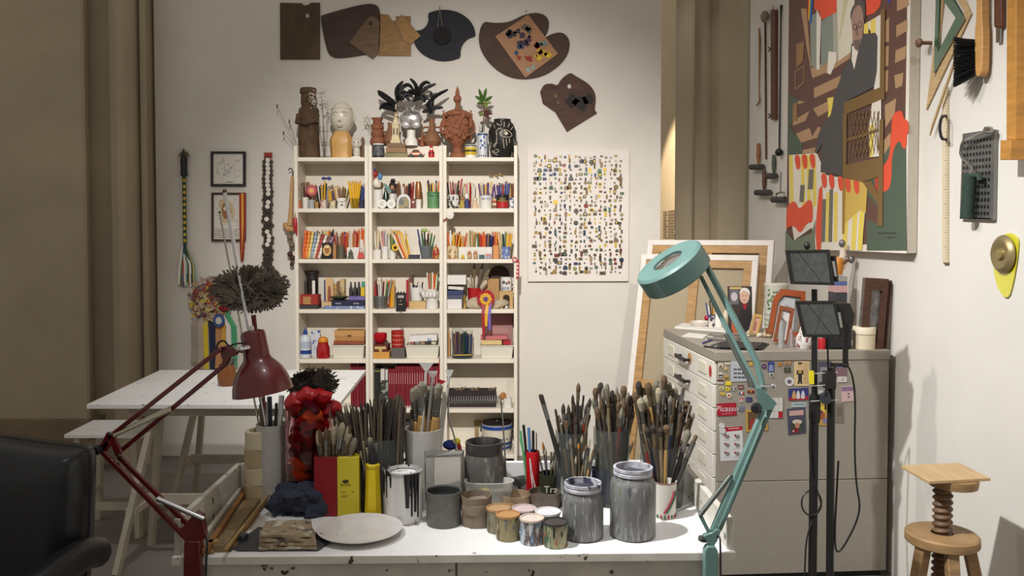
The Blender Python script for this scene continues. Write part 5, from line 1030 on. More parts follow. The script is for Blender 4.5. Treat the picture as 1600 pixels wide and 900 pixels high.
t = T('painted_tile', 'black tile with a gold cup picture', 'tile'); t.p('tile', G().prism(pw(rc(503, 379.5, 519.5, 404), 7.145), (0, .008, 0)), M((26, 24, 22), .3)); p_ = Pic(lambda x, y: W(x, y, 7.1448), (0, -1, 0)); p_.add(circ(511, 391, 6.6, 9, 20), (196, 160, 96)); p_.add([(507, 386), (515, 386), (513.5, 396), (508.5, 396)], (150, 90, 50)); p_.add(circ(511, 386, 4, 1.4), (224, 206, 160)); t.p('picture', p_.g, p_.mats); t.done()
slab('wood_block', 'small tan wooden box beside the gold cup tile', 'box', 520.3, 525.2, 381.5, 2, WOODB, 7.16, .04)
cup('olive tin with pencils in the lower pencil row', 533, 7.2, 383.5, 2, M((96, 90, 72), .4, .3, .2, 30), 7.18, 7.2, 'pencil_tin', 'tin'); pencils(533, 7, 10, 2, 362, ['red', 'orange', 'purple', 'brown', 'orange'], 'olive tin', 7.18)
slab('white_box', 'white box in the lower pencil row under the cream pencils', 'box', 542, 561.5, 386.5, 2, PW, 7.16, .07); pencils(551, 10, 12, 2, 360, ['natural wood', 'red', 'white', 'orange', 'cream'], 'white box with the little tree', 7.245, 1.1)
turn('tree_figurine', 'little green tree figurine in front of the white box', 'figurine', 548, 2, [(4.6, 404.5), (4.6, 400), (2.5, 398), (4, 395), (2, 392), (0, 388)], M((88, 92, 76), .6), 7.13, 12)
t = T('bag_charm', 'tiny red handbag charm leaning on the white cup', 'charm'); t.p('bag', G().prism(pw([(558.5, 404), (569, 404), (567.5, 394.5), (560, 394.5)], 7.125), (0, .012, 0)), M((190, 70, 62), .5), bev=.002); t.p('handle', G().tube(smooth([W(561, 395, 7.13), W(561.5, 388, 7.13), W(566, 388, 7.13), W(566.5, 395, 7.13)], 2, False), .0016), M((190, 70, 62), .5)); t.done()
cup('white cup at the end of the lower left pencil row', 566, 4.2, 374.5, 2, PW, 7.2, 4.2); pencils(566, 4, 5, 2, 358, ['orange', 'cream', 'white'], 'white end cup above the red charm', 7.2)
cup('white cup with red roses in the lower middle row', 589.5, 6.8, 390, 2, prn((218, 212, 206), (176, 60, 66), 34, .62), 7.17); pencils(590, 8, 9, 2, 360, ['orange', 'cream', 'black', 'white', 'purple'], 'white cup with red roses', 7.2)
cup('slim white cup with a red figure on it', 601.5, 5.2, 385, 2, prn((218, 212, 206), (176, 50, 50), 30, .66), 7.16); pencils(602, 6, 8, 2, 359, ['white', 'pink', 'silver', 'cream'], 'slim white cup with a red figure', 7.19)
cup('plain white cup behind the sunflower', 614, 5.8, 391, 2, PW, 7.17); pencils(613, 6, 7, 2, 360, ['yellow', 'white', 'green', 'cream'], 'plain white cup behind the sunflower', 7.2)
t = T('sunflower', 'small artificial sunflower leaning over the white cups', 'flower'); c = W(617.5, 387, 7.125)
for k in range(12): a = k*.524; t.p('petal', G().ball(c+Vector((math.cos(a)*.017, 0, math.sin(a)*.017)), (.008, .003, .008), 6, 5), M((220, 172, 30), .6))
t.p('centre', G().ball(c+Vector((0, -.003, 0)), (.011, .006, .011), 10, 6), M((44, 28, 18), .8)); t.p('stem', G().tube([c, Vector((c.x, 7.135, ROW[2]+.003))], .002), M((60, 90, 40), .6)); t.done()
pencils(636, 9, 13, 2, 360, ['yellow', 'yellow', 'white', 'orange', 'cream', 'black'], 'fan of yellow pencils leaning across the shelf', 7.2, 1.4, lean=-13, r=.0056)
slab('eraser_box', 'low dark box at the foot of the yellow pencil fan', 'box', 638, 655, 398, 2, M((44, 42, 60), .5), 7.15, .05)
cup('clear glass with blue and green pencils', 666, 9.5, 384, 2, M((190, 196, 198), .1, trans=.8, ior=1.1), 7.17, 7.5); pencils(666, 7, 11, 2, 360, ['blue', 'green', 'natural wood', 'black', 'olive'], 'clear glass with blue and green pencils', 7.17, 1.9)
turn('painted_ball', 'round red painted gourd at the end of the middle shelf', 'gourd', 681, 2, [(4, 404.5), (6, 398), (5.5, 391), (3, 387), (1, 384)], prn((150, 50, 44), (196, 150, 80), 40), 7.16, 18)
t = T('frog_figure', 'small green frog topper sitting on the pencils', 'figurine'); t.p('body', G().ball(W(663, 360, 7.15), (.024, .016, .014), 10, 8), M((150, 176, 90), .5))
for dx in (-3, 3): t.p('eye', G().ball(W(663+dx, 356.5, 7.145), .006, 8, 6), WHITE)
t.done()
cup('cream printed cup, first in the lower right pencil row', 707, 8.8, 384, 2, prn((206, 190, 150), (150, 110, 70), 36), 7.17, 8.8); pencils(707, 9, 12, 2, 361, ['orange', 'red', 'white', 'brown', 'yellow', 'dark red'], 'cream printed cup under the white rosette', 7.18)
slab('white_box', 'long white box with two painted eggs before it', 'box', 716.5, 769, 386, 2, PW, 7.17, .06); pencils(722, 6, 6, 2, 364, ['orange', 'yellow', 'natural wood'], 'long white box, first bunch', 7.245); pencils(738, 9, 10, 2, 362, ['white', 'cream', 'olive', 'natural wood'], 'long white box, pale bunch', 7.25, 1.1); pencils(757, 12, 13, 2, 361, ['blue', 'navy', 'green', 'red', 'orange', 'navy'], 'long white box, dark bunch', 7.25, 1.05, r=.006)
for lab, cx in (('painted wooden egg figure beside the yellow ball', 733.5), ('painted wooden egg figure, second of the two', 743)):
    t = T('painted_egg', lab, 'ornament', 'pair of painted egg figures'); X = XP(cx, 7.14, ROW[2]); t.p('egg', G().ball((X, 7.14, ROW[2]+.031), (.016, .016, .031), 12, 10), M((196, 160, 120), .4)); t.p('face', G().ball((X, 7.127, ROW[2]+.040), (.009, .005, .010), 8, 6), M((150, 90, 70), .5)); t.done()
turn('yellow_ball', 'tiny yellow ball beside the painted eggs', 'ball', 723, 2, [(.5, 404.5), (2.4, 403), (3, 401), (2.4, 398.6), (.3, 397.5)], M((206, 176, 50), .5), 7.14, 12)
slab('small_card', 'small green and blue card leaning on the white box', 'card', 748.5, 757, 398, 2, M((52, 84, 84), .5), 7.15, .004); slab('small_card', 'small multicoloured card beside the green one', 'card', 758.5, 768, 396.5, 2, prn((120, 150, 180), (200, 110, 90), 60, .5), 7.15, .004)
slab('orange_box', 'narrow orange box beside the blue glass', 'box', 770.3, 779.5, 383.5, 2, M((196, 132, 76), .5), 7.16, .05); pencils(775, 4, 5, 2, 362, ['black', 'yellow', 'orange', 'red'], 'row behind the narrow orange box', 7.27)
cup('blue decorated glass at the end of the lower pencil row', 790.5, 7.6, 385.5, 2, prn((96, 116, 170), (206, 200, 190), 40, .55), 7.17, 6.8); pencils(790, 8, 9, 2, 362, ['natural wood', 'green', 'yellow', 'cream', 'black'], 'blue decorated glass', 7.18)
t = T('white_badge', 'round white paper badge on the bookcase upright', 'badge'); c = W(703, 336, 7.085); t.p('disc', G().lathe(c, [(.028, 0), (.028, .004), (.02, .006), (0, .006)], 20, axis=(0, -1, 0)), M((214, 208, 200), .6)); t.p('ribbon', G().prism(pw([(692, 344), (698, 340), (699, 342), (693, 346)], 7.08), (0, .002, 0)), M((150, 40, 44), .6)); t.done()
t = T('charm_strap', 'red and white woven strap hanging at the bookcase edge', 'strap'); t.p('loop', G().lathe(W(804, 405, 7.085), [(.012, 0), (.018, 0), (.018, .006), (.012, .006), (.012, 0)], 16, axis=(0, -1, 0), cap=False), M((190, 80, 84), .6)); t.p('band', G().prism(pw([(807.5, 407), (811.5, 406), (810.5, 435), (806.5, 435)], 7.088), (0, .003, 0)), M((164, 26, 34), .6))
for k in range(4): t.p('stitch', G().prism(pw(rc(807.8-.2*k, 411+k*6, 809.8-.2*k, 414+k*6), 7.0865), (0, .0012, 0)), WHITE)
t.done()
# ---- third row
slab('low_box', 'dark grey box at the bottom under the red tool box', 'box', 464.5, 496.5, 477.5, 3, M((52, 50, 50), .5), 7.13, .12)
slab('red_tool_box', 'red box with stacked brass rings on its front', 'box', 466, 496.5, 461.5, 3, M((150, 42, 34), .45), 7.14, .10, 477.2, deco=tuple(('brass_ring', rc(473.5, 464+k*3, 485.5, 466.2+k*3), (176, 142, 84)) for k in range(4)))
turn('lens_case', 'black cylindrical lens case behind the red tool box', 'case', 488.5, 3, [(9, 483.5), (9, 432), (10.5, 431), (10.5, 428), (8.5, 427)], M((36, 32, 30), .4), 7.29, 20)
cup('clear drinking glass behind the red tool box', 472, 6, 442, 3, GLASS, 7.27); slab('white_card', 'narrow white card standing before the lens case', 'card', 487, 492.5, 441.5, 3, WHITE, 7.25, .004)
slab('hobby_book', 'small framed photo with a warm figure behind the green dish', 'photo', 508.5, 521, 438, 3, M((206, 170, 120), .5), 7.27, .01, deco=(('figure', smooth([(512, 478), (518, 478), (517, 450), (515, 445), (512, 450)], 1), (150, 84, 60)),))
for k, (x, w, y, c, nm) in enumerate(((506.3, 2, 441, (50, 60, 130), 'blue'), (522, 4, 447, (180, 140, 80), 'tan'), (526.3, 4, 443, (120, 90, 60), 'brown'), (531, 7, 440, (196, 170, 120), 'straw'))): slab('upright_book', nm+' narrow book standing behind the green dish', 'book', x, x+w, y, 3, M(c, .6), 7.265, .07)
slab('patterned_box', 'blue patterned flat box at the bottom of its stack', 'box', 506.5, 570, 479, 3, prn((112, 128, 168), (190, 196, 204), 30, .55), 7.125, .13); slab('navy_box', 'navy box with silver lettering marks on the blue box', 'box', 518, 569.5, 470, 3, M((30, 30, 56), .45), 7.13, .12, 478.8, deco=(('mark', rc(524, 473.5, 533, 475), (150, 150, 160)), ('mark', rc(552, 473.5, 561, 475), (150, 150, 160)))); slab('violet_box', 'violet pencil box on top of the navy box', 'box', 544.5, 570, 464.5, 3, M((112, 100, 160), .45, 0, .2, 40), 7.14, .10, 469.8); slab('small_book', 'small cream book beneath the green dish', 'book', 503, 518, 473, 3, M((196, 164, 120), .5), 7.14, .08, 478.8)
t = T('green_dish', 'dark green dish holding small brushes on the boxes', 'dish'); zb_ = ROW[3]+(483.5-469.8)/223+.001; X = XP(530, 7.18, zb_); t.p('dish', G().lathe((X, 7.18, zb_), [(.03, 0), (.06, .012), (.07, .022), (.064, .022), (.03, .006), (0, .006)], 24, cap=False), M((48, 64, 44), .35))
for k in range(6): t.p('small_brush', G().tube([Vector((X+pr.uniform(-.03, .03), 7.18, zb_+.012)), Vector((X+pr.uniform(-.06, .05), 7.17, zb_+pr.uniform(.06, .11)))], [.003, .0015], 5), M(((150, 140, 120), (60, 50, 44), (110, 90, 60))[k % 3], .5))
t.done()
for k, x in enumerate((548.5, 555, 561)): turn('spray_bottle', ['dark spray bottle nearest the green dish', 'dark spray bottle in the middle of three', 'dark spray bottle beside the yellow box'][k], 'bottle', x, 3, [(3, 470), (3, 455), (1.6, 451), (1.4, 446-k), (.8, 444)], M((44, 42, 40), .4), 7.285, 12, ROW[3]+.062)
slab('yellow_box', 'small yellow box standing on the violet box stack', 'box', 563.5, 569.8, 450.5, 3, M((206, 176, 40), .5), 7.17, .05, 464.2); slab('teal_box', 'small teal packet behind the yellow box', 'packet', 565, 569.5, 443, 3, M((60, 150, 130), .5), 7.25, .02)
cup('small galvanised metal bucket of pencils', 595.5, 11, 463.5, 3, M((150, 150, 150), .3, .9, .15, 20), 7.17, 9.2, 'bucket', 'bucket', deco=((.93, .99, M((170, 170, 170), .3, .9)), (.3, .36, M((130, 130, 130), .3, .9)))); pencils(595, 11, 16, 3, 438, ['white', 'red', 'black', 'dark red', 'cream', 'green', 'silver'], 'small galvanised bucket', 7.18)
pencils(612, 4, 5, 3, 440, ['orange', 'yellow', 'natural wood'], 'row between bucket and black radio', 7.22, 1.2, r=.0065)
t = T('pocket_radio', 'small black boxy gadget hanging over the shelf edge', 'radio'); t.p('body', G().prism(pw(rc(618.5, 458, 634, 486), 7.088), (0, .03, 0)), M((30, 28, 28), .35), bev=.003)
for x in (622, 626.5, 631): t.p('knob', G().lathe(W(x, 458.5, 7.10), [(.006, 0), (.006, .012)], 8), BLACK)
t.p('dial', G().prism(pw(rc(621.5, 461.5, 631, 465.5), 7.0868), (0, .001, 0)), M((170, 166, 160), .4)); t.p('lettering', G().prism(pw(rc(623, 475, 629, 476.2), 7.0868), (0, .001, 0)), M((170, 150, 110), .4)); t.p('emblem', G().lathe(W(626, 470, 7.088), [(.008, 0), (0, .002)], 3, axis=(0, -1, 0)), M((150, 140, 130), .4)); t.done()
t = T('hanging_key', 'little metal key hanging below the black gadget', 'key'); t.p('bow', G().lathe(W(626, 489, 7.085), [(.005, 0), (.009, 0), (.009, .004), (.005, .004), (.005, 0)], 12, axis=(0, -1, 0), cap=False), STEEL); t.p('shaft', G().tube([W(626, 491, 7.083), W(625.4, 496, 7.083)], .0025), STEEL); t.done()
for k, (x, w, y, c) in enumerate(((634.5, 3, 441, (170, 40, 60)), (638, 3, 438, (150, 90, 70)), (641.5, 3.6, 434, (96, 60, 44)))): slab('upright_book', ['crimson', 'rosy brown', 'dark brown'][k]+' slim book behind the white pen cup', 'book', x, x+w, y, 3, M(c, .6), 7.26, .07)
slab('wooden_box', 'pale wooden box under the white pen cup', 'box', 639.5, 665, 472, 3, wood((196, 164, 110), .15, 8), 7.15, .09)
zc = ROW[3]+11.5/223+.002; cup('white cup of black pens on the wooden box', 651, 10.2, 451, 3, PW, 7.2, 9, zb=zc, ybase=472); pencils(651, 8, 7, 3, 444, ['black', 'navy', 'white', 'silver'], 'white cup on the wooden box', 7.2, 1.3, zb=zc, ybase=472)
t = T('hand_vase', 'white porcelain vase shaped like a fist', 'vase'); X = XP(673, 7.17, ROW[3]); z = ROW[3]; s = s_(7.17)
t.p('wrist', G().lathe((X+.01, 7.17, z+.0006), [(.043, 0), (.045, .02), (.042, .06), (.05, .09)], 20), PW)
t.p('palm', G().ball((X+.004, 7.17, z+.105), (.055, .042, .034), 16, 10), PW)
for k in range(4): t.p('finger', G().tube(smooth([(X-.045+k*.026, 7.155, z+.12), (X-.048+k*.026, 7.12, z+.116), (X-.044+k*.025, 7.115, z+.092), (X-.036+k*.023, 7.13, z+.086)], 1, False), .012, 10), PW)
t.p('thumb', G().tube([(X-.05, 7.16, z+.10), (X-.066, 7.145, z+.118), (X-.062, 7.135, z+.14)], [.015, .013, .009], 10), PW); t.done()
pencils(676, 8, 12, 3, 428, ['red', 'red', 'green', 'white', 'olive', 'orange'], 'white fist vase', 7.185, 1.2, zb=ROW[3]+.11, ybase=459, jy=3)
# right compartment of row three
for nm, lab, y0, y1, c, x0, x1, tl in (('white_box', 'white cardboard box topmost of the stack of boxes', 431, 445.5, (214, 210, 202), 699, 728, 0), ('notebook', 'white notebook lying askew on the navy box', 449, 453.5, (206, 200, 190), 700, 724, 4), ('navy_box', 'navy blue box in the stack of boxes', 455, 461.5, (44, 52, 92), 699, 724, 0), ('slate_box', 'slate coloured box beneath the navy box', 461.8, 468.3, (66, 72, 92), 699, 724, 0), ('white_box', 'white box with a faint grey picture, lowest of its stack', 468.6, 483.5, (210, 204, 200), 699, 721.5, 0)): slab(nm, lab, 'box' if nm != 'notebook' else 'notebook', x0, x1, y0, 3, M(c, .5), 7.14, .12, y1, tl)
cup('red metal pot holding dried pods and brushes', 741.5, 11, 452, 3, M((164, 26, 28), .35), 7.22, 10, 'pot', 'pot')
for k, (x0, x1, y1, w, c) in enumerate(((738, 731, 437, .010, (176, 164, 140)), (742, 741, 411, .012, (110, 90, 66)), (744, 755, 411, .014, (96, 84, 70)), (746, 766, 418, .014, (120, 104, 84)), (747, 761, 437, .018, (186, 172, 150)), (740, 735, 428, .008, (150, 140, 120)), (743, 745, 430, .012, (190, 180, 160)))):
    a, b = W(x0, 458, 7.22), W(x1, y1, 7.2); one('dried_pod', ['short pale', 'tall dark', 'tall curved', 'long slanting grey', 'broad pale', 'thin bent', 'upright cream'][k]+' dried seed pod in the red pot', 'dried plant', G().tube([a, a.lerp(b, .45), a.lerp(b, .8), b], [.004, w*.9, w, .002], 7), M(c, .8, 0, .2, 30), 'dried pods in the red pot')
turn('wooden_disc', 'dark round wooden palette at the back of the third shelf', 'palette', 781, 3, [(.1, 0), (16, 0), (16, 2), (.1, 2)], wood((70, 46, 32)), 7.3, 28, ROW[3]+.2) if 0 else one('wooden_disc', 'dark round wooden disc standing behind the mug', 'disc', G().lathe(W(780, 431, 7.325), [(0, 0), (.075, 0), (.075, .01), (0, .01)], 32, axis=(0, -1, 0)).box(tuple(W(776, 483.3, 7.325)), tuple(W(784, 440, 7.318))), wood((66, 44, 30)))
slab('tan_packet', 'tan folded paper packet behind the rosette', 'packet', 754, 780, 439, 3, M((176, 134, 86), .7, 0, .15, 12), 7.27, .03)
t = T('rag_bundle', 'crumpled beige cloth behind the red and yellow rosette', 'cloth'); t.p('cloth', G().ball(W(760, 474, 7.17), (.155, .05, .045), 28, 14).jit(.022, 14), M((176, 160, 136), .9, 0, .15, 20, .2)); t.done()
t = T('rosette', 'red and yellow ribbon rosette with trailing ribbons', 'rosette'); c = W(759, 467, 7.09)
for k in range(16):
    a = k*math.pi/8; t.p('pleat', G().prism([c+Vector((r*math.cos(a+d), 0 if r < .04 else -.006*(k % 2), r*math.sin(a+d))) for r, d in ((.022, -.2), (.060, -.2), (.064, 0), (.060, .2), (.022, .2))], (0, .004, 0)), M((160, 24, 34), .5))
for k in range(10):
    a = k*.628; t.p('pleat', G().prism([c+Vector((r*math.cos(a+d), -.008-.004*(k % 2), r*math.sin(a+d))) for r, d in ((.008, -.3), (.040, -.28), (.042, 0), (.040, .28), (.008, .3))], (0, .003, 0)), M((214, 160, 36), .5))
for k in range(6): a = k*1.047; t.p('centre_fold', G().ball(c+Vector((.01*math.cos(a), -.014, .01*math.sin(a))), (.008, .004, .008), 6, 5), M((84, 60, 120), .5))
for x, x2, y1, cc in ((754.5, 756, 524, (150, 20, 30)), (760, 759, 510, (214, 160, 36)), (764.5, 765, 515, (104, 84, 160))): t.p('ribbon_tail', ribbon([(x+1.5, 474, 0), (x, 490, -.012), (x2, y1, -.012)], 4.6, 7.088), M(cc, .5))
t.done()
cup('white mug with dark marks and blue zeros', 791, 9.2, 435.5, 3, PW, 7.22, 8.8, 'mug', 'mug', handle=1, zb=ROW[3]+27.5/222, ybase=456)
p_ = Pic(lambda x, y: W(x, y, 7.22-9.4/222), (0, -1, 0)); 
t = T('mug_print', 'printed dark shapes and blue zeros on the white mug front', 'lettering')
for x, y, r, c in ((787, 441, 2.4, (60, 62, 60)), (791.5, 443, 2, (80, 84, 80)), (795, 441, 2, (150, 60, 54))): p_.add(circ(x, y, r), c)
for x in (785.5, 789.5, 793.5):
    o_, i_ = circ(x, 450.5, 1.7, 2.2, 10), circ(x, 450.5, .9, 1.3, 10)
    for k in range(10): j = (k+1) % 10; p_.add([o_[k], o_[j], i_[j], i_[k]], (60, 72, 130), 0)
g_m = p_
t.p('print', p_.g, p_.mats); e = t.done(); mg = [o for o in bpy.data.objects if o.name.startswith('mug') and o.type == 'EMPTY' and 'zeros' in o.get('label', '') and o is not e][0]
ch = e.children[0]; w_ = e.location.copy(); ch.parent = mg; ch.location = w_-mg.location; bpy.data.objects.remove(e)
t = T('arch_house', 'small wooden house block with an arched window', 'block'); s = s_(7.17); X = XP(791, 7.17, ROW[3]); z = ROW[3]; wd_ = wood((186, 150, 96), .15, 9)
out_ = [(-.048, 0), (-.024, 0), (-.024, .075)]+[(-.024*math.cos(math.pi*k/8), .075+.024*math.sin(math.pi*k/8)) for k in range(1, 8)]+[(.024, .075), (.024, 0), (.048, 0), (.048, .122), (-.048, .122)]
t.p('block', G().prism([Vector((X+a, 7.15, z+.0006+b)) for a, b in out_], (0, .09, 0)), wd_); t.p('bell', G().lathe((X, 7.19, z+.002), [(.018, 0), (.014, .02), (.006, .036), (0, .04)], 14), M((196, 190, 180), .3, .4)); t.done()
turn('brass_cup', 'tiny brass cup at the foot of the box stack', 'cup', 726, 3, [(4, 483.5), (2, 480), (2.5, 470), (3, 462)], M((150, 120, 60), .4, .5), 7.14, 12)
# ---- fourth row
t = T('glue_bottle', 'white glue bottle with blue cap and blue label', 'bottle'); s = s_(7.17); X = XP(477.5, 7.17, ROW[4]); z = ROW[4]; L_ = M((196, 200, 206), .35)
t.p('body', G().lathe((X, 7.17, z+.004), [(8.5/s, 0), (8.8/s, 3/s), (8.8/s, 28/s), (7/s, 33/s), (3.5/s, 36/s)], 22), L_); t.p('cap', G().lathe((X, 7.17, z+.004+36/s), [(3.6/s, 0), (3.4/s, 5/s), (1.6/s, 7/s), (.8/s, 12/s)], 14), M((36, 66, 130), .35)); t.p('label', G().lathe((X, 7.17, z+.004), [(8.9/s, 6/s), (8.9/s, 12/s)], 22, cap=False), M((30, 62, 130), .4)); t.p('label_text', text('glue', .03).xf(Matrix.Translation((X, 7.17-9.1/s, z+.105)) @ Matrix.Rotation(math.pi/2, 4, 'X')), M((50, 70, 120), .5)) if 0 else None
for k in range(4): t.p('label_line', G().lathe((X, 7.17, z+.004), [(8.88/s, (16+2.6*k)/s), (8.88/s, (16.9+2.6*k)/s)], 22, cap=False), M((96, 116, 160), .5))
t.p('dish', G().lathe((X, 7.17, z+.0006), [(.046, 0), (.05, .003), (0, .003)], 24), M((190, 184, 170), .3)); t.done()
slab('paint_pouch', 'pale pouch with blue print behind the glue bottle', 'pouch', 485, 500, 521, 4, prn((206, 206, 210), (70, 90, 150), 28, .6), 7.22, .03, 551) if 0 else slab('paint_pouch', 'pale pouch with blue print behind the glue bottle', 'pouch', 485, 500, 521, 4, prn((206, 206, 210), (70, 90, 150), 28, .6), 7.23, .03)
turn('red_jar', 'glossy red jar with a round orange lid', 'jar', 505, 4, [(10, 562), (10.5, 558), (10.3, 546), (8, 540), (8, 537)], M((150, 14, 20), .2, coat=.4), 7.17, 24, parts=('body', ('lid', G().lathe((XP(505, 7.17, ROW[4]), 7.17, ROW[4]+25.3/s), [(7.6/s, 0), (8/s, 2/s), (6.5/s, 6/s), (3/s, 8/s), (0, 8.4/s)], 20), M((206, 130, 30), .4))))
TRAY = M((212, 206, 190), .4)
def tray(label, x0, x1, ytop, row, Y=7.125, dep=.19):
    s = s_(Y); z = ROW[row]+.0006; xa, xb = XP(x0, Y, z), XP(x1, Y, z); h = (BASEY[row]-ytop)/s; i = .012; w = .004; t = T('storage_tray', label, 'tray', 'cream storage trays')
    def ringp(o, zz): return [Vector((xa+o, Y+o, zz)), Vector((xb-o, Y+o, zz)), Vector((xb-o, Y+dep-o, zz)), Vector((xa+o, Y+dep-o, zz))]
    R_ = [ringp(i, z), ringp(.002, z+h-.008), ringp(-.003, z+h-.008), ringp(-.003, z+h), ringp(w, z+h), ringp(i+w, z+w)]; g = G()
    for r in R_: g.v += r
    for k in range(5): g.f += [(4*k+j, 4*k+(j+1) % 4, 4*k+4+(j+1) % 4, 4*k+4+j) for j in range(4)]
    g.f += [(3, 2, 1, 0), (20, 21, 22, 23)]; g.m = [0]*len(g.f); t.p('tray', g, TRAY, bev=.003); return t.done()
tray('cream plastic tray under the two wooden cases', 518, 569.5, 540.5, 4); tray('cream plastic tray holding loose papers', 633, 686.5, 540.5, 4); tray('cream plastic tray holding pink and yellow books', 750, 802.5, 541, 4)
zt2 = 540
slab('wooden_case', 'reddish wooden case lying on the cream tray', 'case', 521, 569, 535, 4, wood((140, 74, 50), .2), 7.14, .15, 539.9); slab('wooden_case', 'pale wooden case with a small catch, middle of its pile', 'case', 523, 569, 528, 4, wood((176, 124, 70), .2), 7.15, .13, 534.8); slab('wooden_case', 'pale wooden case with a dark catch, topmost of its pile', 'case', 522.5, 569.5, 518.5, 4, wood((190, 142, 84), .2), 7.15, .13, 527.8, deco=(('catch', rc(543, 523.5, 549, 526), (70, 54, 36)),))
slab('yellow_wooden_box', 'yellow wooden box beneath the dark red chest', 'box', 581.5, 608.5, 551.5, 4, wood((196, 142, 66), .15), 7.13, .14); slab('dark_red_chest', 'small dark red wooden chest with a brass clasp', 'box', 583, 606, 540, 4, wood((92, 34, 28), .2), 7.135, .12, 551.3, deco=(('brass_plate', rc(585.5, 541.5, 603, 545.5), (196, 170, 110)), ('clasp', [(591, 545.6), (598, 545.6), (596, 550), (593, 550)], (190, 150, 80))))
turn('red_bowl', 'shiny red bowl standing on the dark red chest', 'bowl', 594, 4, [(5, 539.6), (8.5, 537), (10.8, 531), (11, 524), (10.2, 524), (9.8, 531), (6, 537)], M((170, 12, 28), .25, coat=.3), 7.19, 26, ROW[4]+22.2/222+.002)
slab('grey_box', 'flat grey box under the plaid tin', 'box', 611, 632.5, 545.5, 4, M((92, 86, 80), .5), 7.14, .10)
t = T('plaid_tin', 'round red tin with a tartan pattern', 'tin'); X = XP(621.5, 7.19, ROW[4]); zz = ROW[4]+16.5/222+.002; s = s_(7.19); t.p('body', G().lathe((X, 7.19, zz), [(9.6/s, 0), (9.6/s, 23/s), (10/s, 23.2/s), (10/s, 25.5/s), (0, 25.8/s)], 26), M((168, 34, 28), .35))
for k in range(3): t.p('stripe', G().lathe((X, 7.19, zz), [(9.68/s, (4+k*7)/s), (9.68/s, (5+k*7)/s)], 26, cap=False), M((196, 160, 130), .4))
for k in range(12): a = k*math.pi/6+.2; t.p('stripe', G().box((X+9.55/s*math.cos(a)-.0015, 7.19+9.55/s*math.sin(a)-.0015, zz+.003), (X+9.55/s*math.cos(a)+.0015, 7.19+9.55/s*math.sin(a)+.0015, zz+22.5/s)), M((120, 24, 24), .4))
t.done()
slab('folded_papers', 'white printed paper slip lying in the middle tray', 'paper', 640, 683, 526.5, 4, prn((218, 214, 210), (120, 140, 180), 22, .62), 7.17, .10, 536, -3)
for k in range(5): slab('trinket_box', ['rosy', 'grey', 'brass', 'dark', 'cream'][k]+' little tin lying in the middle tray', 'tin', 640+k*8.5, 647+k*8.5, 536.5, 4, M(((150, 90, 84), (130, 126, 120), (150, 130, 96), (60, 56, 54), (196, 186, 160))[k], .4), 7.15, .05, 540.3, pr.uniform(-6, 6))
for lab, cx, r, y in (('clear glass jar of pens on the fourth shelf', 714.5, 8, 514.5), ('second clear glass jar holding green and blue pens', 730.5, 8.5, 519)): cup(lab, cx, r, y, 4, GLASS, 7.2, r, 'glass_jar', 'jar', th=.5)
pencils(714, 7, 8, 4, 521, ['red', 'purple', 'pink', 'silver', 'natural wood'], 'first clear glass jar of pens', 7.2, 1.1); pencils(730, 7, 9, 4, 520, ['green', 'blue', 'white', 'navy', 'silver'], 'second clear glass jar', 7.2, 1.1); pencils(701, 3, 3, 4, 520, ['natural wood', 'orange'], 'corner beside the clear jars', 7.22, .8)
t = T('oval_dish', 'dark oval dish with yellow pencils before the glass jars', 'dish'); X = XP(722, 7.135, ROW[4]); t.p('dish', G().lathe((X, 7.135, ROW[4]+.0006), [(.045, 0), (.07, .014), (.074, .02), (.066, .018), (.04, .006), (0, .006)], 28, cap=False, sy=.35), M((52, 58, 74), .35))
for k in range(4): t.p('crayon', G().tube([(X-.06+.01*k, 7.128+.005*k, ROW[4]+.024), (X+.05+.006*k, 7.130+.004*k, ROW[4]+.026)], .004, 6), M((196, 160, 60), .5))
t.done()
slab('yellow_book', 'yellow book lying in the last cream tray', 'book', 752, 784, 533.5, 4, M((206, 180, 120), .5), 7.14, .13, 540.6); slab('pink_book', 'pink book lying over the yellow book', 'book', 751, 793, 527, 4, M((186, 104, 104), .5), 7.145, .13, 533, -1.5); slab('red_box', 'small red box standing in the last cream tray', 'box', 786, 798, 534, 4, M((164, 30, 36), .5), 7.14, .06, 540.6)
slab('pink_case', 'large translucent pink plastic case behind the rosette ribbons', 'case', 760, 801, 491, 4, M((186, 140, 136), .3, alpha=.75), 7.295, .03)
# ---- fifth row: books
BR = [(120, 22, 36), (112, 20, 34), (128, 26, 40), (104, 18, 30)]
xb_ = 607.2; k = 0
while xb_ < 686:
    w = pr.uniform(3.2, 4.1); h = 579.5 if xb_ < 616 else (574+pr.uniform(0, .8)); t = T('red_book', 'crimson hardback in the long red row behind the big brushes', 'book', 'row of crimson books')
    g = G().box((XP(xb_, 7.15, .4), 7.15, ROW[5]+.0006), (XP(xb_+w-.25, 7.15, .4), 7.29, ROW[5]+(640-h)/s_(7.15))); t.p('cover', g, M(BR[k % 4], .5), bev=.001); t.p('spine_line', G().prism(pw(rc(xb_+w*.35, 583, xb_+w*.6, 600), 7.1495), (0, .0005, 0)), M((190, 130, 130), .5)); t.p('spine_label', G().prism(pw(rc(xb_+w*.2, 634, xb_+w*.75, 638), 7.1495), (0, .0005, 0)), M((206, 180, 180), .5)); t.done(); xb_ += w; k += 1
slab('red_book', 'large crimson book lying flat on top of the red row', 'book', 624, 686, 571.2, 5, M((120, 22, 36), .5), 7.16, .12, 573.3)
for k in range(7): slab('dark_book', 'thin black book with yellow spine mark, in the dark stack', 'book', 582.5+k*1.6, 584+k*1.6, 578, 5, M((34, 34, 30), .5), 7.16, .12, group='thin black books', bev=0, deco=(('spine_mark', rc(582.7+k*1.6, 579, 583.8+k*1.6, 580.5), (170, 166, 70)),))
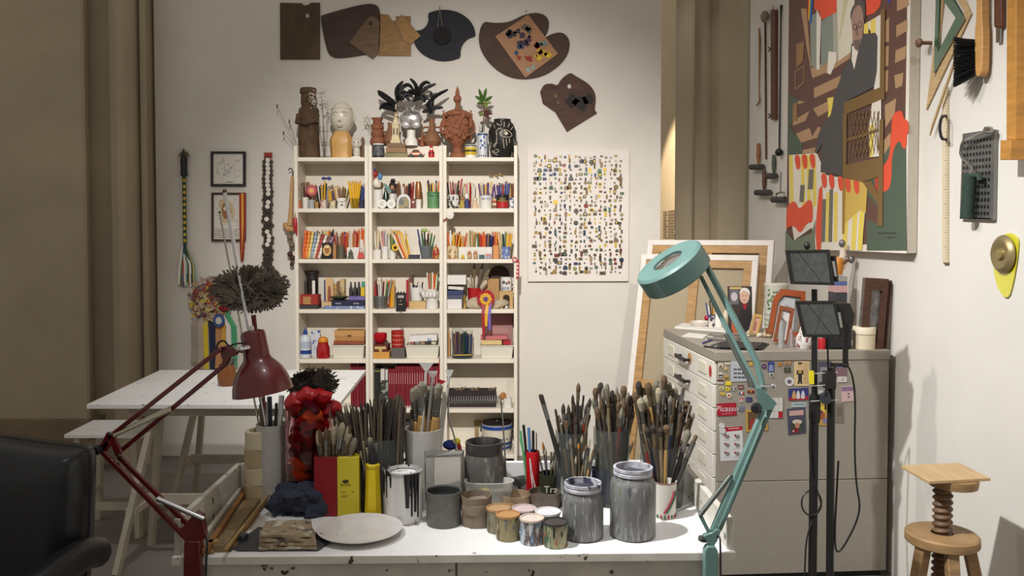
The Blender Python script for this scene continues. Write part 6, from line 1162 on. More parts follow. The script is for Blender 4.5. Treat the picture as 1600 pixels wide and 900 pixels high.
slab('white_books', 'white boxed volume between the black and crimson books', 'book', 594, 601, 580, 5, M((206, 198, 190), .5), 7.16, .12, 596) if 0 else None
slab('photo_book', 'dark book with a mottled photo on its cover', 'book', 594.3, 606.8, 598, 5, prn((60, 60, 56), (150, 156, 140), 40, .55), 7.16, .12); slab('white_book', 'thick white book lying on the mottled one', 'book', 594.5, 600.8, 580, 5, M((206, 200, 192), .5), 7.16, .12, 597.6); slab('white_book', 'thin white book beside the thick one above the photo cover', 'book', 602, 606, 581, 5, M((200, 194, 186), .5), 7.16, .12, 597.6)
for k in range(5): slab('red_book', 'dark red book on the fifth shelf behind the trestle table', 'book', 548+k*4.5, 552+k*4.5, 569.5 if k < 3 else 575, 5, M(BR[k % 4], .5), 7.16, .12, group='dark red books behind the trestle table')
t = T('dark_basket', 'dark ribbed basket full of twigs on the lower shelf', 'basket'); s = s_(7.16); xa, xc = XP(700, 7.16, .4), XP(775, 7.16, .4); z = ROW[5]
BK = M((44, 34, 34), .6)
for a, b in (((xa, 7.16, z+.0006), (xc, 7.165, z+.118)), ((xa, 7.26, z+.0006), (xc, 7.265, z+.118)), ((xa, 7.165, z+.0006), (xa+.005, 7.26, z+.118)), ((xc-.005, 7.165, z+.0006), (xc, 7.26, z+.118)), ((xa+.005, 7.165, z+.0006), (xc-.005, 7.26, z+.006))): t.p('wall', G().box(a, b), BK)
for k in range(34): x = xa+.006+k*(xc-xa-.012)/33; t.p('rib', G().box((x-.0022, 7.154, z+.004), (x+.0022, 7.1595, z+.116)), BK)
for k in range(14): x = pr.uniform(xa+.02, xc-.02); t.p('twig', G().tube([(x, 7.20, z+.10), (x+pr.uniform(-.08, .08), 7.20+pr.uniform(-.02, .02), z+pr.uniform(.125, .14))], .004, 5), M((130, 112, 84), .8))
t.done()
cup('white jar with a shaving brush on the lower shelf', 793, 7.2, 625, 5, PW, 7.16, 7.2, 'jar', 'jar'); one('shaving_brush', 'thick bristle brush with a brown handle lying over the white jar', 'brush', G().lathe(W(791, 626, 7.16), [(.012, 0), (.016, .02), (.026, .03), (.03, .05), (.022, .06)], 16, axis=(-.6, 0, .7)), M((176, 122, 62), .7, 0, .2, 30))
# ---- bottom row
t = T('blue_bucket', 'cream bucket with blue bands and a black lid', 'bucket'); s = s_(7.16); X = XP(776.5, 7.2, .1); z = ROW[6]
t.p('body', G().lathe((X, 7.2, z+.0006), [(.092, 0), (.105, .16), (.108, .20)], 30), M((214, 206, 188), .4)); t.p('rim', G().lathe((X, 7.2, z+.172), [(.110, 0), (.112, .02), (.108, .024)], 30), M((40, 70, 140), .4)); t.p('lid', G().lathe((X, 7.2, z+.197), [(.106, 0), (.104, .014), (.02, .018), (.016, .03), (0, .03)], 30), M((30, 26, 24), .5))
for h, w in ((.03, .02), (.06, .02)): t.p('blue_band', G().lathe((X, 7.2, z), [(.0948+h*.08, h), (.0965+h*.08, h+w)], 30, cap=False), M((44, 72, 130), .4))
for k in range(16): a = k*math.pi/8; t.p('dot', G().ball((X+.102*math.cos(a), 7.2+.102*math.sin(a), z+.105), .006, 6, 5), M((40, 50, 90), .4))
for sx in (-1, 1): t.p('handle_lug', G().lathe((X+sx*.108, 7.2, z+.155), [(.016, 0), (.016, .01)], 12, axis=(sx, 0, 0)), BLACK)
t.done()
slab('wooden_plank', 'short wooden plank lying behind the blue-banded bucket', 'plank', 742, 800, 656, 6, wood((150, 126, 84), .2, 8, (6, 1, 1)), 7.30, .025, 662) if 0 else one('wooden_plank', 'short wooden plank wedged above the blue-banded bucket', 'plank', G().box(tuple(W(741, 664, 7.315)), tuple(W(802, 657, 7.335))).box(tuple(W(742, 713, 7.318)), tuple(W(748, 664, 7.333))), wood((150, 126, 84), .2, 8, (6, 1, 1)))
for k in range(4): slab('dark_book', 'large dark folder standing on the lowest shelf behind the brushes', 'folder', 590+k*20, 607+k*20, 660+3*k, 6, M(((52, 46, 42), (80, 66, 54), (60, 60, 62), (96, 84, 70))[k], .6), 7.16, .12, group='folders on the lowest shelf')
# ================================================================ things on the desk
OFF = 0.
def D(cx, yb, r): 
    p = WZ(cx, yb-.28*r, DZ+.0006); return p, F/p.y
def pot(name, label, cat, cx, yb, prof, mat, hollow=0, n=28, parts=(), group=None, part='body', ang=40):
    """prof: (radius px, height px above base)"""
    P, s = D(cx, yb, prof[0][0]); p = [(r/s, h*1.03/s) for r, h in prof]
    if hollow: w = hollow/s; p = [(0, 0)]+p+[(max(r-w, .001), h) for r, h in reversed(p[1:])]+[(max(p[0][0]-w, .001), w), (0, w)]
    t = T(name, label, cat, group); t.p(part, G().lathe(P, p, n, cap=not hollow), mat, ang=ang)
    for nm, pr_, m_ in parts: t.p(nm, G().lathe(P, [(r/s, h*1.03/s) for r, h in pr_], n, cap=pr_[0][0] < .01 or pr_[-1][0] < .01), m_)
    return t, P, s
def drip(c, cols, sc=90, thr=.55): return M(c, .5, 0, .2, 20, .15, tuple((q, thr+.03*i, sc) for i, q in enumerate(cols)), None, (1, 1, .22))
MURK = M((108, 107, 104), .4, 0, .3, 60, .15, (((136, 136, 134), .60, 90), ((72, 74, 78), .64, 70), ((96, 104, 84), .70, 50)), None, (1, 1, .18)); RIMW = M((176, 174, 180), .5, 0, .4, 50, .3, (((70, 68, 84), .58, 40),))
for lab, cx, yb, R, rr, hh in (('tall paint-streaked glass jar at the desk edge', 988.5, 845, 36, 31, 106), ('shorter grey paint-streaked glass jar beside the small pots', 910.5, 846, 32.5, 29.5, 84)):
    t, P, s = pot('glass_jar', lab, 'jar', cx, yb, [(R-3, 0), (R, 4), (R, hh-26), (R-3, hh-19), (rr-2, hh-14), (rr-2, hh-12)], MURK, 0, 36, group='two paint-streaked jars')
    t.p('rim', G().lathe(P, [(r/s, h*1.03/s) for r, h in ((rr-2, hh-12), (rr, hh-11), (rr, hh-7), (rr-1, hh-6), (rr-1, hh-5), (rr, hh-4), (rr, hh), (rr-4, hh), (rr-4, hh-10))], 36, cap=False), RIMW)
    t.p('paint_water', G().lathe(P, [(0, (hh-7)/s), ((rr-4.2)/s, (hh-7)/s)], 30, cap=False).jit(.002, 40), M((64, 62, 72), .3, 0, .5, 60, .3)); t.done()
for lab, cx, yb, r, h, body, top, rim in (('small pot of ochre paint with speckled sides, in front', 793.5, 846, 18, 36, drip((140, 128, 92), ((90, 76, 52), (186, 170, 120), (90, 110, 120))), (176, 132, 84), (166, 122, 74)), ('small pot of tan paint, rear one of the ochre pair', 779, 834, 18, 34, drip((132, 124, 100), ((96, 84, 62), (110, 130, 136))), (170, 136, 98), (160, 124, 82)),
    ('small paint pot with a pale pink top', 819, 829, 18, 28, drip((110, 100, 96), ((160, 150, 150),)), (192, 172, 170), (180, 160, 158)), ('small pot of white paint behind the black-rimmed one', 856, 836, 19, 30, M((190, 186, 184), .5), (212, 206, 208), (206, 202, 200)), ('small pot with a cream lid and blue and white drips', 831, 852, 18, 36, drip((96, 84, 84), ((176, 184, 190), (110, 150, 180), (196, 190, 184)), 90, .5), (206, 190, 178), (196, 176, 160)), ('small pot with black rim and green and orange drips', 868, 857, 18.8, 35, drip((150, 146, 116), ((60, 90, 66), (160, 92, 44), (40, 40, 40)), 90, .52), (66, 60, 56), (50, 46, 44))):
    t, P, s = pot('paint_pot', lab, 'paint pot', cx, yb, [(r, 0), (r+.6, 2), (r, h*.8), (r+1, h)], body, 0, 28, group='six little paint pots')
    t.p('rim', G().lathe(P, [((r+1)/s, (h-.5)/s*1.03), ((r+1.8)/s, h/s*1.03), ((r+1.5)/s, (h+2.5)/s*1.03), ((r-1)/s, (h+2.5)/s*1.03), ((r-1.5)/s, h/s*1.03)], 28, cap=False), M(rim, .5, 0, .15, 40, .2)); t.p('paint', G().lathe(P, [(0, (h+1.2)/s*1.03), ((r-1.2)/s, (h+1)/s*1.03)], 26, cap=False), M(top, .45, 0, .1, 30, .2)); t.done()
t, P, s = pot('steel_pot', 'squat grey tin with a dark painted inside', 'pot', 693.5, 825, [(26.5, 0), (27.5, 3), (28, 50), (28.6, 52)], M((104, 102, 96), .5, .3, .2, 40), 1.6, 32); t.p('inner_film', G().lathe(P, [(26/s, 36/s), (26.2/s, 51/s)], 32, cap=False), M((46, 46, 46), .5)); t.p('water', G().lathe(P, [(0, 40/s), (26/s, 40/s)], 28, cap=False), M((52, 52, 54), .2)); t.done()
CLAY = M((124, 108, 92), .6, 0, .25, 20, .3)
t, P, s = pot('crumpled_cup', 'crumpled brown paint cup with a torn rim', 'cup', 745, 825, [(23, 0), (24, 6), (23, 30), (24, 46)], CLAY, 1.4, 28); t.q[0] = (t.q[0][0], t.q[0][1].jit(.007, 22), *t.q[0][2:]); t.p('dried_skin', G().lathe(P, [(24.2/s, 20/s), (25/s, 34/s), (23/s, 37/s), (12/s, 32/s)], 24, cap=False).jit(.006, 30), CLAY); t.done()
for lab, cx, yb, r, h, c in (('wide brown dish with a dried tan rim behind the small pots', 806, 801, 23, 24, (150, 126, 100)), ('dark brown glass bowl behind the pink paint pot', 851, 800, 26, 26, (96, 84, 74)), ('low tan tin lid between crumpled cup and ochre pots', 789, 817, 20, 20, (162, 130, 96))):
    t, P, s = pot('paint_dish', lab, 'dish', cx, yb, [(r*.85, 0), (r, h*.5), (r, h)], M(c, .4, 0, .25, 26, .25), 1.6, 28); t.p('dried_paint', G().lathe(P, [(0, h*.6/s), ((r-2)/s, h*.7/s)], 24, cap=False).jit(.003, 50), M(tuple(int(v*.85) for v in c), .4, 0, .3, 40, .3)); t.done()
for k, (x, y, r, c) in enumerate(((812, 772, 17, (52, 54, 50)), (838, 768, 20, (70, 62, 56)), (862, 766, 16, (84, 76, 68)))):
    P = WZ(x, y, DZ+.0006); one('tin_lid', ['dark', 'brown', 'greyish'][k]+' paint-crusted tin lid propped behind the dishes', 'lid', G().lathe(P+Vector((0, .03, .045)), [(0, 0), (r/480, 0), (r/480, .006), (0, .008)], 24, axis=(.1*k-.1, -.55, .8)).tube([P+Vector((0, .03, .045)), P+Vector((0, .03, 0))], .006), M(c, .3, .3, .3, 40))
# plastic tub
P = WZ(763, 802, DZ+.0006); s = F/P.y; t = T('plastic_tub', 'translucent white plastic tub half full of paint water', 'tub'); g = G(); R_ = []
for w, dp, h in ((33, 15, 0), (39, 19, 44), (40.5, 20, 44.5), (40.5, 20, 46), (37.5, 17.5, 46), (31.5, 13.5, 2)): R_.append(smooth([(P.x+a*w/s, P.y+.045+b*dp/s, P.z+h/s) for a, b in ((-1, -1), (1, -1), (1, 1), (-1, 1))], 2))
n = len(R_[0])
for r in R_: g.v += [Vector(q) for q in r]
for k in range(5): g.f += [(k*n+i, k*n+(i+1) % n, (k+1)*n+(i+1) % n, (k+1)*n+i) for i in range(n)]
g.f += [tuple(reversed(range(n))), tuple(range(5*n, 6*n))]; g.m = [0]*len(g.f); t.p('tub', g, M((206, 204, 196), .3, alpha=.55), ang=60)
t.p('water', G().flat([Vector((P.x+(q[0]-P.x)*.84, P.y+.045+(q[1]-P.y-.045)*.8, P.z+.06)) for q in R_[1]]), M((150, 150, 142), .15)); t.p('yellow_scrap', G().ball(Vector((P.x-.01, P.y+.03, P.z+.064)), (.016, .01, .006), 8, 6), M((206, 190, 40), .5)); t.done()
# tins
t, P, s = pot('paint_tin', 'white paint tin with black and blue drips running down', 'paint tin', 631.5, 819, [(28, 0), (28.6, 2), (28.6, 70), (29.4, 72)], drip((226, 224, 220), ((30, 28, 30), (48, 62, 140), (160, 70, 54)), 70, .65), 0, 32)
t.p('lid_rim', G().lathe(P, [(r/s, h/s*1.03) for r, h in ((29.4, 72), (30, 74), (29.5, 77), (26, 77.5), (24, 74), (21, 73.5))], 32, cap=False), M((186, 184, 180), .35, .5, 0, 30, 0, (((30, 28, 30), .55, 30),)))
t.p('paint_skin', G().lathe(P, [(0, 73/s), (24/s, 74/s)], 28, cap=False), M((44, 42, 44), .35)); 
for k, (a, h, w) in enumerate(((18, 52, .012), (32, 66, .006), (44, 60, .008), (55, 70, .005), (-60, 40, .004), (-38, 22, .005))):
    an = math.radians(-90+a); x, y = P.x+28.9/s*math.cos(an), P.y+28.9/s*math.sin(an); t.p('drip', G().tube([(x, y, P.z+.152), (x, y, P.z+.152-h/s*.6), (x, y, P.z+.152-h/s)], [w, w*.6, w*.5], 6), M((28, 26, 28), .35))
t.p('blue_smear', G().lathe(P, [(28.75/s, 4/s), (28.75/s, 50/s)], 64, cap=False), M((40, 56, 140), .4)) if 0 else None
t.done()
pot('paint_tin', 'second paint tin peeping out behind the dripping white one', 'paint tin', 619, 808, [(22, 0), (22, 66), (23, 68), (22.5, 71), (19, 71), (18, 68)], drip((190, 188, 184), ((60, 54, 54), (150, 60, 60)), 60, .58), 0, 28)[0].done()
# plate, rags, sticks
P = WZ(562.5, 836, DZ+.0006); s = F/P.y; one('plate', 'large white enamel plate lying at the desk front', 'plate', G().lathe(P, [(0, .001), (30/s, 0), (44/s, .004), (66/s, .020), (67/s, .023), (64/s, .023), (44/s, .009), (30/s, .006), (0, .006)], 48, cap=False), M((206, 200, 196), .3, 0, .08, 18, 0, (((110, 96, 90), .70, 30),)))
def rag(name, label, px, py, rx, ry, h, mat, seed, cr=.02):
    P = WZ(px, py, DZ); s = F/P.y; g = G().ball((0, 0, 0), (rx/s, ry/s*2.6, h/s), 64, 36).jit(cr, 20, seed).jit(cr*.45, 55, seed); lo = min(v.z for v in g.v); g.v = [Vector((v.x+P.x, v.y+P.y, max(v.z, -h/s*.55)+h/s*.55+.001+P.z)) for v in g.v]; return one(name, label, 'rag', g, mat, ang=80)
rag('blue_rag', 'crumpled dark blue rag below the red jar', 484, 800, 58, 12, 26, M((46, 50, 66), .9, 0, .25, 24, .4), 3, .034)
t = T('rag_tray', 'dark grey tray under the folded painting rag', 'tray'); p4_ = [WZ(x, y, DZ+.001) for x, y in ((352, 862), (498, 861), (530, 838), (404, 826))]; t.p('tray', G().prism(p4_, (0, 0, .007)), M((62, 60, 60), .6), bev=.003); t.done()
fold = T('folded_rag', 'folded beige rag stained with paint, on the grey tray', 'rag')
for k in range(4):
    q = [WZ(x, y, DZ+.009) for x, y in ((404+k, 858), (495-k*2, 857), (490-k*2, 832), (408+k*2, 834))]; c_ = sum(q, Vector())/4; g = G(); N = 12
    for j in range(N+1):
        for i in range(N+1): g.v.append(q[0].lerp(q[1], i/N).lerp(q[3].lerp(q[2], i/N), j/N)+Vector((0, 0, .0095*k)))
    g.f = [(j*(N+1)+i, j*(N+1)+i+1, (j+1)*(N+1)+i+1, (j+1)*(N+1)+i) for j in range(N) for i in range(N)]; nb = len(g.v); g.v += [v+Vector((0, 0, .008)) for v in g.v]; top = [tuple(i+nb for i in f) for f in g.f]; b_ = [i for i in range(N+1)]+[j*(N+1)+N for j in range(1, N+1)]+[N*(N+1)+i for i in range(N-1, -1, -1)]+[j*(N+1) for j in range(N-1, 0, -1)]
    g.f = [tuple(reversed(f)) for f in g.f]+top+[(b_[i], b_[(i+1) % len(b_)], b_[(i+1) % len(b_)]+nb, b_[i]+nb) for i in range(len(b_))]; g.m = [0]*len(g.f); g.jit(.007, 26, k)
    fold.p('fold', g, M((150, 132, 106), .9, 0, .15, 20, .3, (((90, 84, 76), .60, 40), ((176, 170, 154), .58, 26), ((150, 100, 66), .74, 30))), ang=80)
fold.done()
SW = [wood((140, 96, 48), .25, 12, (3, 3, 3)), wood((128, 108, 74), .3, 12, (3, 3, 3)), wood((160, 128, 78), .25, 12, (3, 3, 3)), wood((190, 184, 170), .15, 12, (3, 3, 3))]
for k, (a, b, w, h, m, z_, nm) in enumerate((((320, 862), (384, 765), .016, .012, 0, .012, 'round orange-brown wooden stick lying against the desk rim'), ((343, 858), (408, 770), .034, .018, 1, .0005, 'flat grey weathered wooden slat lying on the desk'), ((352, 860), (424, 768), .008, .010, 2, .020, 'thin pale wooden strip on top of the grey slat'), ((312, 852), (376, 768), .012, .03, 3, .0005, 'white painted strip lying against the desk rim'), ((330, 864), (396, 766), .010, .008, 2, .0005, 'thin yellow wooden strip between stick and slat'), ((365, 856), (428, 766), .008, .008, 0, .0005, 'thin brown dowel beside the pale strip'))):
    za = DZ+z_+h/2; one('wooden_strip', nm, 'stick', G().bar(WZ(*a, za), WZ(*b, za), w, h, up=(0, 0, 1)), SW[m], 'wooden strips on the desk', bev=.001)
P = WZ(333, 858, DZ); one('wood_block', 'small square offcut of wood at the end of the slat', 'block', G().box(P+Vector((-.012, -.012, .0006)), P+Vector((.014, .012, .024))).rot(25), SW[2], bev=.001)
t = T('white_offcut', 'white card with a grey plug and cork on it', 'card'); q = [WZ(x, y, DZ+.0012) for x, y in ((353, 863), (388, 860), (398, 832), (378, 822))]; 
t.p('card', G().prism(smooth(q, 1), (0, 0, .003)), WHITE); P = WZ(377, 846, DZ+.004); t.p('plug', G().box(P+Vector((-.014, -.012, .0005)), P+Vector((.016, .014, .022))).rot(-20), M((54, 54, 58), .4), bev=.004); t.p('pin', G().tube([P+Vector((-.012, -.02, .008)), P+Vector((-.02, -.045, .006))], .0035), M((190, 150, 90), .5)); t.done()
# rolls, pots at the left
for k in range(4):
    P = WZ(404.5, 781, DZ); s = F/P.y; z = P.z+.0006+k*.0575; t = T('tape_roll', 'wide cream paper tape roll, %s of the stack beside the white pot' % ('lowest', 'second from below', 'third from below', 'topmost')[k], 'tape roll', 'stack of cream tape rolls'); R = (21+k*.2)/s; X = P.x+(k % 2)*.003
    t.p('roll', G().lathe((X, P.y, z), [(R*.7, 0), (R, 0), (R, .054), (R*.95, .0565), (R*.7, .0565), (R*.7, 0)], 28, cap=False), M(((176, 160, 126), (196, 182, 150), (170, 152, 116), (198, 186, 156))[k], .7, 0, .08, 30)); t.p('core', G().lathe((X, P.y, z+.001), [(R*.69, 0), (R*.69, .047), (R*.62, .047), (R*.62, 0), (R*.69, 0)], 24, cap=False), M((150, 120, 80), .8)); t.done()
CONC = M((176, 172, 166), .6, 0, .08, 40, .1, (((90, 88, 86), .72, 40),))
t, PL, s = pot('white_pot', 'tall white pot with sticks behind the tape rolls', 'pot', 425, 786, [(21, 0), (22.5, 58), (23.5, 117)], CONC, 1.6, 32); t.done()
t, PC, s = pot('concrete_pot', 'pale speckled concrete cylinder holding big brushes', 'pot', 662.5, 796, [(28.5, 0), (29, 60), (29.8, 118)], CONC, 2.2, 36); t.done()
def tipw(px, py, Y): return W(px, py, Y)
for k, (a, b, r, c, nm) in enumerate((((429, 722), (351, 299), .0062, 0, 'long steel rod rising high behind the red lamp'), ((428, 700), (343, 332), .0032, 1, 'thin pale rod beside the long steel rod'))):
    B = PL+Vector((-.015+.012*k, -.06 if k == 0 else .0, .0 if k == 0 else .03)); Yt = 2.64
    if k == 0: B = WZ(436, 785, DZ+.001)
    t = T('metal_rod', nm, 'rod'); t.p('shaft', G().tube([B, tipw(*b, Yt)], r, 10), CHROME if k == 0 else M((176, 170, 156), .4)); t.p('tip', G().ball(tipw(*b, Yt), r*1.3, 8, 6), M((90, 70, 56), .4) if k == 0 else BLACK); t.done()
for k, (x, y, r, c) in enumerate(((408, 632, .007, (110, 96, 74)), (417, 628, .004, (150, 146, 136)), (421, 620, .008, (34, 36, 52)), (432, 630, .005, (40, 38, 38)), (440, 618, .009, (206, 204, 198)), (412, 640, .005, (128, 110, 84)))): one('pot_stick', ['brown', 'grey', 'navy', 'black', 'white', 'tan'][k]+' handle sticking out of the tall white pot', 'stick', G().tube([PL+Vector(((k-2.5)*.008, .01*(k % 3-1), .01)), tipw(x, y, PL.y+.01*(k % 3-1))], r, 8), M(c, .5))
def duster(label, base, neck, cen, rx, ry, Y, hc, n, c):
    t = T('feather_duster', label, 'duster'); A_, B_ = Vector(base), W(*neck, Y); t.p('handle', G().tube([A_, B_], [.006, .008], 8), M(hc, .4)); g = G(); s = s_(Y); C_ = W(*cen, Y)
    for k in range(n):
        a = pr.uniform(0, 6.28); q = pr.random()**.4; st = B_.lerp(C_, .6)+Vector((pr.gauss(0, .02), pr.gauss(0, .02), pr.gauss(0, .012))); e = C_+Vector((rx/s*q*math.cos(a), .05*pr.uniform(-1, 1), ry/s*q*math.sin(a))); m = st.lerp(e, .55)+Vector((0, pr.uniform(-.02, .02), .018*pr.random())); d = (e-m)
        w = Vector((-d.z, 0, d.x)).normalized()*pr.uniform(.0035, .006)
        g.add([st, m+w, e+w*.5-Vector((0, 0, .004)), e+d*.12, e-w*.6, m-w], [(0, 1, 2, 3, 4, 5)])
        for j in range(3): b = m.lerp(e, .3+.3*j); g.add([b, b+w*2.2+d*.35, b+w*1.2+d*.5], [(0, 1, 2)]); g.add([b, b-w*2.2+d*.35, b-w*1.2+d*.5], [(0, 1, 2)])
    t.p('feathers', g, M(c, .85, 0, .5, 30), kind='stuff'); t.done()
duster('big grey-brown feather duster with red handle in the white pot', PL+Vector((.0, .02, .02)), (396, 492), (392, 452), 50, 33, PL.y+.03, (110, 16, 26), 620, (104, 94, 82)); duster('dark feather duster leaning out beside the red lamp shade', PL+Vector((.012, .01, .02)), (455, 622), (487, 600), 34, 20, PL.y+.02, (96, 66, 44), 420, (62, 54, 46))
# clear jar of red things
P, s = D(485, 795, 36); t = T('plastic_jar', 'tall ribbed clear plastic jar filled with red and orange cups', 'jar'); pj = [(34, 0), (37, 5), (38, 38), (36, 44), (38, 50), (38, 84), (36, 90), (38, 96), (38, 128), (36, 134), (37, 140), (38, 158), (39, 160)]
p = [(r/s, h/s) for r, h in pj]; t.p('jar', G().lathe(P, [(0, 0)]+p+[(r-.0022, h) for r, h in reversed(p)]+[(0, .003)], 32, cap=False), M((250, 216, 220), .04, trans=1., ior=1.3), ang=60); t.done()
rl = random.Random(8)
for k in range(45):
    lay_ = k//5; a = rl.uniform(0, 6.28); q = rl.uniform(.34, .58); c = rl.choice(((150, 14, 24), (170, 20, 26), (140, 12, 30), (110, 14, 40), (200, 80, 20), (90, 12, 30)) if k != 38 else ((44, 48, 44),)); r = rl.uniform(13, 18)/s
    C_ = P+Vector((q*36/s*math.cos(a), q*36/s*math.sin(a), (16+lay_*17.5)/s)); nm = 'orange' if c[1] > 60 else 'dark' if c[0] < 60 else 'red'
    one('plastic_cup', nm+' plastic cup inside the tall clear jar', 'cup', G().lathe(C_, [(0, .012), (r*.7, .012), (r, .004), (r, -.01), (r*.85, -.01), (r*.8, .002), (0, .004)], 14, axis=(rl.uniform(-1, 1), rl.uniform(-1, 1), rl.uniform(.1, 1)), cap=False), M(c, .25, trans=.35, ior=1.1), 'cups in the clear jar')
for k, (x, y, c) in enumerate(((462, 628, (164, 16, 24)), (500, 622, (164, 16, 24)), (515, 640, (150, 14, 24)), (486, 652, (206, 92, 24)), (470, 640, (50, 54, 46)), (489, 633, (110, 130, 190)), (478, 618, (164, 16, 24)))): one('plastic_cup', ['large red cup at the jar mouth, beside the lamp', 'large red cup at the back of the jar mouth', 'red cup by the upturned brush handles', 'orange cup near the jar mouth', 'dark green cup near the jar mouth', 'tiny pale blue ball on top of the cups', 'red cup rising highest in the jar'][k], 'cup', G().ball(W(x, y, P.y-.03+.02*(k % 3)), (.036, .025, .028) if k != 5 else .013, 20, 14).jit(.012 if k != 5 else 0, 40, k), M(c, .3), 'cups at the jar mouth')
# boxes
def dbox(name, label, cat, x0, x1, y0, yb, dep, mat, yaw=0, extra=(), open_=False):
    P = WZ((x0+x1)/2, yb, DZ+.0006); s = F/P.y; w = (x1-x0)/s/2; h = (yb-y0)/s*1.02; t = T(name, label, cat)
    g = G().box((P.x-w, P.y, P.z), (P.x+w, P.y+dep, P.z+h)) if not open_ else G().box((P.x-w, P.y, P.z), (P.x+w, P.y+.002, P.z+h)).box((P.x-w, P.y+dep-.002, P.z), (P.x+w, P.y+dep, P.z+h)).box((P.x-w, P.y+.002, P.z), (P.x-w+.002, P.y+dep-.002, P.z+h)).box((P.x+w-.002, P.y+.002, P.z), (P.x+w, P.y+dep-.002, P.z+h)).box((P.x-w+.002, P.y+.002, P.z), (P.x+w-.002, P.y+dep-.002, P.z+.002))
    R0 = P.copy(); t.p('box', g.rot(yaw, 'Z', R0), mat, bev=.0008)
    for nm, gg, m_ in extra: t.p(nm, gg(P, s, h).rot(yaw, 'Z', R0), m_)
    t.done(); return P, s
ink = M((60, 56, 20), .6)
dbox('yellow_carton', 'tall yellow cardboard carton with small black print', 'box', 527.5, 561.5, 715, 808, .05, M((196, 180, 44), .5), 4, (('logo', lambda P, s, h: G().ball(P+Vector((-.008, -.0004, h*.60)), (.010, .0006, .006), 10, 6), ink), ('lettering', lambda P, s, h: text('Artist', .014).xf(frontal(P+Vector((-.008, -.0006, h*.545)))), ink), ('print_line', lambda P, s, h: G().box(P+Vector((-.022, -.0006, h*.42)), P+Vector((-.008, 0, h*.428))).box(P+Vector((.010, -.0006, h*.42)), P+Vector((.018, 0, h*.428))).box(P+Vector((-.022, -.0006, h*.36)), P+Vector((.0, 0, h*.365))).box(P+Vector((-.022, -.0006, h*.34)), P+Vector((-.004, 0, h*.345))), ink)))
PR_, s = dbox('red_tin', 'square red tin holding soft sable brushes', 'tin', 491, 529, 714, 807, .042, M((130, 14, 26), .4), 0, (), True)
t, PY, s = pot('yellow_bottle', 'yellow six-sided bottle with a black nozzle', 'bottle', 583, 811, [(13.5, 0), (13.5, 3), (11, 60), (10, 78), (9, 82)], M((212, 184, 24), .4), 0, 6, (('cap', [(7, 82), (7.5, 86), (6, 96), (2.5, 100), (2, 106), (.2, 107)], BLACK), ('collar', [(11.2, 77), (11.2, 81), (9, 82.5)], M((206, 178, 22), .4))), ang=20); t.done()
dbox('white_carton', 'tall white carton standing behind the squat grey tin', 'box', 678, 720, 712, 796, .06, M((196, 190, 180), .6), -6)
# brush washer racks
def washer(label, a, b, x0, x1, y0, y1, Y, r, coil):
    t = T('brush_rack', label, 'rack')
    for q in (a, b): t.p('wire', G().tube([W(*p_, Y) for p_ in q], r, 6), STEEL)
    n = 22; P = []
    for i in range(n*8+1): u = i/(n*8); an = i*math.pi/4; c_ = W(x0+(x1-x0)*u, y0+(y1-y0)*u, Y); P.append(c_+Vector((0, coil*math.cos(an), coil*math.sin(an))))
    t.p('coil', G().tube(P, .0014, 5), STEEL); t.done()
washer('wire brush rack with coil top behind the squat grey tin', [(665, 784), (664, 706)], [(725, 784), (724, 704)], 664, 724, 710, 708, 2.50, .0022, .011); washer('wire brush rack with dark coil above the big grey jar', [(722, 745), (712, 690), (701, 652), (700, 628)], [(791, 745), (788, 690), (784, 640), (783, 626)], 701, 783, 626, 624, 2.60, .003, .012)
t, PJ, s = pot('grey_jar', 'big wide-mouthed jar coated in dark grey paint', 'jar', 756.5, 792, [(31, 0), (34, 8), (36, 32), (35, 58), (29, 74), (28, 77), (29, 93)], M((84, 80, 76), .4, 0, .35, 40, .2, (((118, 114, 110), .60, 70),), None, (1, 1, .2)), 1.8, 36); t.p('collar', G().lathe(PJ, [(29.2/s, 79/s), (29.6/s, 95/s)], 36, cap=False), M((58, 56, 54), .4)); t.p('sludge', G().lathe(PJ, [(0, 76/s), (27/s, 76/s)], 24, cap=False), M((34, 32, 32), .4)); t.done()
t = T('bird_ornament', 'blue, red and green felt bird perched behind the carton', 'ornament')
for x, y, r, c in ((704, 695, (.026, .02, .016), (30, 40, 110)), (713, 690, (.014, .014, .012), (206, 190, 40)), (716, 703, (.011, .012, .026), (160, 26, 30)), (702, 709, (.014, .014, .012), (40, 110, 70))): t.p('felt_piece', G().ball(W(x, y, 2.63), r, 12, 8), M(c, .8))
t.p('stick', G().tube([W(705, 700, 2.63), Vector((W(705, 700, 2.63).x, 2.63, DZ+.001))], .003), WOODB); t.done()
t, PK, s = pot('drink_can', 'red drinks can with a white wave, holding straws', 'can', 832.5, 785, [(9.5, 0), (11, 3), (11, 74), (10, 77)], M((164, 14, 22), .3), .6, 24)
t.p('white_wave', G().prism([PK+Vector((x/s, -11.25/s+.0005*abs(x), h/s)) for x, h in ((-6, 70), (-4, 70), (-1, 48), (4, 26), (5, 4), (-2, 4), (-1, 22), (-4, 44))], (0, -.0006, 0)), M((206, 198, 196), .4)); t.done()
for k, (x, y, c, r) in enumerate(((813, 673, (90, 170, 110), .0035), (818, 664, (30, 28, 28), .0045), (826, 668, (90, 130, 180), .005), (833, 673, (34, 32, 34), .0045), (812, 684, (120, 180, 130), .003), (838, 676, (110, 100, 90), .002))): one('straw', ['green', 'tall black', 'blue', 'short black', 'slanting pale green', 'thin brown'][k]+' pen standing in the red drinks can', 'pen', G().tube([PK+Vector(((k-2.5)*.0055, 0, .02)), W(x, y, PK.y+.006*(k % 3-1))], r, 8), M(c, .4), 'pens in the red can')
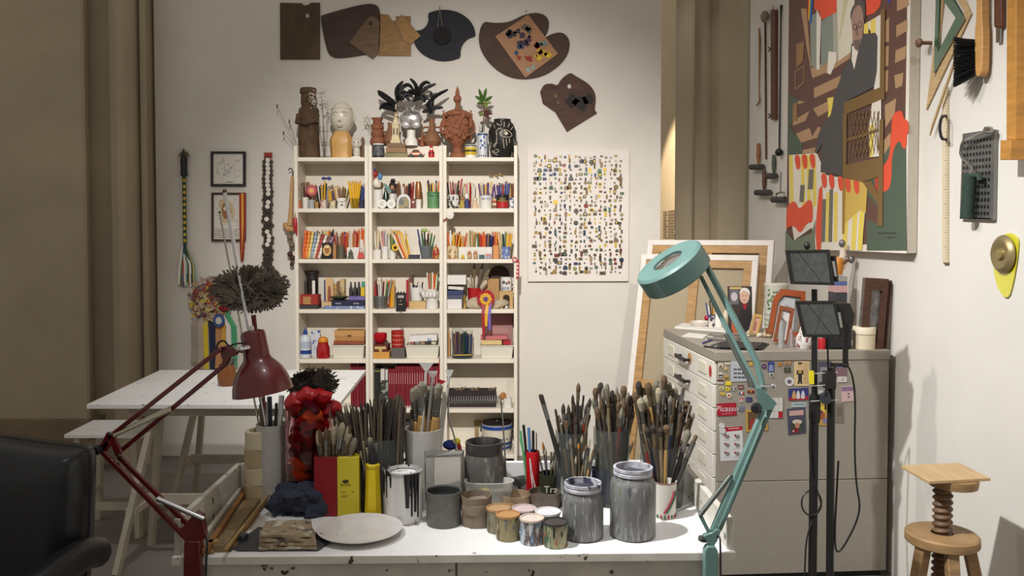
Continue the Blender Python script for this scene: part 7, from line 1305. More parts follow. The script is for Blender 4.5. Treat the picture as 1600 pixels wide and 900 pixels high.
t, PT_, s = pot('olive_tin', 'dark olive tin with white lettering, holding small brushes', 'tin', 859, 788, [(17, 0), (17.5, 2), (17.5, 42), (18, 44)], M((56, 58, 42), .4, .2), 1.2, 28); t.p('lettering', text('Trag', 15/s).xf(frontal(PT_+Vector((.008, -18.2/s, 24/s)))), M((206, 202, 190), .5)); t.done()
t, PB_, s = pot('blue_tin', 'small dark blue patterned tin holding small brushes', 'tin', 941, 790, [(17, 0), (17, 52), (17.5, 54)], prn((28, 36, 84), (120, 130, 160), 36, .6), 1.2, 28); t.done()
t, PQ, s = pot('striped_cup', 'white ceramic cup with a red and green painted stripe', 'cup', 1038.5, 811, [(16, 0), (17, 3), (18.3, 52), (18.6, 55)], M((200, 194, 184), .4, 0, .05, 30), 1.3, 30)
for k in range(18):
    a = k*2*math.pi/18; c_ = PQ+Vector((16.8/s*math.cos(a), 16.8/s*math.sin(a), 4/s)); t.p('painted_dash', G().ball(c_, (.004, .004, .006), 6, 5), M(((150, 50, 50), (60, 96, 70))[k % 2], .5))
for dx, cc in ((0, (150, 50, 60)), (.008, (70, 104, 80))): t.p('painted_stripe', G().tube([PQ+Vector((x/s+dx, -math.sqrt(max(4, (16.6+h*.04)**2-(x+dx*s)**2))/s, h/s)) for x, h in ((-4, 10), (2, 20), (8, 32), (12, 44))], .0034, 6), M(cc, .5))
t.p('rim_band', G().lathe(PQ, [(18.7/s, 55/s), (18.75/s, 57/s)], 30, cap=False), M((140, 84, 74), .5)); t.done()
# glasses holding the brush bundles
GL2 = M((210, 214, 210), .08, trans=.95, ior=1.08)
def glasspot(label, cx, yb, r, h): t, P, s = pot('brush_glass', label, 'glass', cx, yb, [(r*.93, 0), (r, h*.3), (r*1.02, h)], GL2, .9, 28, group='glasses holding brushes'); t.done(); return P
P1 = glasspot('wide glass crowded with upturned brush handles', 596.5, 803, 34, 112); P2 = glasspot('glass of tall brushes behind the red can', 893, 793, 25, 112); P3 = glasspot('glass of tall brushes behind the streaked jars', 955, 793, 28, 116); P4 = glasspot('glass of big mop brushes near the teal lamp', 1034, 795, 34, 92)
# ================================================================ brushes
UH = G().lathe((0, 0, 0), [(.35, 0), (.75, .08), (1, .6), (.8, .97), (.7, 1)], 8)
UF = G().lathe((0, 0, 0), [(.9, 0), (1, .05), (1, .3), (1.05, .32), (1, .34), (1.1, 1)], 10); 
UB = {'round': G().lathe((0, 0, 0), [(1, 0), (1.15, .3), (.9, .65), (.1, 1)], 10), 'mop': G().lathe((0, 0, 0), [(.9, 0), (1.35, .35), (1.5, .65), (1.15, .9), (.3, 1)], 12), 'flat': G().lathe((0, 0, 0), [(1, 0), (1.15, .6), (1.0, 1)], 10, sx=1.35, sy=.6), 'hog': G().lathe((0, 0, 0), [(1, 0), (1.3, .4), (1.25, .8), (.8, 1)], 12, sy=.7)}
for k in UB: UB[k].jit(.08, 3)
HC = [(64, 54, 44), (92, 78, 60), (48, 44, 42), (120, 104, 80), (110, 42, 30), (44, 50, 66), (76, 70, 62), (168, 132, 78)]; FC = [M((140, 138, 132), .35, .8), M((120, 106, 84), .4, .7), M((96, 92, 86), .45, .6)]
BC = {'dark': (58, 48, 40), 'brown': (98, 76, 54), 'grey': (124, 116, 100), 'pale': (160, 150, 124), 'orange': (170, 112, 44), 'white': (196, 190, 178)}
MH = [UH.mesh('handle', M(c, .45, 0, .25, 6)) for c in HC]; MF = [UF.mesh('ferrule', m) for m in FC]; MB_ = {(k, c): UB[k].mesh('bristles', M(v, .9, 0, .3, 8, .5)) for k in UB for c, v in BC.items()}
br = random.Random(17)
def brush(a, b, r, kind, col, where, bl=.03, fl=.035, hi=None, hk=None):
    a, b = Vector(a), Vector(b); L = (b-a).length; e = bpy.data.objects.new('paintbrush', None); COL.objects.link(e); e.empty_display_size = .02
    e.matrix_world = Matrix.Translation(a) @ (b-a).to_track_quat('Z', 'Y').to_matrix().to_4x4() @ Matrix.Rotation(br.uniform(-.5, .5), 4, 'Z')
    shape = {'round': 'pointed', 'mop': 'round mop', 'flat': 'flat', 'hog': 'wide'}[kind]
    tag(e, '%s %s paintbrush standing in the %s' % (shape, col+'-haired', where), 'paintbrush', 'brushes in the '+where)
    for nm, me, z0, l, rr in (('handle', MH[br.randrange(8) if hi is None else hi], 0, L-bl-fl, r*(hk or 1)), ('ferrule', MF[br.randrange(3)], L-bl-fl, fl, r*.85), ('bristles', MB_[(kind, col)], L-bl, bl, r)):
        o = link(nm, me, e); o.location = (0, 0, z0); o.scale = (rr, rr, l)
def bundle(P, R, tips, where, kinds, cols, rs, bl, n=None):
    for x, y in tips:
        u = br.uniform(-1, 1); Y = P.y+R*.9*u; B = P+Vector((br.uniform(-R, R)*.5, R*.5*u, .008)); X = W(x, y, Y); B.x += (X.x-P.x)*.18; r = br.uniform(*rs); brush(B, X, r, br.choice(kinds), br.choice(cols), where, br.uniform(*bl), br.uniform(.025, .05))
def env(pts, n, jy=12, low=0):
    out = []
    for i in range(n):
        u = (i+br.uniform(.1, .9))/n*(len(pts)-1); k = min(int(u), len(pts)-2); f = u-k; out.append((pts[k][0]+(pts[k+1][0]-pts[k][0])*f, pts[k][1]+(pts[k+1][1]-pts[k][1])*f+br.uniform(0, jy)+low*(br.random() < .4)))
    return out
# upturned handles in the wide glass
UPM = [UH.mesh('paintbrush', M(c, .5, 0, .3, 6)) for c in ((62, 54, 48), (84, 74, 62), (46, 42, 40), (100, 88, 72))]
for i, (x, y) in enumerate(env([(520, 640), (545, 628), (570, 626), (590, 614), (610, 616), (625, 614), (634, 628)], 100, 18)):
    u = br.uniform(-1, 1); Y = P1.y+.05*u; B = P1+Vector((br.uniform(-.03, .03)+(x-590)/520*.5, .04*u, .01)); o = place(UPM[i % 4], 'paintbrush', W(x, y, Y), B, br.uniform(.0036, .0058)); tag(o, 'dark worn brush standing handle-up in the wide glass', 'paintbrush', 'handle-up brushes in the wide glass')
PRt = PR_+Vector((0, .021, 0))
bundle(PRt, .018, env([(494, 668), (510, 662), (530, 658), (545, 660), (556, 672)], 16, 14), 'square red tin', ['round', 'mop'], ['brown', 'pale', 'brown', 'grey'], (.005, .0075), (.04, .055))
for k, (x, y, r) in enumerate(((568, 690, .004), (578, 684, .005), (563, 705, .004), (573, 700, .006), (588, 694, .006), (583, 702, .004))): brush(P1+Vector((-.03+.008*k, -.055, .01)), W(x, y, P1.y-.06), r, 'flat', 'pale', 'front of the wide glass', .02, .04, 3)
for k, (x, y) in enumerate(((648, 606), (660, 597), (673, 603), (686, 600), (653, 602))): brush(PC+Vector(((k-2)*.012, .0, .01)), W(x, y, PC.y+(-.02 if k % 2 else .015)), .0145, 'hog', 'grey', 'pale concrete cylinder', .045, .06, 7, 1.1)
brush(PC+Vector((-.035, 0, .01)), W(643, 640, PC.y), .007, 'flat', 'dark', 'pale concrete cylinder', .03, .05, 2)
for k, (x, y, w) in enumerate(((666, 568, 11), (676, 580, 8), (702, 578, 7))):
    t = T('fan_rod', ['tallest', 'shorter', 'slanting'][k]+' clear rod with a fan-shaped end in the concrete cylinder', 'rod', 'clear fan rods'); B = PC+Vector((.006*k-.02 if k < 2 else .03, -.025+.02*k, .01)); e_ = W(x, y+9, PC.y-.02+.015*k); t.p('rod', G().tube([B, e_], [.006, .004], 8), M((196, 194, 188), .15, alpha=.8)); q = [W(x+a, y+b, PC.y-.02+.015*k) for a, b in ((-2, 12), (2, 12), (w, 0), (-w, 0))]; t.p('fan', G().prism(q, (0, .003, 0)), M((206, 204, 198), .15, alpha=.6)); t.done()
one('red_flag', 'small red felt flag on a thin stick above the concrete cylinder', 'flag', G().prism([W(x, y, PC.y) for x, y in ((683, 592), (697, 596), (688, 602))], (0, .004, 0)).tube([W(687, 560, PC.y+.002), W(684, 600, PC.y+.002), PC+Vector((.02, .002, .01))], .0018, 5), M((160, 16, 26), .6))
for k, (x, y) in enumerate(((700, 605), (694, 612))): one('acrylic_rod', ['longer', 'shorter'][k]+' pale acrylic rod leaning out of the concrete cylinder', 'rod', G().tube([PC+Vector((.02+.008*k, .02, .01)), W(x, y, PC.y+.01)], .0048, 8), M((190, 184, 170), .3))
DKB = ['dark', 'brown', 'grey', 'dark']
brush(P2+Vector((.0, -.02, .01)), W(845, 617, P2.y-.04), .0085, 'flat', 'dark', 'glass behind the red can', .03, .05, 2)
bundle(P2, .035, [(904, 598), (895, 616), (880, 630), (873, 648), (888, 632), (912, 618), (898, 628), (918, 630), (922, 622), (868, 640), (906, 634), (915, 640), (885, 645), (893, 642), (876, 662), (884, 658), (890, 655), (900, 650), (908, 655), (916, 652), (872, 655), (921, 648)], 'glass behind the red can', ['round', 'flat', 'round'], DKB, (.0045, .0072), (.022, .034))
bundle(P3, .045, [(930, 606), (938, 598), (948, 600), (942, 604), (956, 610), (964, 604), (975, 603), (982, 612), (950, 615), (968, 614), (928, 622), (938, 622), (960, 622), (975, 622), (988, 618), (945, 628), (967, 628), (955, 634), (932, 636), (940, 642), (948, 646), (962, 640), (972, 636), (980, 632), (986, 630), (990, 640), (978, 648), (934, 650)], 'glass behind the streaked jars', ['round', 'mop', 'mop'], ['brown', 'dark', 'grey', 'brown'], (.0055, .008), (.03, .045))
bundle(P4, .045, [(997, 596), (1003, 606), (1012, 598), (1017, 604), (1026, 594), (1038, 587), (1035, 596), (1044, 596), (1055, 606), (1030, 606), (1020, 610), (1043, 612), (1008, 618), (992, 612), (1000, 622), (1024, 618), (1034, 622), (1050, 616), (1015, 628)], 'glass near the teal lamp', ['mop'], ['brown', 'dark', 'brown', 'grey', 'pale'], (.007, .0095), (.04, .052))
bundle(P4, .05, [(1068, 605), (1073, 628), (1080, 634), (1084, 644), (1062, 620), (1053, 622), (1048, 618), (1064, 632), (1072, 640), (1012, 640), (1020, 645), (1028, 636), (1036, 640), (1044, 640), (1055, 636), (1000, 640), (1008, 650), (1076, 655), (1066, 645), (1058, 650), (1050, 648), (1040, 652), (1030, 655), (1016, 658), (1022, 636)], 'glass near the teal lamp', ['flat', 'round', 'flat'], ['dark', 'brown', 'grey'], (.005, .008), (.02, .032))
brush(PQ+Vector((0, 0, .01)), W(1088, 680, PQ.y+.02), .0085, 'flat', 'brown', 'striped white cup', .022, .05, 2); brush(PQ+Vector((0, 0, .01)), W(1076, 672, PQ.y+.03), .008, 'mop', 'grey', 'striped white cup', .04, .03, 2)
bundle(PQ, .016, [(1010, 668), (1020, 664), (1032, 668), (1042, 664), (1002, 676)], 'striped white cup', ['mop', 'flat'], ['dark', 'brown'], (.006, .008), (.025, .035))
bundle(PT_, .02, [(848, 690), (852, 700), (861, 706), (868, 694), (874, 688), (880, 686), (884, 700), (890, 694), (843, 712), (870, 712), (878, 716), (864, 720)], 'dark olive tin', ['round', 'round', 'flat'], ['orange', 'brown', 'pale', 'orange', 'white'], (.0032, .0048), (.018, .028))
PM_ = WZ(905, 800, DZ+.001)
t, PG, s = pot('brush_glass', 'small glass of orange-tipped brushes behind the shorter jar', 'glass', 903, 800, [(17, 0), (18.5, 52)], GL2, .8, 24, group='glasses holding brushes'); t.done()
bundle(PG, .022, [(885, 690), (891, 684), (897, 700), (904, 692), (910, 680), (917, 694), (922, 686), (928, 700), (913, 704), (890, 706), (924, 708), (900, 712)], 'small glass behind the shorter jar', ['round', 'round', 'flat'], ['orange', 'white', 'brown', 'pale', 'grey'], (.0034, .0052), (.018, .03))
bundle(PB_, .02, [(930, 694), (936, 700), (943, 690), (950, 684), (957, 692), (963, 698), (968, 688), (976, 694), (984, 698), (990, 690), (972, 702), (960, 706)], 'dark blue tin', ['round', 'flat', 'round'], ['white', 'brown', 'pale', 'orange', 'grey'], (.0034, .0055), (.018, .03))
# amber jar and papers on the trestle table
P = WZ(355, 602, .8006); s = F/P.y; t = T('amber_jar', 'amber glass jar standing on the white trestle table', 'jar'); t.p('glass', G().lathe(P, [(r/s, h/s) for r, h in ((12, 0), (14, 4), (15, 16), (13.5, 26), (12.5, 30), (13, 33), (12, 33), (11.5, 29), (13.5, 16), (12, 3), (0, 3))], 26, cap=False), M((150, 92, 44), .15, trans=.5)); t.p('contents', G().lathe(P, [(0, 3.2/s), (12/s, 3.2/s), (13.2/s, 14/s), (0, 14/s)], 22), M((140, 100, 80), .6))
for k in range(3): t.p('bottle_neck', G().tube([P+Vector((.01*k-.01, 0, .05)), P+Vector((.03*k-.02, 0, .125+.01*k))], .009, 8), M(((50, 90, 84), (150, 140, 130), (60, 60, 64))[k], .3))
t.done()
for k, (x, y, w, h) in enumerate(((470, 581, 26, 2), (505, 583, 18, 2), (530, 590, 12, 1))):
    q = [WZ(x+a, y+b, .8008+.0006*k) for a, b in ((-w, 2), (w, 2), (w*.9, -2), (-w*.8, -2))]; one('paper_sheet', ['long', 'middle', 'short'][k]+' white paper sheet at the back of the trestle table', 'paper', G().prism(q, (0, 0, .001)), M((214, 212, 208), .6))
# ================================================================ magnets on the side of the plan chest
NF = (CROT.to_3x3() @ Vector((0, -1, 0))).normalized(); FP = cw(0, -.0004, 0)
def MP(px, py, d=0.):
    r = RAY(px, py); o = Vector((0, 0, H)); k = (FP-o).dot(NF)/r.dot(NF); return o+r*k+NF*d
def c3(x, y): return (1110+x/10, 550+y/10)
def c4_(x, y): return (1200+x/6.427, 550+y/6.427)
def c6(x, y): return (1020+x/3.4625, 500+y/3.4625)
def magnet(label, poly, base, prints=(), th=.003, cat='magnet', name='fridge_magnet', lift=0.):
    t = T(name, label, cat, 'magnets on the plan chest'); t.p('plate', G().prism([MP(x, y, lift+th) for x, y in poly], -NF*(th-.0003)), M(base, .45))
    if prints:
        p = Pic(lambda x, y: MP(x, y, lift+th), NF, .45)
        for q, c in prints: p.add(q, c)
        t.p('print', p.g, p.mats)
    return t.done()
def R3(x0, y0, x1, y1): return [c3(x0, y1), c3(x1, y1), c3(x1, y0), c3(x0, y0)]
def R4(x0, y0, x1, y1): return [c4_(x0, y1), c4_(x1, y1), c4_(x1, y0), c4_(x0, y0)]
def C3(x, y, r, ry=None): return [c3(*p) for p in circ(x, y, r, ry, 14)]
def C4(x, y, r, ry=None): return [c4_(*p) for p in circ(x, y, r, ry, 14)]
cr = (206, 196, 170)
magnet('round cream magnet with a brown dome, top corner of the side', C3(160, 215, 42), cr, ((C3(158, 230, 26, 16), (84, 70, 52)), (C3(160, 205, 22, 8), (150, 136, 100))))
magnet('flat cream strip magnet beside the round domed one', R3(225, 165, 310, 195), cr, ((R3(235, 175, 300, 180), (170, 150, 110)),)); magnet('small gold and white bell magnet under the cream strip', C3(237, 265, 24, 38), (196, 176, 120), ((C3(236, 285, 14), (120, 96, 50)),))
magnet('black and white arched magnet near the drawer edge', C3(160, 355, 40, 36), (200, 196, 186), ((R3(124, 350, 194, 375), (46, 44, 44)),)); magnet('yellow and brown house magnet beside the arched one', R3(208, 355, 280, 430), (176, 148, 84), ((R3(220, 395, 275, 420), (96, 70, 40)),))
magnet('dark red and white bar magnet near the drawer edge', R3(105, 430, 200, 498), (190, 182, 178), ((R3(105, 430, 200, 462), (86, 30, 24)), (R3(120, 475, 190, 482), (96, 96, 130)))); magnet('square yellow smiling magnet', R3(236, 455, 325, 520), (212, 190, 40), ((C3(280, 488, 22), (226, 206, 70)), (R3(262, 495, 300, 500), (120, 90, 20))))
magnet('cream animal-shaped magnet above the yellow fish', smooth([c3(*p) for p in ((130, 550), (205, 525), (212, 580), (170, 610), (135, 590))], 1), (196, 180, 130), ((C3(165, 575, 14), (96, 84, 60)),)); magnet('round yellow magnet with a dark face', C3(265, 578, 36), (206, 186, 60), ((C3(262, 578, 14, 10), (90, 70, 30)),)); magnet('black and white penguin-shaped magnet beside the yellow face', R3(312, 555, 395, 600), (186, 180, 170), ((C3(330, 575, 14, 18), BLK_ := (36, 34, 36)), (C3(380, 575, 12, 16), (36, 34, 36))))
magnet('yellow fish-shaped magnet near the drawers', smooth([c3(*p) for p in ((145, 640), (180, 620), (235, 645), (220, 690), (150, 665))], 1), (190, 160, 60), ()); magnet('round cream magnet with a red crab', C3(290, 678, 40), (206, 196, 170), ((C3(288, 680, 22, 16), (170, 50, 40)),))
x6 = []
for i in range(3):
    for j in range(3):
        x, y = 385+i*62, 270+j*62
        for a in (25, 155): ca, sa = math.cos(math.radians(a)), math.sin(math.radians(a)); x6.append(([c3(x+u*ca-v*sa, y+u*sa+v*ca) for u, v in ((-26, -7), (26, -7), (26, 7), (-26, 7))], (54, 58, 66)))
magnet('pale grey card with nine small black crosses', [c3(318, 465), c3(570, 455), c3(550, 118), c3(318, 122)], (172, 176, 180), x6)
magnet('small ochre square magnet between the lamp arms', R3(605, 150, 660, 215), (176, 140, 60), ((C3(632, 180, 18), (206, 170, 70)),)); magnet('brown square magnet behind the lamp springs', R3(578, 440, 640, 530), (112, 96, 84)); magnet('small dark red and grey magnet with white print', R3(425, 515, 515, 575), (120, 70, 76), ((R3(440, 545, 500, 555), (190, 176, 176)),))
magnet('small blue, white and red striped flag magnet', R3(440, 625, 522, 660), (206, 202, 200), ((R3(440, 625, 467, 660), (44, 60, 110)), (R3(495, 625, 522, 660), (170, 40, 44)))); magnet('red and black flag magnet with a yellow mark', R3(578, 600, 685, 640), (150, 40, 34), ((R3(578, 618, 685, 634), (36, 32, 34)), (C3(630, 618, 12), (206, 170, 50))))
magnet('red and white round-topped magnet below the striped flag', R3(448, 700, 512, 780), (196, 180, 176), ((C3(480, 730, 28, 28), (164, 36, 46)), (C3(480, 735, 10, 16), (214, 206, 206)))); magnet('blue landscape magnet beside the red-topped one', R3(556, 705, 650, 778), (40, 60, 110), ((R3(575, 735, 630, 760), (110, 60, 80)),)); magnet('tiny red lobster-shaped magnet near the lamp elbow', smooth([c3(*p) for p in ((695, 675), (740, 670), (748, 720), (715, 735))], 1), (176, 40, 40))
magnet('purple flower-shaped magnet beside the lamp arm', [c3(835+(44 if k % 2 else 30)*math.cos(k*.524), 222+(48 if k % 2 else 34)*math.sin(k*.524)) for k in range(12)], (84, 50, 84), ((C3(835, 222, 14), (170, 130, 150)),)); magnet('upright blue magnet with white waves', R3(898, 155, 990, 305), (54, 60, 130), [([c3(910, y+10), c3(945, y-12), c3(980, y+6), c3(980, y+16), c3(945, y), c3(910, y+22)], (176, 186, 206)) for y in (210, 235, 260, 285)]); magnet('silver ring magnet with dark centre', C3(952, 355, 34, 38), (170, 168, 160), ((C3(952, 358, 18, 20), (60, 62, 56)),)); magnet('orange croissant-shaped magnet near the blue one', smooth([c3(*p) for p in ((1040, 190), (1080, 165), (1135, 180), (1110, 205), (1060, 235))], 1), (176, 112, 44)); magnet('tiny red button magnet on the drawer edge', C3(970, 340, 6), (160, 30, 30)) if 0 else None
magnet('tiny orange and grey boat magnet', R4(160, 92, 228, 135), (176, 130, 90), ((R4(170, 115, 220, 130), (110, 100, 100)),)); magnet('dark green square magnet under the boat', R4(162, 155, 225, 205), (60, 66, 54), ((C4(190, 178, 12), (110, 104, 80)),)); magnet('round white badge with a blue and red star print', C4(215, 297, 45), (206, 204, 200), ((C4(212, 297, 24, 22), (90, 96, 130)), (C4(220, 300, 10), (160, 60, 70))))
mn = [(R4(298, 105, 340, 160), (196, 160, 120)), (R4(298, 103, 340, 122), (60, 44, 36)), (R4(285, 182, 352, 225), (52, 34, 34)), (R4(300, 188, 335, 212), (196, 150, 60)), (R4(300, 225, 338, 300), (48, 34, 46)), (R4(295, 300, 315, 318), (34, 30, 30)), (R4(322, 300, 342, 318), (34, 30, 30))]+[(R4(352, y, 402, y+5), (170, 120, 84)) for y in range(108, 320, 18)]
magnet('cream card magnet with a cartoon man in dark clothes', [c4_(262, 340), c4_(412, 338), c4_(412, 92), c4_(262, 95)], (206, 180, 134), mn)
magnet('blue and red magnet with three white figures in a row', [c4_(205, 488), c4_(405, 480), c4_(402, 357), c4_(205, 370)], (44, 50, 110), [([c4_(208, 486), c4_(403, 478), c4_(403, 440), c4_(208, 455)], (150, 34, 40))]+[(smooth([c4_(x-22, 470), c4_(x+22, 468), c4_(x+16, 410), c4_(x, 378), c4_(x-16, 410)], 1), c) for x, c in ((258, (190, 150, 90)), (300, (206, 200, 196)), (348, (196, 190, 200)))]); magnet('pale blue strip magnet with dark lettering', [c4_(235, 552), c4_(380, 550), c4_(378, 508), c4_(238, 512)], (170, 186, 190), [(R4(250+k*15, 520, 260+k*15, 532), (60, 76, 84)) for k in range(8)])
magnet('dark framed postcard magnet of a figure in a pale hat', [c4_(205, 832), c4_(380, 812), c4_(368, 555), c4_(190, 572)], (66, 66, 84), (([c4_(212, 640), c4_(355, 630), c4_(352, 580), c4_(208, 590)], (190, 150, 144)), ([c4_(222, 800), c4_(365, 790), c4_(350, 690), c4_(230, 700)], (52, 60, 50)), (C4(290, 700, 50, 24), (196, 180, 160)), (C4(292, 735, 26, 28), (170, 120, 96)), ([c4_(230, 815), c4_(310, 805), c4_(300, 760), c4_(245, 775)], (120, 26, 34)), ([c4_(238, 800), c4_(262, 798), c4_(255, 780)], (206, 200, 196))))
g9 = [([c4_(15+44*i, 460+68*j+64) if 1 else 0, c4_(15+44*i+41, 460+68*j+64), c4_(15+44*i+41, 460+68*j), c4_(15+44*i, 460+68*j)], (170, 20, 30) if (i, j) == (2, 2) else (200, 196, 188)) for i in range(3) for j in range(3)]
magnet('white grid tile magnet with one red square', [c4_(12, 664), c4_(150, 664), c4_(150, 455), c4_(12, 455)], (150, 146, 140), g9)
magnet('dark photo magnet of a pale tower behind the black pole', R4(502, 95, 640, 215), (70, 66, 80), ((R4(520, 150, 600, 210), (130, 124, 130)),)); magnet('landscape photo magnet with purple field', R4(655, 110, 788, 245), (120, 90, 96), ((R4(655, 110, 788, 160), (96, 104, 130)),)); magnet('small white label magnet with a grey mark', R4(695, 245, 790, 302), (196, 190, 188), ((C4(750, 275, 14), (160, 156, 160)),)); magnet('pink calendar-like card magnet with two dark dots', [c4_(740, 500), c4_(875, 490), c4_(868, 338), c4_(732, 342)], (196, 166, 166), (([c4_(738, 395), c4_(870, 388), c4_(868, 345), c4_(734, 350)], (130, 100, 130)), (C4(805, 418, 10), (90, 70, 90)), (C4(806, 450, 10), (90, 70, 90))))
magnet('colourful painted-figures magnet between the two poles', R4(505, 500, 610, 735), (176, 140, 70), ((C4(545, 570, 40, 30), (206, 180, 60)), (C4(535, 640, 36, 40), (150, 84, 50)), (C4(575, 690, 30, 30), (120, 110, 150)), (C4(530, 600, 16), (90, 40, 90)))); magnet('grey-brown photo magnet below the pink card', [c4_(672, 705), c4_(752, 708), c4_(752, 512), c4_(672, 515)], (120, 110, 100), ((C4(715, 600, 26, 50), (100, 90, 82)),)); magnet('black and white photo strip behind the yellow clip', R4(495, 240, 560, 440), (130, 128, 126), ((R4(505, 300, 550, 340), (60, 58, 60)), (R4(505, 380, 550, 430), (190, 186, 180))))
mg_ = T('fridge_magnet', 'crimson rectangular magnet with a white handwritten signature', 'magnet', 'magnets on the plan chest'); q = [c6(348, 520), c6(452, 515), c6(450, 447), c6(346, 452)]; mg_.p('plate', G().prism([MP(x, y, .003) for x, y in q], -NF*.0027), M((160, 24, 46), .45))
fx = (CROT.to_3x3() @ Vector((1, 0, 0))); bm = Matrix((( fx.x, 0, NF.x), (fx.y, 0, NF.y), (0, 1, 0))).to_4x4(); sh_ = Matrix.Identity(4); sh_[0][1] = .25
g = text('Picasso', .036).xf(Matrix.Translation(MP(*c6(402, 480), .0035)) @ bm @ sh_); mg_.p('lettering', g, M((222, 208, 206), .5)); mg_.p('print_line', G().prism([MP(*c6(x, y), .0034) for x, y in ((372, 508), (430, 505), (430, 503), (372, 506))], NF*.0002), M((206, 150, 160), .5)); mg_.done()
magnet('small grey-blue asterisk-shaped magnet', [c6(480+(20 if k % 2 else 8)*math.cos(k*.524), 480+(22 if k % 2 else 9)*math.sin(k*.524)) for k in range(12)], (110, 116, 140))
magnet('yellow framed picture magnet behind the teal arm', [c6(505, 605), c6(622, 595), c6(618, 482), c6(503, 488)], (186, 146, 60), (([c6(514, 594), c6(612, 586), c6(609, 492), c6(512, 497)], (96, 70, 50)), ([c6(520, 590), c6(560, 585), c6(550, 530), c6(525, 540)], (150, 50, 44)), ([c6(560, 560), c6(600, 555), c6(590, 510), c6(565, 515)], (60, 70, 90))))
sg = [([c6(388, 605), c6(484, 596), c6(484, 573), c6(388, 580)], (164, 26, 40)), ([c6(408, 590), c6(468, 586), c6(468, 582), c6(408, 586)], (222, 190, 190))]
for i in range(2):
    for j in range(3):
        x, y = 400+54*i, 630+46*j; sg += [([c6(*p) for p in circ(x+4, y+2, 13, 12, 10)], (130, 126, 124)), ([c6(*p) for p in circ(x-9, y-6, 6, 6, 8)], (164, 40, 50)), ([c6(x-18, y+22), c6(x+20, y+20), c6(x+20, y+18), c6(x-18, y+20)], (170, 166, 164))]
magnet('white notice sheet with red header and six small symbols', [c6(366, 764), c6(490, 756), c6(484, 573), c6(360, 580)], (206, 204, 204), sg, .0012, 'notice', 'notice_sheet')
for k, (x, y) in enumerate(((372, 572), (376, 598))): magnet(('upper' if k == 0 else 'lower')+' round white magnet holding the notice sheet', [c6(*p) for p in circ(x, y, 16, 16, 16)], (200, 198, 194), (), .005, lift=.0015)
# stickers on the first drawer
for lab, y, z, c, w, h in (('tan oval sticker on the top drawer front', .39, .985, (190, 140, 90), .035, .03), ('red sticker at the near end of the top drawer', .055, .975, (170, 30, 36), .02, .028)): one('drawer_sticker', lab, 'sticker', G().prism([cw(-.0065, y+w*math.cos(a), z+h*math.sin(a)) for a in [k*.524 for k in range(12)]], CROT.to_3x3() @ Vector((-.001, 0, 0))), M(c, .5))
# ================================================================ things on top of the plan chest
CT = CZ+.0006
def on(px, py, z=CT): return WZ(px, py, z)
def cpot(name, label, cat, cx, yb, prof, mat, hollow=0, n=24, z=CT, parts=()):
    P = on(cx, yb-.12*prof[0][0], z); s = F/P.y; p = [(r/s, h/s) for r, h in prof]
    if hollow: w = hollow/s; p = [(0, 0)]+p+[(max(r-w, .001), h) for r, h in reversed(p[1:])]+[(max(p[0][0]-w, .001), w), (0, w)]
    t = T(name, label, cat); t.p('body', G().lathe(P, p, n, cap=not hollow), mat)
    for nm, pp_, m_ in parts: t.p(nm, G().lathe(P, [(r/s, h/s) for r, h in pp_], n, cap=False), m_)
    t.done(); return P, s
def sheet(name, label, cat, q, z, th, mat): return one(name, label, cat, G().prism([WZ(x, y, z) for x, y in q], (0, 0, th)), mat)
PAP = M((212, 208, 200), .6)
sheet('paper_stack', 'stack of white drawing paper at the chest corner', 'paper', [(1054, 513), (1140, 520), (1158, 514), (1068, 507)], CT, .010, PAP); sheet('paper_sheet', 'white sheet sticking out under the magazines', 'paper', [(1062, 520), (1100, 525), (1112, 520), (1075, 515)], CT, .0008, PAP) if 0 else None
sheet('magazine', 'dark magazine lying on the chest before the paper stack', 'magazine', [(1102, 532), (1152, 536), (1162, 526), (1112, 522)], CT, .010, prn((96, 92, 88), (176, 170, 160), 20, .55)); sheet('paper_sheet', 'loose white sheet near the magazine', 'paper', [(1064, 526), (1098, 529), (1106, 523), (1076, 520)], CT, .0012, PAP)
for k in range(3): sheet('drawing_board', 'thin black folder, %s of three in the little pile' % ('lowest', 'middle', 'topmost')[k], 'folder', [(1116+k*4, 545-k), (1192-k*5, 547-k), (1202-k*4, 538-k), (1128+k*3, 536-k)], CT+.0045*k, .004, M((44, 44, 46), .5))
for k, (a, b, c) in enumerate((((1098, 536), (1112, 531), (60, 60, 130)), ((1110, 540), (1132, 533), (120, 118, 116)), ((1100, 541), (1116, 543), (40, 40, 42)))): one('loose_pen', ['violet', 'silver', 'black'][k]+' pen lying near the chest edge', 'pen', G().tube([WZ(*a, CT+.005), WZ(*b, CT+.005)], .0045, 8), M(c, .4))
cpot('white_bowl', 'shallow white bowl behind the paper stack', 'bowl', 1094, 513, [(9, 0), (15, 6), (16, 10)], M((206, 196, 186), .4), 1)
P = on(1101, 503); one('red_ball', 'small red rubber ball sitting in the white bowl', 'ball', G().ball(P+Vector((0, -.06, .030)), .017, 14, 10), M((176, 24, 50), .4))
P, s = cpot('pen_cup', 'small patterned cup with pens on the plan chest', 'cup', 1112, 514, [(5.5, 0), (5.5, 22)], prn((60, 60, 84), (200, 190, 180), 60, .5), .7)
for k, (x, y, c) in enumerate(((1103, 473, (60, 76, 130)), (1107, 478, (222, 214, 206)), (1109, 469, (60, 50, 44)), (1113, 472, (120, 84, 50)), (1115, 482, (206, 150, 60)))): one('cup_pen', ['blue', 'white', 'dark', 'brown', 'yellow'][k]+' pen standing in the small patterned cup', 'pen', G().tube([P+Vector((.004*(k-2), 0, .006)), W(x, y, P.y)], .0042, 8), M(c, .4), 'pens in the chest cup')
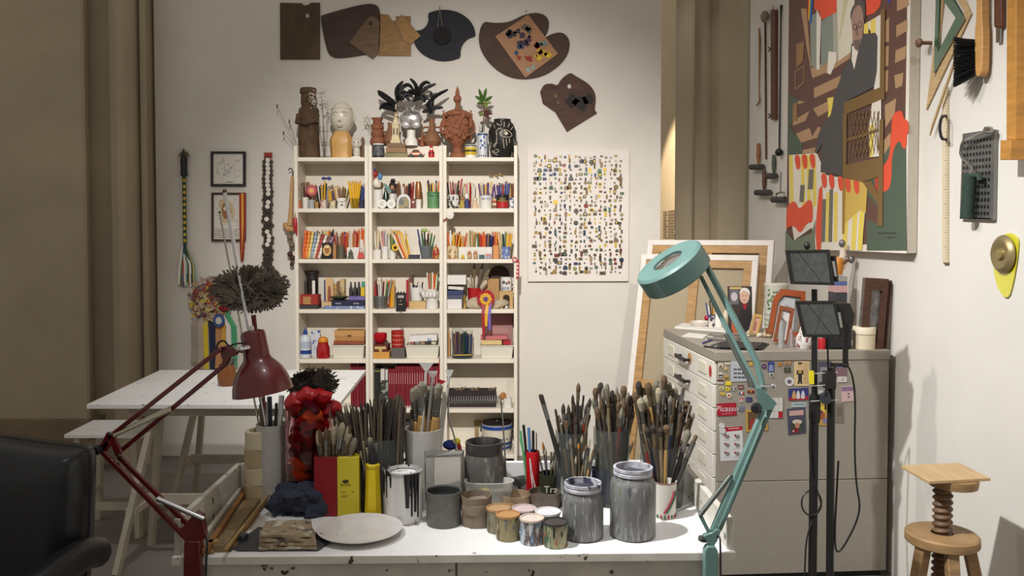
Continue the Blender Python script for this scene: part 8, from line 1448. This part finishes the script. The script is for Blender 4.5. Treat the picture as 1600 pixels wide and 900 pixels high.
cpot('white_vase', 'plain white vase beside the pen cup', 'vase', 1123, 514, [(6, 0), (8, 6), (7.5, 16), (6, 22), (6.6, 25)], PW, .8); cpot('cream_vase', 'cream lidded jar behind the magnifier arm', 'jar', 1134, 512, [(6, 0), (7, 14), (5, 20), (3, 24), (1, 27)], M((206, 194, 170), .4))
def standee(name, label, cat, q, Y, th, mat, prints=(), lean=0, frame=None):
    t = T(name, label, cat); P = pw(q, Y); lo = min(p.z for p in P); P = [p+Vector((0, (p.z-lo)*lean, CT-lo)) for p in P]; dz = CT-lo
    t.p('panel', G().prism(P, (0, th, 0)), mat, bev=.001)
    if prints:
        pc = Pic(lambda x, y: (lambda w: w+Vector((0, (w.z-lo)*lean-.0004, dz)))(W(x, y, Y)), (0, -1, 0))
        for a, c in prints: pc.add(a, c)
        t.p('print', pc.g, pc.mats)
    if frame:
        g = G(); inn = frame[0]; n = len(q)
        I = [p+Vector((0, (p.z-lo)*lean, CT-lo)) for p in pw(inn, Y)]
        for k in range(n): j = (k+1) % n; g.prism([P[k]+Vector((0, -frame[2], 0)), P[j]+Vector((0, -frame[2], 0)), I[j]+Vector((0, -frame[2], 0)), I[k]+Vector((0, -frame[2], 0))], (0, frame[2]-.0003, 0))
        t.p('moulding', g, frame[1])
    return t.done()
standee('portrait_book', 'upright book with a portrait of a white-haired person on its cover', 'book', rc(1139, 442, 1176, 514), 4.496, .02, M((52, 44, 42), .5), ((rc(1141, 446, 1155, 470), (96, 92, 96)), (circ(1148, 458, 5, 7), (176, 170, 170)), (rc(1141, 443, 1160, 446), (190, 160, 90)), (smooth([(1155, 514), (1176, 514), (1176, 482), (1168, 474), (1160, 476), (1154, 486)], 1), (38, 34, 36)), (circ(1164, 458, 7.6, 11, 18), (196, 158, 136)), (smooth([(1156, 456), (1157, 447), (1164, 443), (1172, 447), (1173, 458), (1170, 451), (1163, 448), (1158, 451)], 1), (206, 202, 198)), (rc(1160.5, 456, 1163, 457), (80, 60, 54)), (rc(1165.5, 456, 1168, 457), (80, 60, 54)), (rc(1161, 463, 1167, 464), (150, 90, 84)), ([(1161, 470), (1168, 470), (1166, 478), (1163, 478)], (150, 30, 40)), (smooth([(1143, 514), (1155, 514), (1153, 490), (1147, 484), (1143, 490)], 1), (170, 84, 50))), .05)
P, s = cpot('white_jug', 'white jug with a curled handle holding pale spatulas', 'jug', 1158, 518, [(9, 0), (11, 8), (10, 20), (9, 26)], PW, .8); one('jug_handle_ring', 'x y z w', 'x', G().ball((0, 0, -5), .01, 4, 3), PW) if 0 else None
for k, x in enumerate((1156, 1162, 1168)): one('pale_spatula', ['short', 'middle', 'tall'][k]+' pale wooden spatula standing in the white jug', 'spatula', G().bar(P+Vector((.006*(k-1), 0, .01)), W(x, 478-3*k, P.y), .014, .004, up=(0, 1, 0)), M((206, 190, 150), .6), 'spatulas in the white jug')
standee('framed_photo', 'small pale gold photo frame tilted beside the white jug', 'photo frame', [(1170, 511), (1184, 514), (1192, 482), (1179, 480)], 4.36, .012, M((206, 186, 170), .5), ((([(1174, 508), (1182, 509.5), (1188, 486), (1180.5, 485)]), (190, 150, 130)), ([(1177, 506), (1181, 507), (1184, 492), (1181, 491)], (150, 96, 84))), .1, ([(1174, 508), (1182, 509.5), (1188, 486), (1180.5, 485)], M((196, 160, 96), .35, .3), .006))
t = T('shell_pile', 'heap of pale shells and dried petals on the plan chest', 'shells'); 
for k in range(60): a = pr.uniform(0, 6.28); q = pr.random()**.5; P = on(1188+26*q*math.cos(a), 524+5*q*math.sin(a)); t.p('shell', G().ball(P+Vector((0, 0, .008+.014*(1-q)*pr.random())), (pr.uniform(.006, .014), pr.uniform(.005, .01), pr.uniform(.004, .009)), 7, 5), M(pr.choice(((190, 176, 150), (160, 140, 110), (206, 198, 182), (130, 112, 84))), .6))
t.done()
t = T('tall_canister', 'tall white canister printed with a green plant', 'canister'); P = on(1212, 512); P.y = 4.56; P.x = XP(1212, 4.56, CT); s = s_(4.56); t.p('body', G().lathe(P, [(17/s, 0), (18/s, 72/s), (18.6/s, 73/s), (18.6/s, 75/s), (0, 75/s)], 32), M((206, 204, 190), .5))
for k in range(60): a = math.radians(pr.uniform(-150, -30)); h = pr.uniform(34, 70); c_ = P+Vector((17.9/s*math.cos(a), 17.9/s*math.sin(a), h/s)); t.p('printed_leaf', G().ball(c_, (.007, .003, .006), 6, 4), M(pr.choice(((96, 120, 70), (130, 150, 90), (70, 96, 56))), .6))
for h in (10, 18, 26): t.p('printed_line', G().lathe(P, [(17.6/s, h/s), (17.7/s, (h+1.5)/s)], 32, cap=False), M((150, 160, 120), .6))
t.done()
OF = wood((150, 70, 28), .15, 8)
standee('framed_photo', 'large orange wooden frame with cut corners', 'photo frame', [(1199, 514), (1256, 516), (1262, 446), (1225, 442), (1212, 456)], 4.32, .012, M((120, 120, 116), .3, 0, .3, 10), (([(1216, 505), (1240, 506), (1246, 458), (1230, 455), (1221, 464)], (176, 178, 180)), ([(1222, 506), (1238, 506), (1240, 470), (1230, 466)], (150, 146, 144))), .18, ([(1207, 507), (1249, 509), (1254, 455), (1227, 452), (1218, 461)], OF, .014))
standee('framed_photo', 'brown wooden frame leaning in front of the orange one', 'photo frame', [(1208, 530), (1232, 534), (1244, 479), (1222, 474)], 4.016, .012, M((170, 160, 152), .4), ((([(1213, 526), (1228, 528), (1238, 484), (1225, 481)]), (196, 192, 188)), ([(1217, 526), (1226, 527), (1232, 500), (1224, 492)], (120, 112, 110))), .2, ([(1213, 526), (1228, 528), (1238, 484), (1225, 481)], wood((126, 66, 36), .2, 8), .012))
cpot('wooden_bowl', 'small turned wooden bowl holding a white ball', 'bowl', 1206, 527, [(7, 0), (9, 5), (10, 13)], wood((140, 80, 44)), 1.2); P = on(1202, 520); one('white_ball', 'white ball resting on the small wooden bowl', 'ball', G().ball(P+Vector((.012, -.06, .052)), .022, 14, 10), PW)
P = on(1221, 543); s = F/P.y; one('crystal_obelisk', 'clear crystal obelisk near the chest edge', 'obelisk', G().lathe(P, [(.016, 0), (.010, .115), (0, .135)], 4), M((214, 216, 216), .08, trans=.7), ang=10); P = on(1236, 541); one('glass_pyramid', 'clear glass pyramid with red inside', 'pyramid', G().lathe(P, [(.024, 0), (.004, .085)], 4), M((210, 190, 190), .08, trans=.6), ang=10)
t = T('white_pouch', 'white drawstring pouch with red lettering-like pattern', 'pouch'); P = on(1256, 545); t.p('bag', G().lathe(P, [(.028, 0), (.036, .02), (.034, .06), (.018, .085), (.012, .09), (.02, .105)], 20).jit(.003, 30), prn((206, 200, 194), (120, 36, 40), 40, .57)); t.p('drawstring', G().tube(smooth([P+Vector((.012, -.014, .088)), P+Vector((-.01, -.03, .13)), P+Vector((-.03, -.03, .10)), P+Vector((-.035, -.034, .05))], 2, False), .0025), WHITE); t.done()
P = on(1284, 545); one('red_tin', 'small red tin glimpsed behind the floodlight poles', 'tin', G().lathe(P, [(.018, 0), (.018, .045), (.016, .05)], 18), M((170, 24, 34), .4))
t = T('black_camera_bag', 'black bag with a metal buckle under the lower floodlight', 'bag'); P = on(1312, 546); t.p('bag', G().box(P+Vector((-.055, .0, 0)), P+Vector((.06, .08, .115))), M((26, 26, 28), .5), bev=.012); t.p('buckle', G().tube(smooth([P+Vector((-.02, -.003, .05)), P+Vector((-.02, -.003, .075)), P+Vector((.01, -.003, .075)), P+Vector((.01, -.003, .05))], 1, False), .002), STEEL); t.done()
cpot('round_box', 'round cream lidded box at the chest corner', 'box', 1350, 546, [(16.5, 0), (16.5, 22)], M((206, 192, 164), .5), 0, 32, CT, (('lid', [(0, 34), (16.5, 34), (17.2, 33), (17.2, 23), (16.5, 22.5)], M((210, 198, 172), .5)),))
DF = wood((76, 46, 32), .5, 30)
standee('carved_mirror', 'dark carved wooden frame with silvery relief, leaning on the wall', 'mirror frame', [(1343, 545), (1378, 545), (1387, 436), (1352, 434)], 3.855, .03, M((120, 118, 116), .3, .6, .5, 40, .6), (), .0, ([(1354, 540), (1368, 540), (1377, 454), (1361, 452)], DF, .014))
g = G()
for k in range(22): y = 440+k*4.6; g.join(G().ball(W(1389-.3*k, y, 3.872)+Vector((0, 0, 0)), (.009, .012, .006), 6, 5))
lo_ = min(v.z for v in g.v); g.v = [v+Vector((0, 0, max(0, CT-lo_))) for v in g.v]
one('carved_edge', 'row of dark carved beads along the side of the mirror frame', 'carving', g.tube([Vector((g.v[-1].x, 3.876, CT)), W(1390, 438, 3.876)], .010, 6), DF)
# toy figure on boxes behind the floodlights
Yt = 4.24; s = s_(Yt)
for k, (y0, y1, c, nm) in enumerate(((500, 545, (112, 90, 76), 'brown'), (472, 500, (60, 60, 64), 'dark'), (461, 472, (190, 150, 150), 'pink'), (455, 461, (84, 100, 150), 'blue'), (447, 455, (150, 146, 140), 'grey'))):
    z0 = CT+(545-y1)/s; one('stacked_box', '%s box in the tower of boxes under the jester toy' % nm, 'box', G().box((XP(1301, Yt), Yt-.04, z0+.0004), (XP(1320, Yt), Yt+.05, z0+(y1-y0)/s-.0004)), M(c, .5), bev=.001)
zt3 = CT+(545-447)/s; t = T('jester_toy', 'orange and white jester toy with two silver rattles', 'toy'); X = XP(1312, Yt); q = lambda x, y: Vector((X+(x-1312)/s, Yt, zt3+(447-y)/s))
t.p('body', G().tube([q(1310, 445), q(1309, 432), q(1313, 418)], [.022, .03, .018], 12), M((190, 120, 40), .5)); t.p('sleeve', G().tube([q(1314, 424), q(1318, 414), q(1316, 402)], [.016, .018, .012], 10), M((206, 190, 176), .5)); t.p('arm', G().tube([q(1314, 430), q(1322, 424), q(1328, 421)], [.012, .010, .006], 8), M((120, 70, 44), .5)); t.p('leg', G().tube([q(1309, 440), q(1318, 434), q(1322, 428)], [.012, .011, .008], 8), M((206, 180, 160), .5))
for x, y in ((1316, 396), (1331, 421)): t.p('rattle', G().ball(q(x, y), (.017, .016, .021), 12, 8), M((120, 118, 120), .4, .6))
t.done()
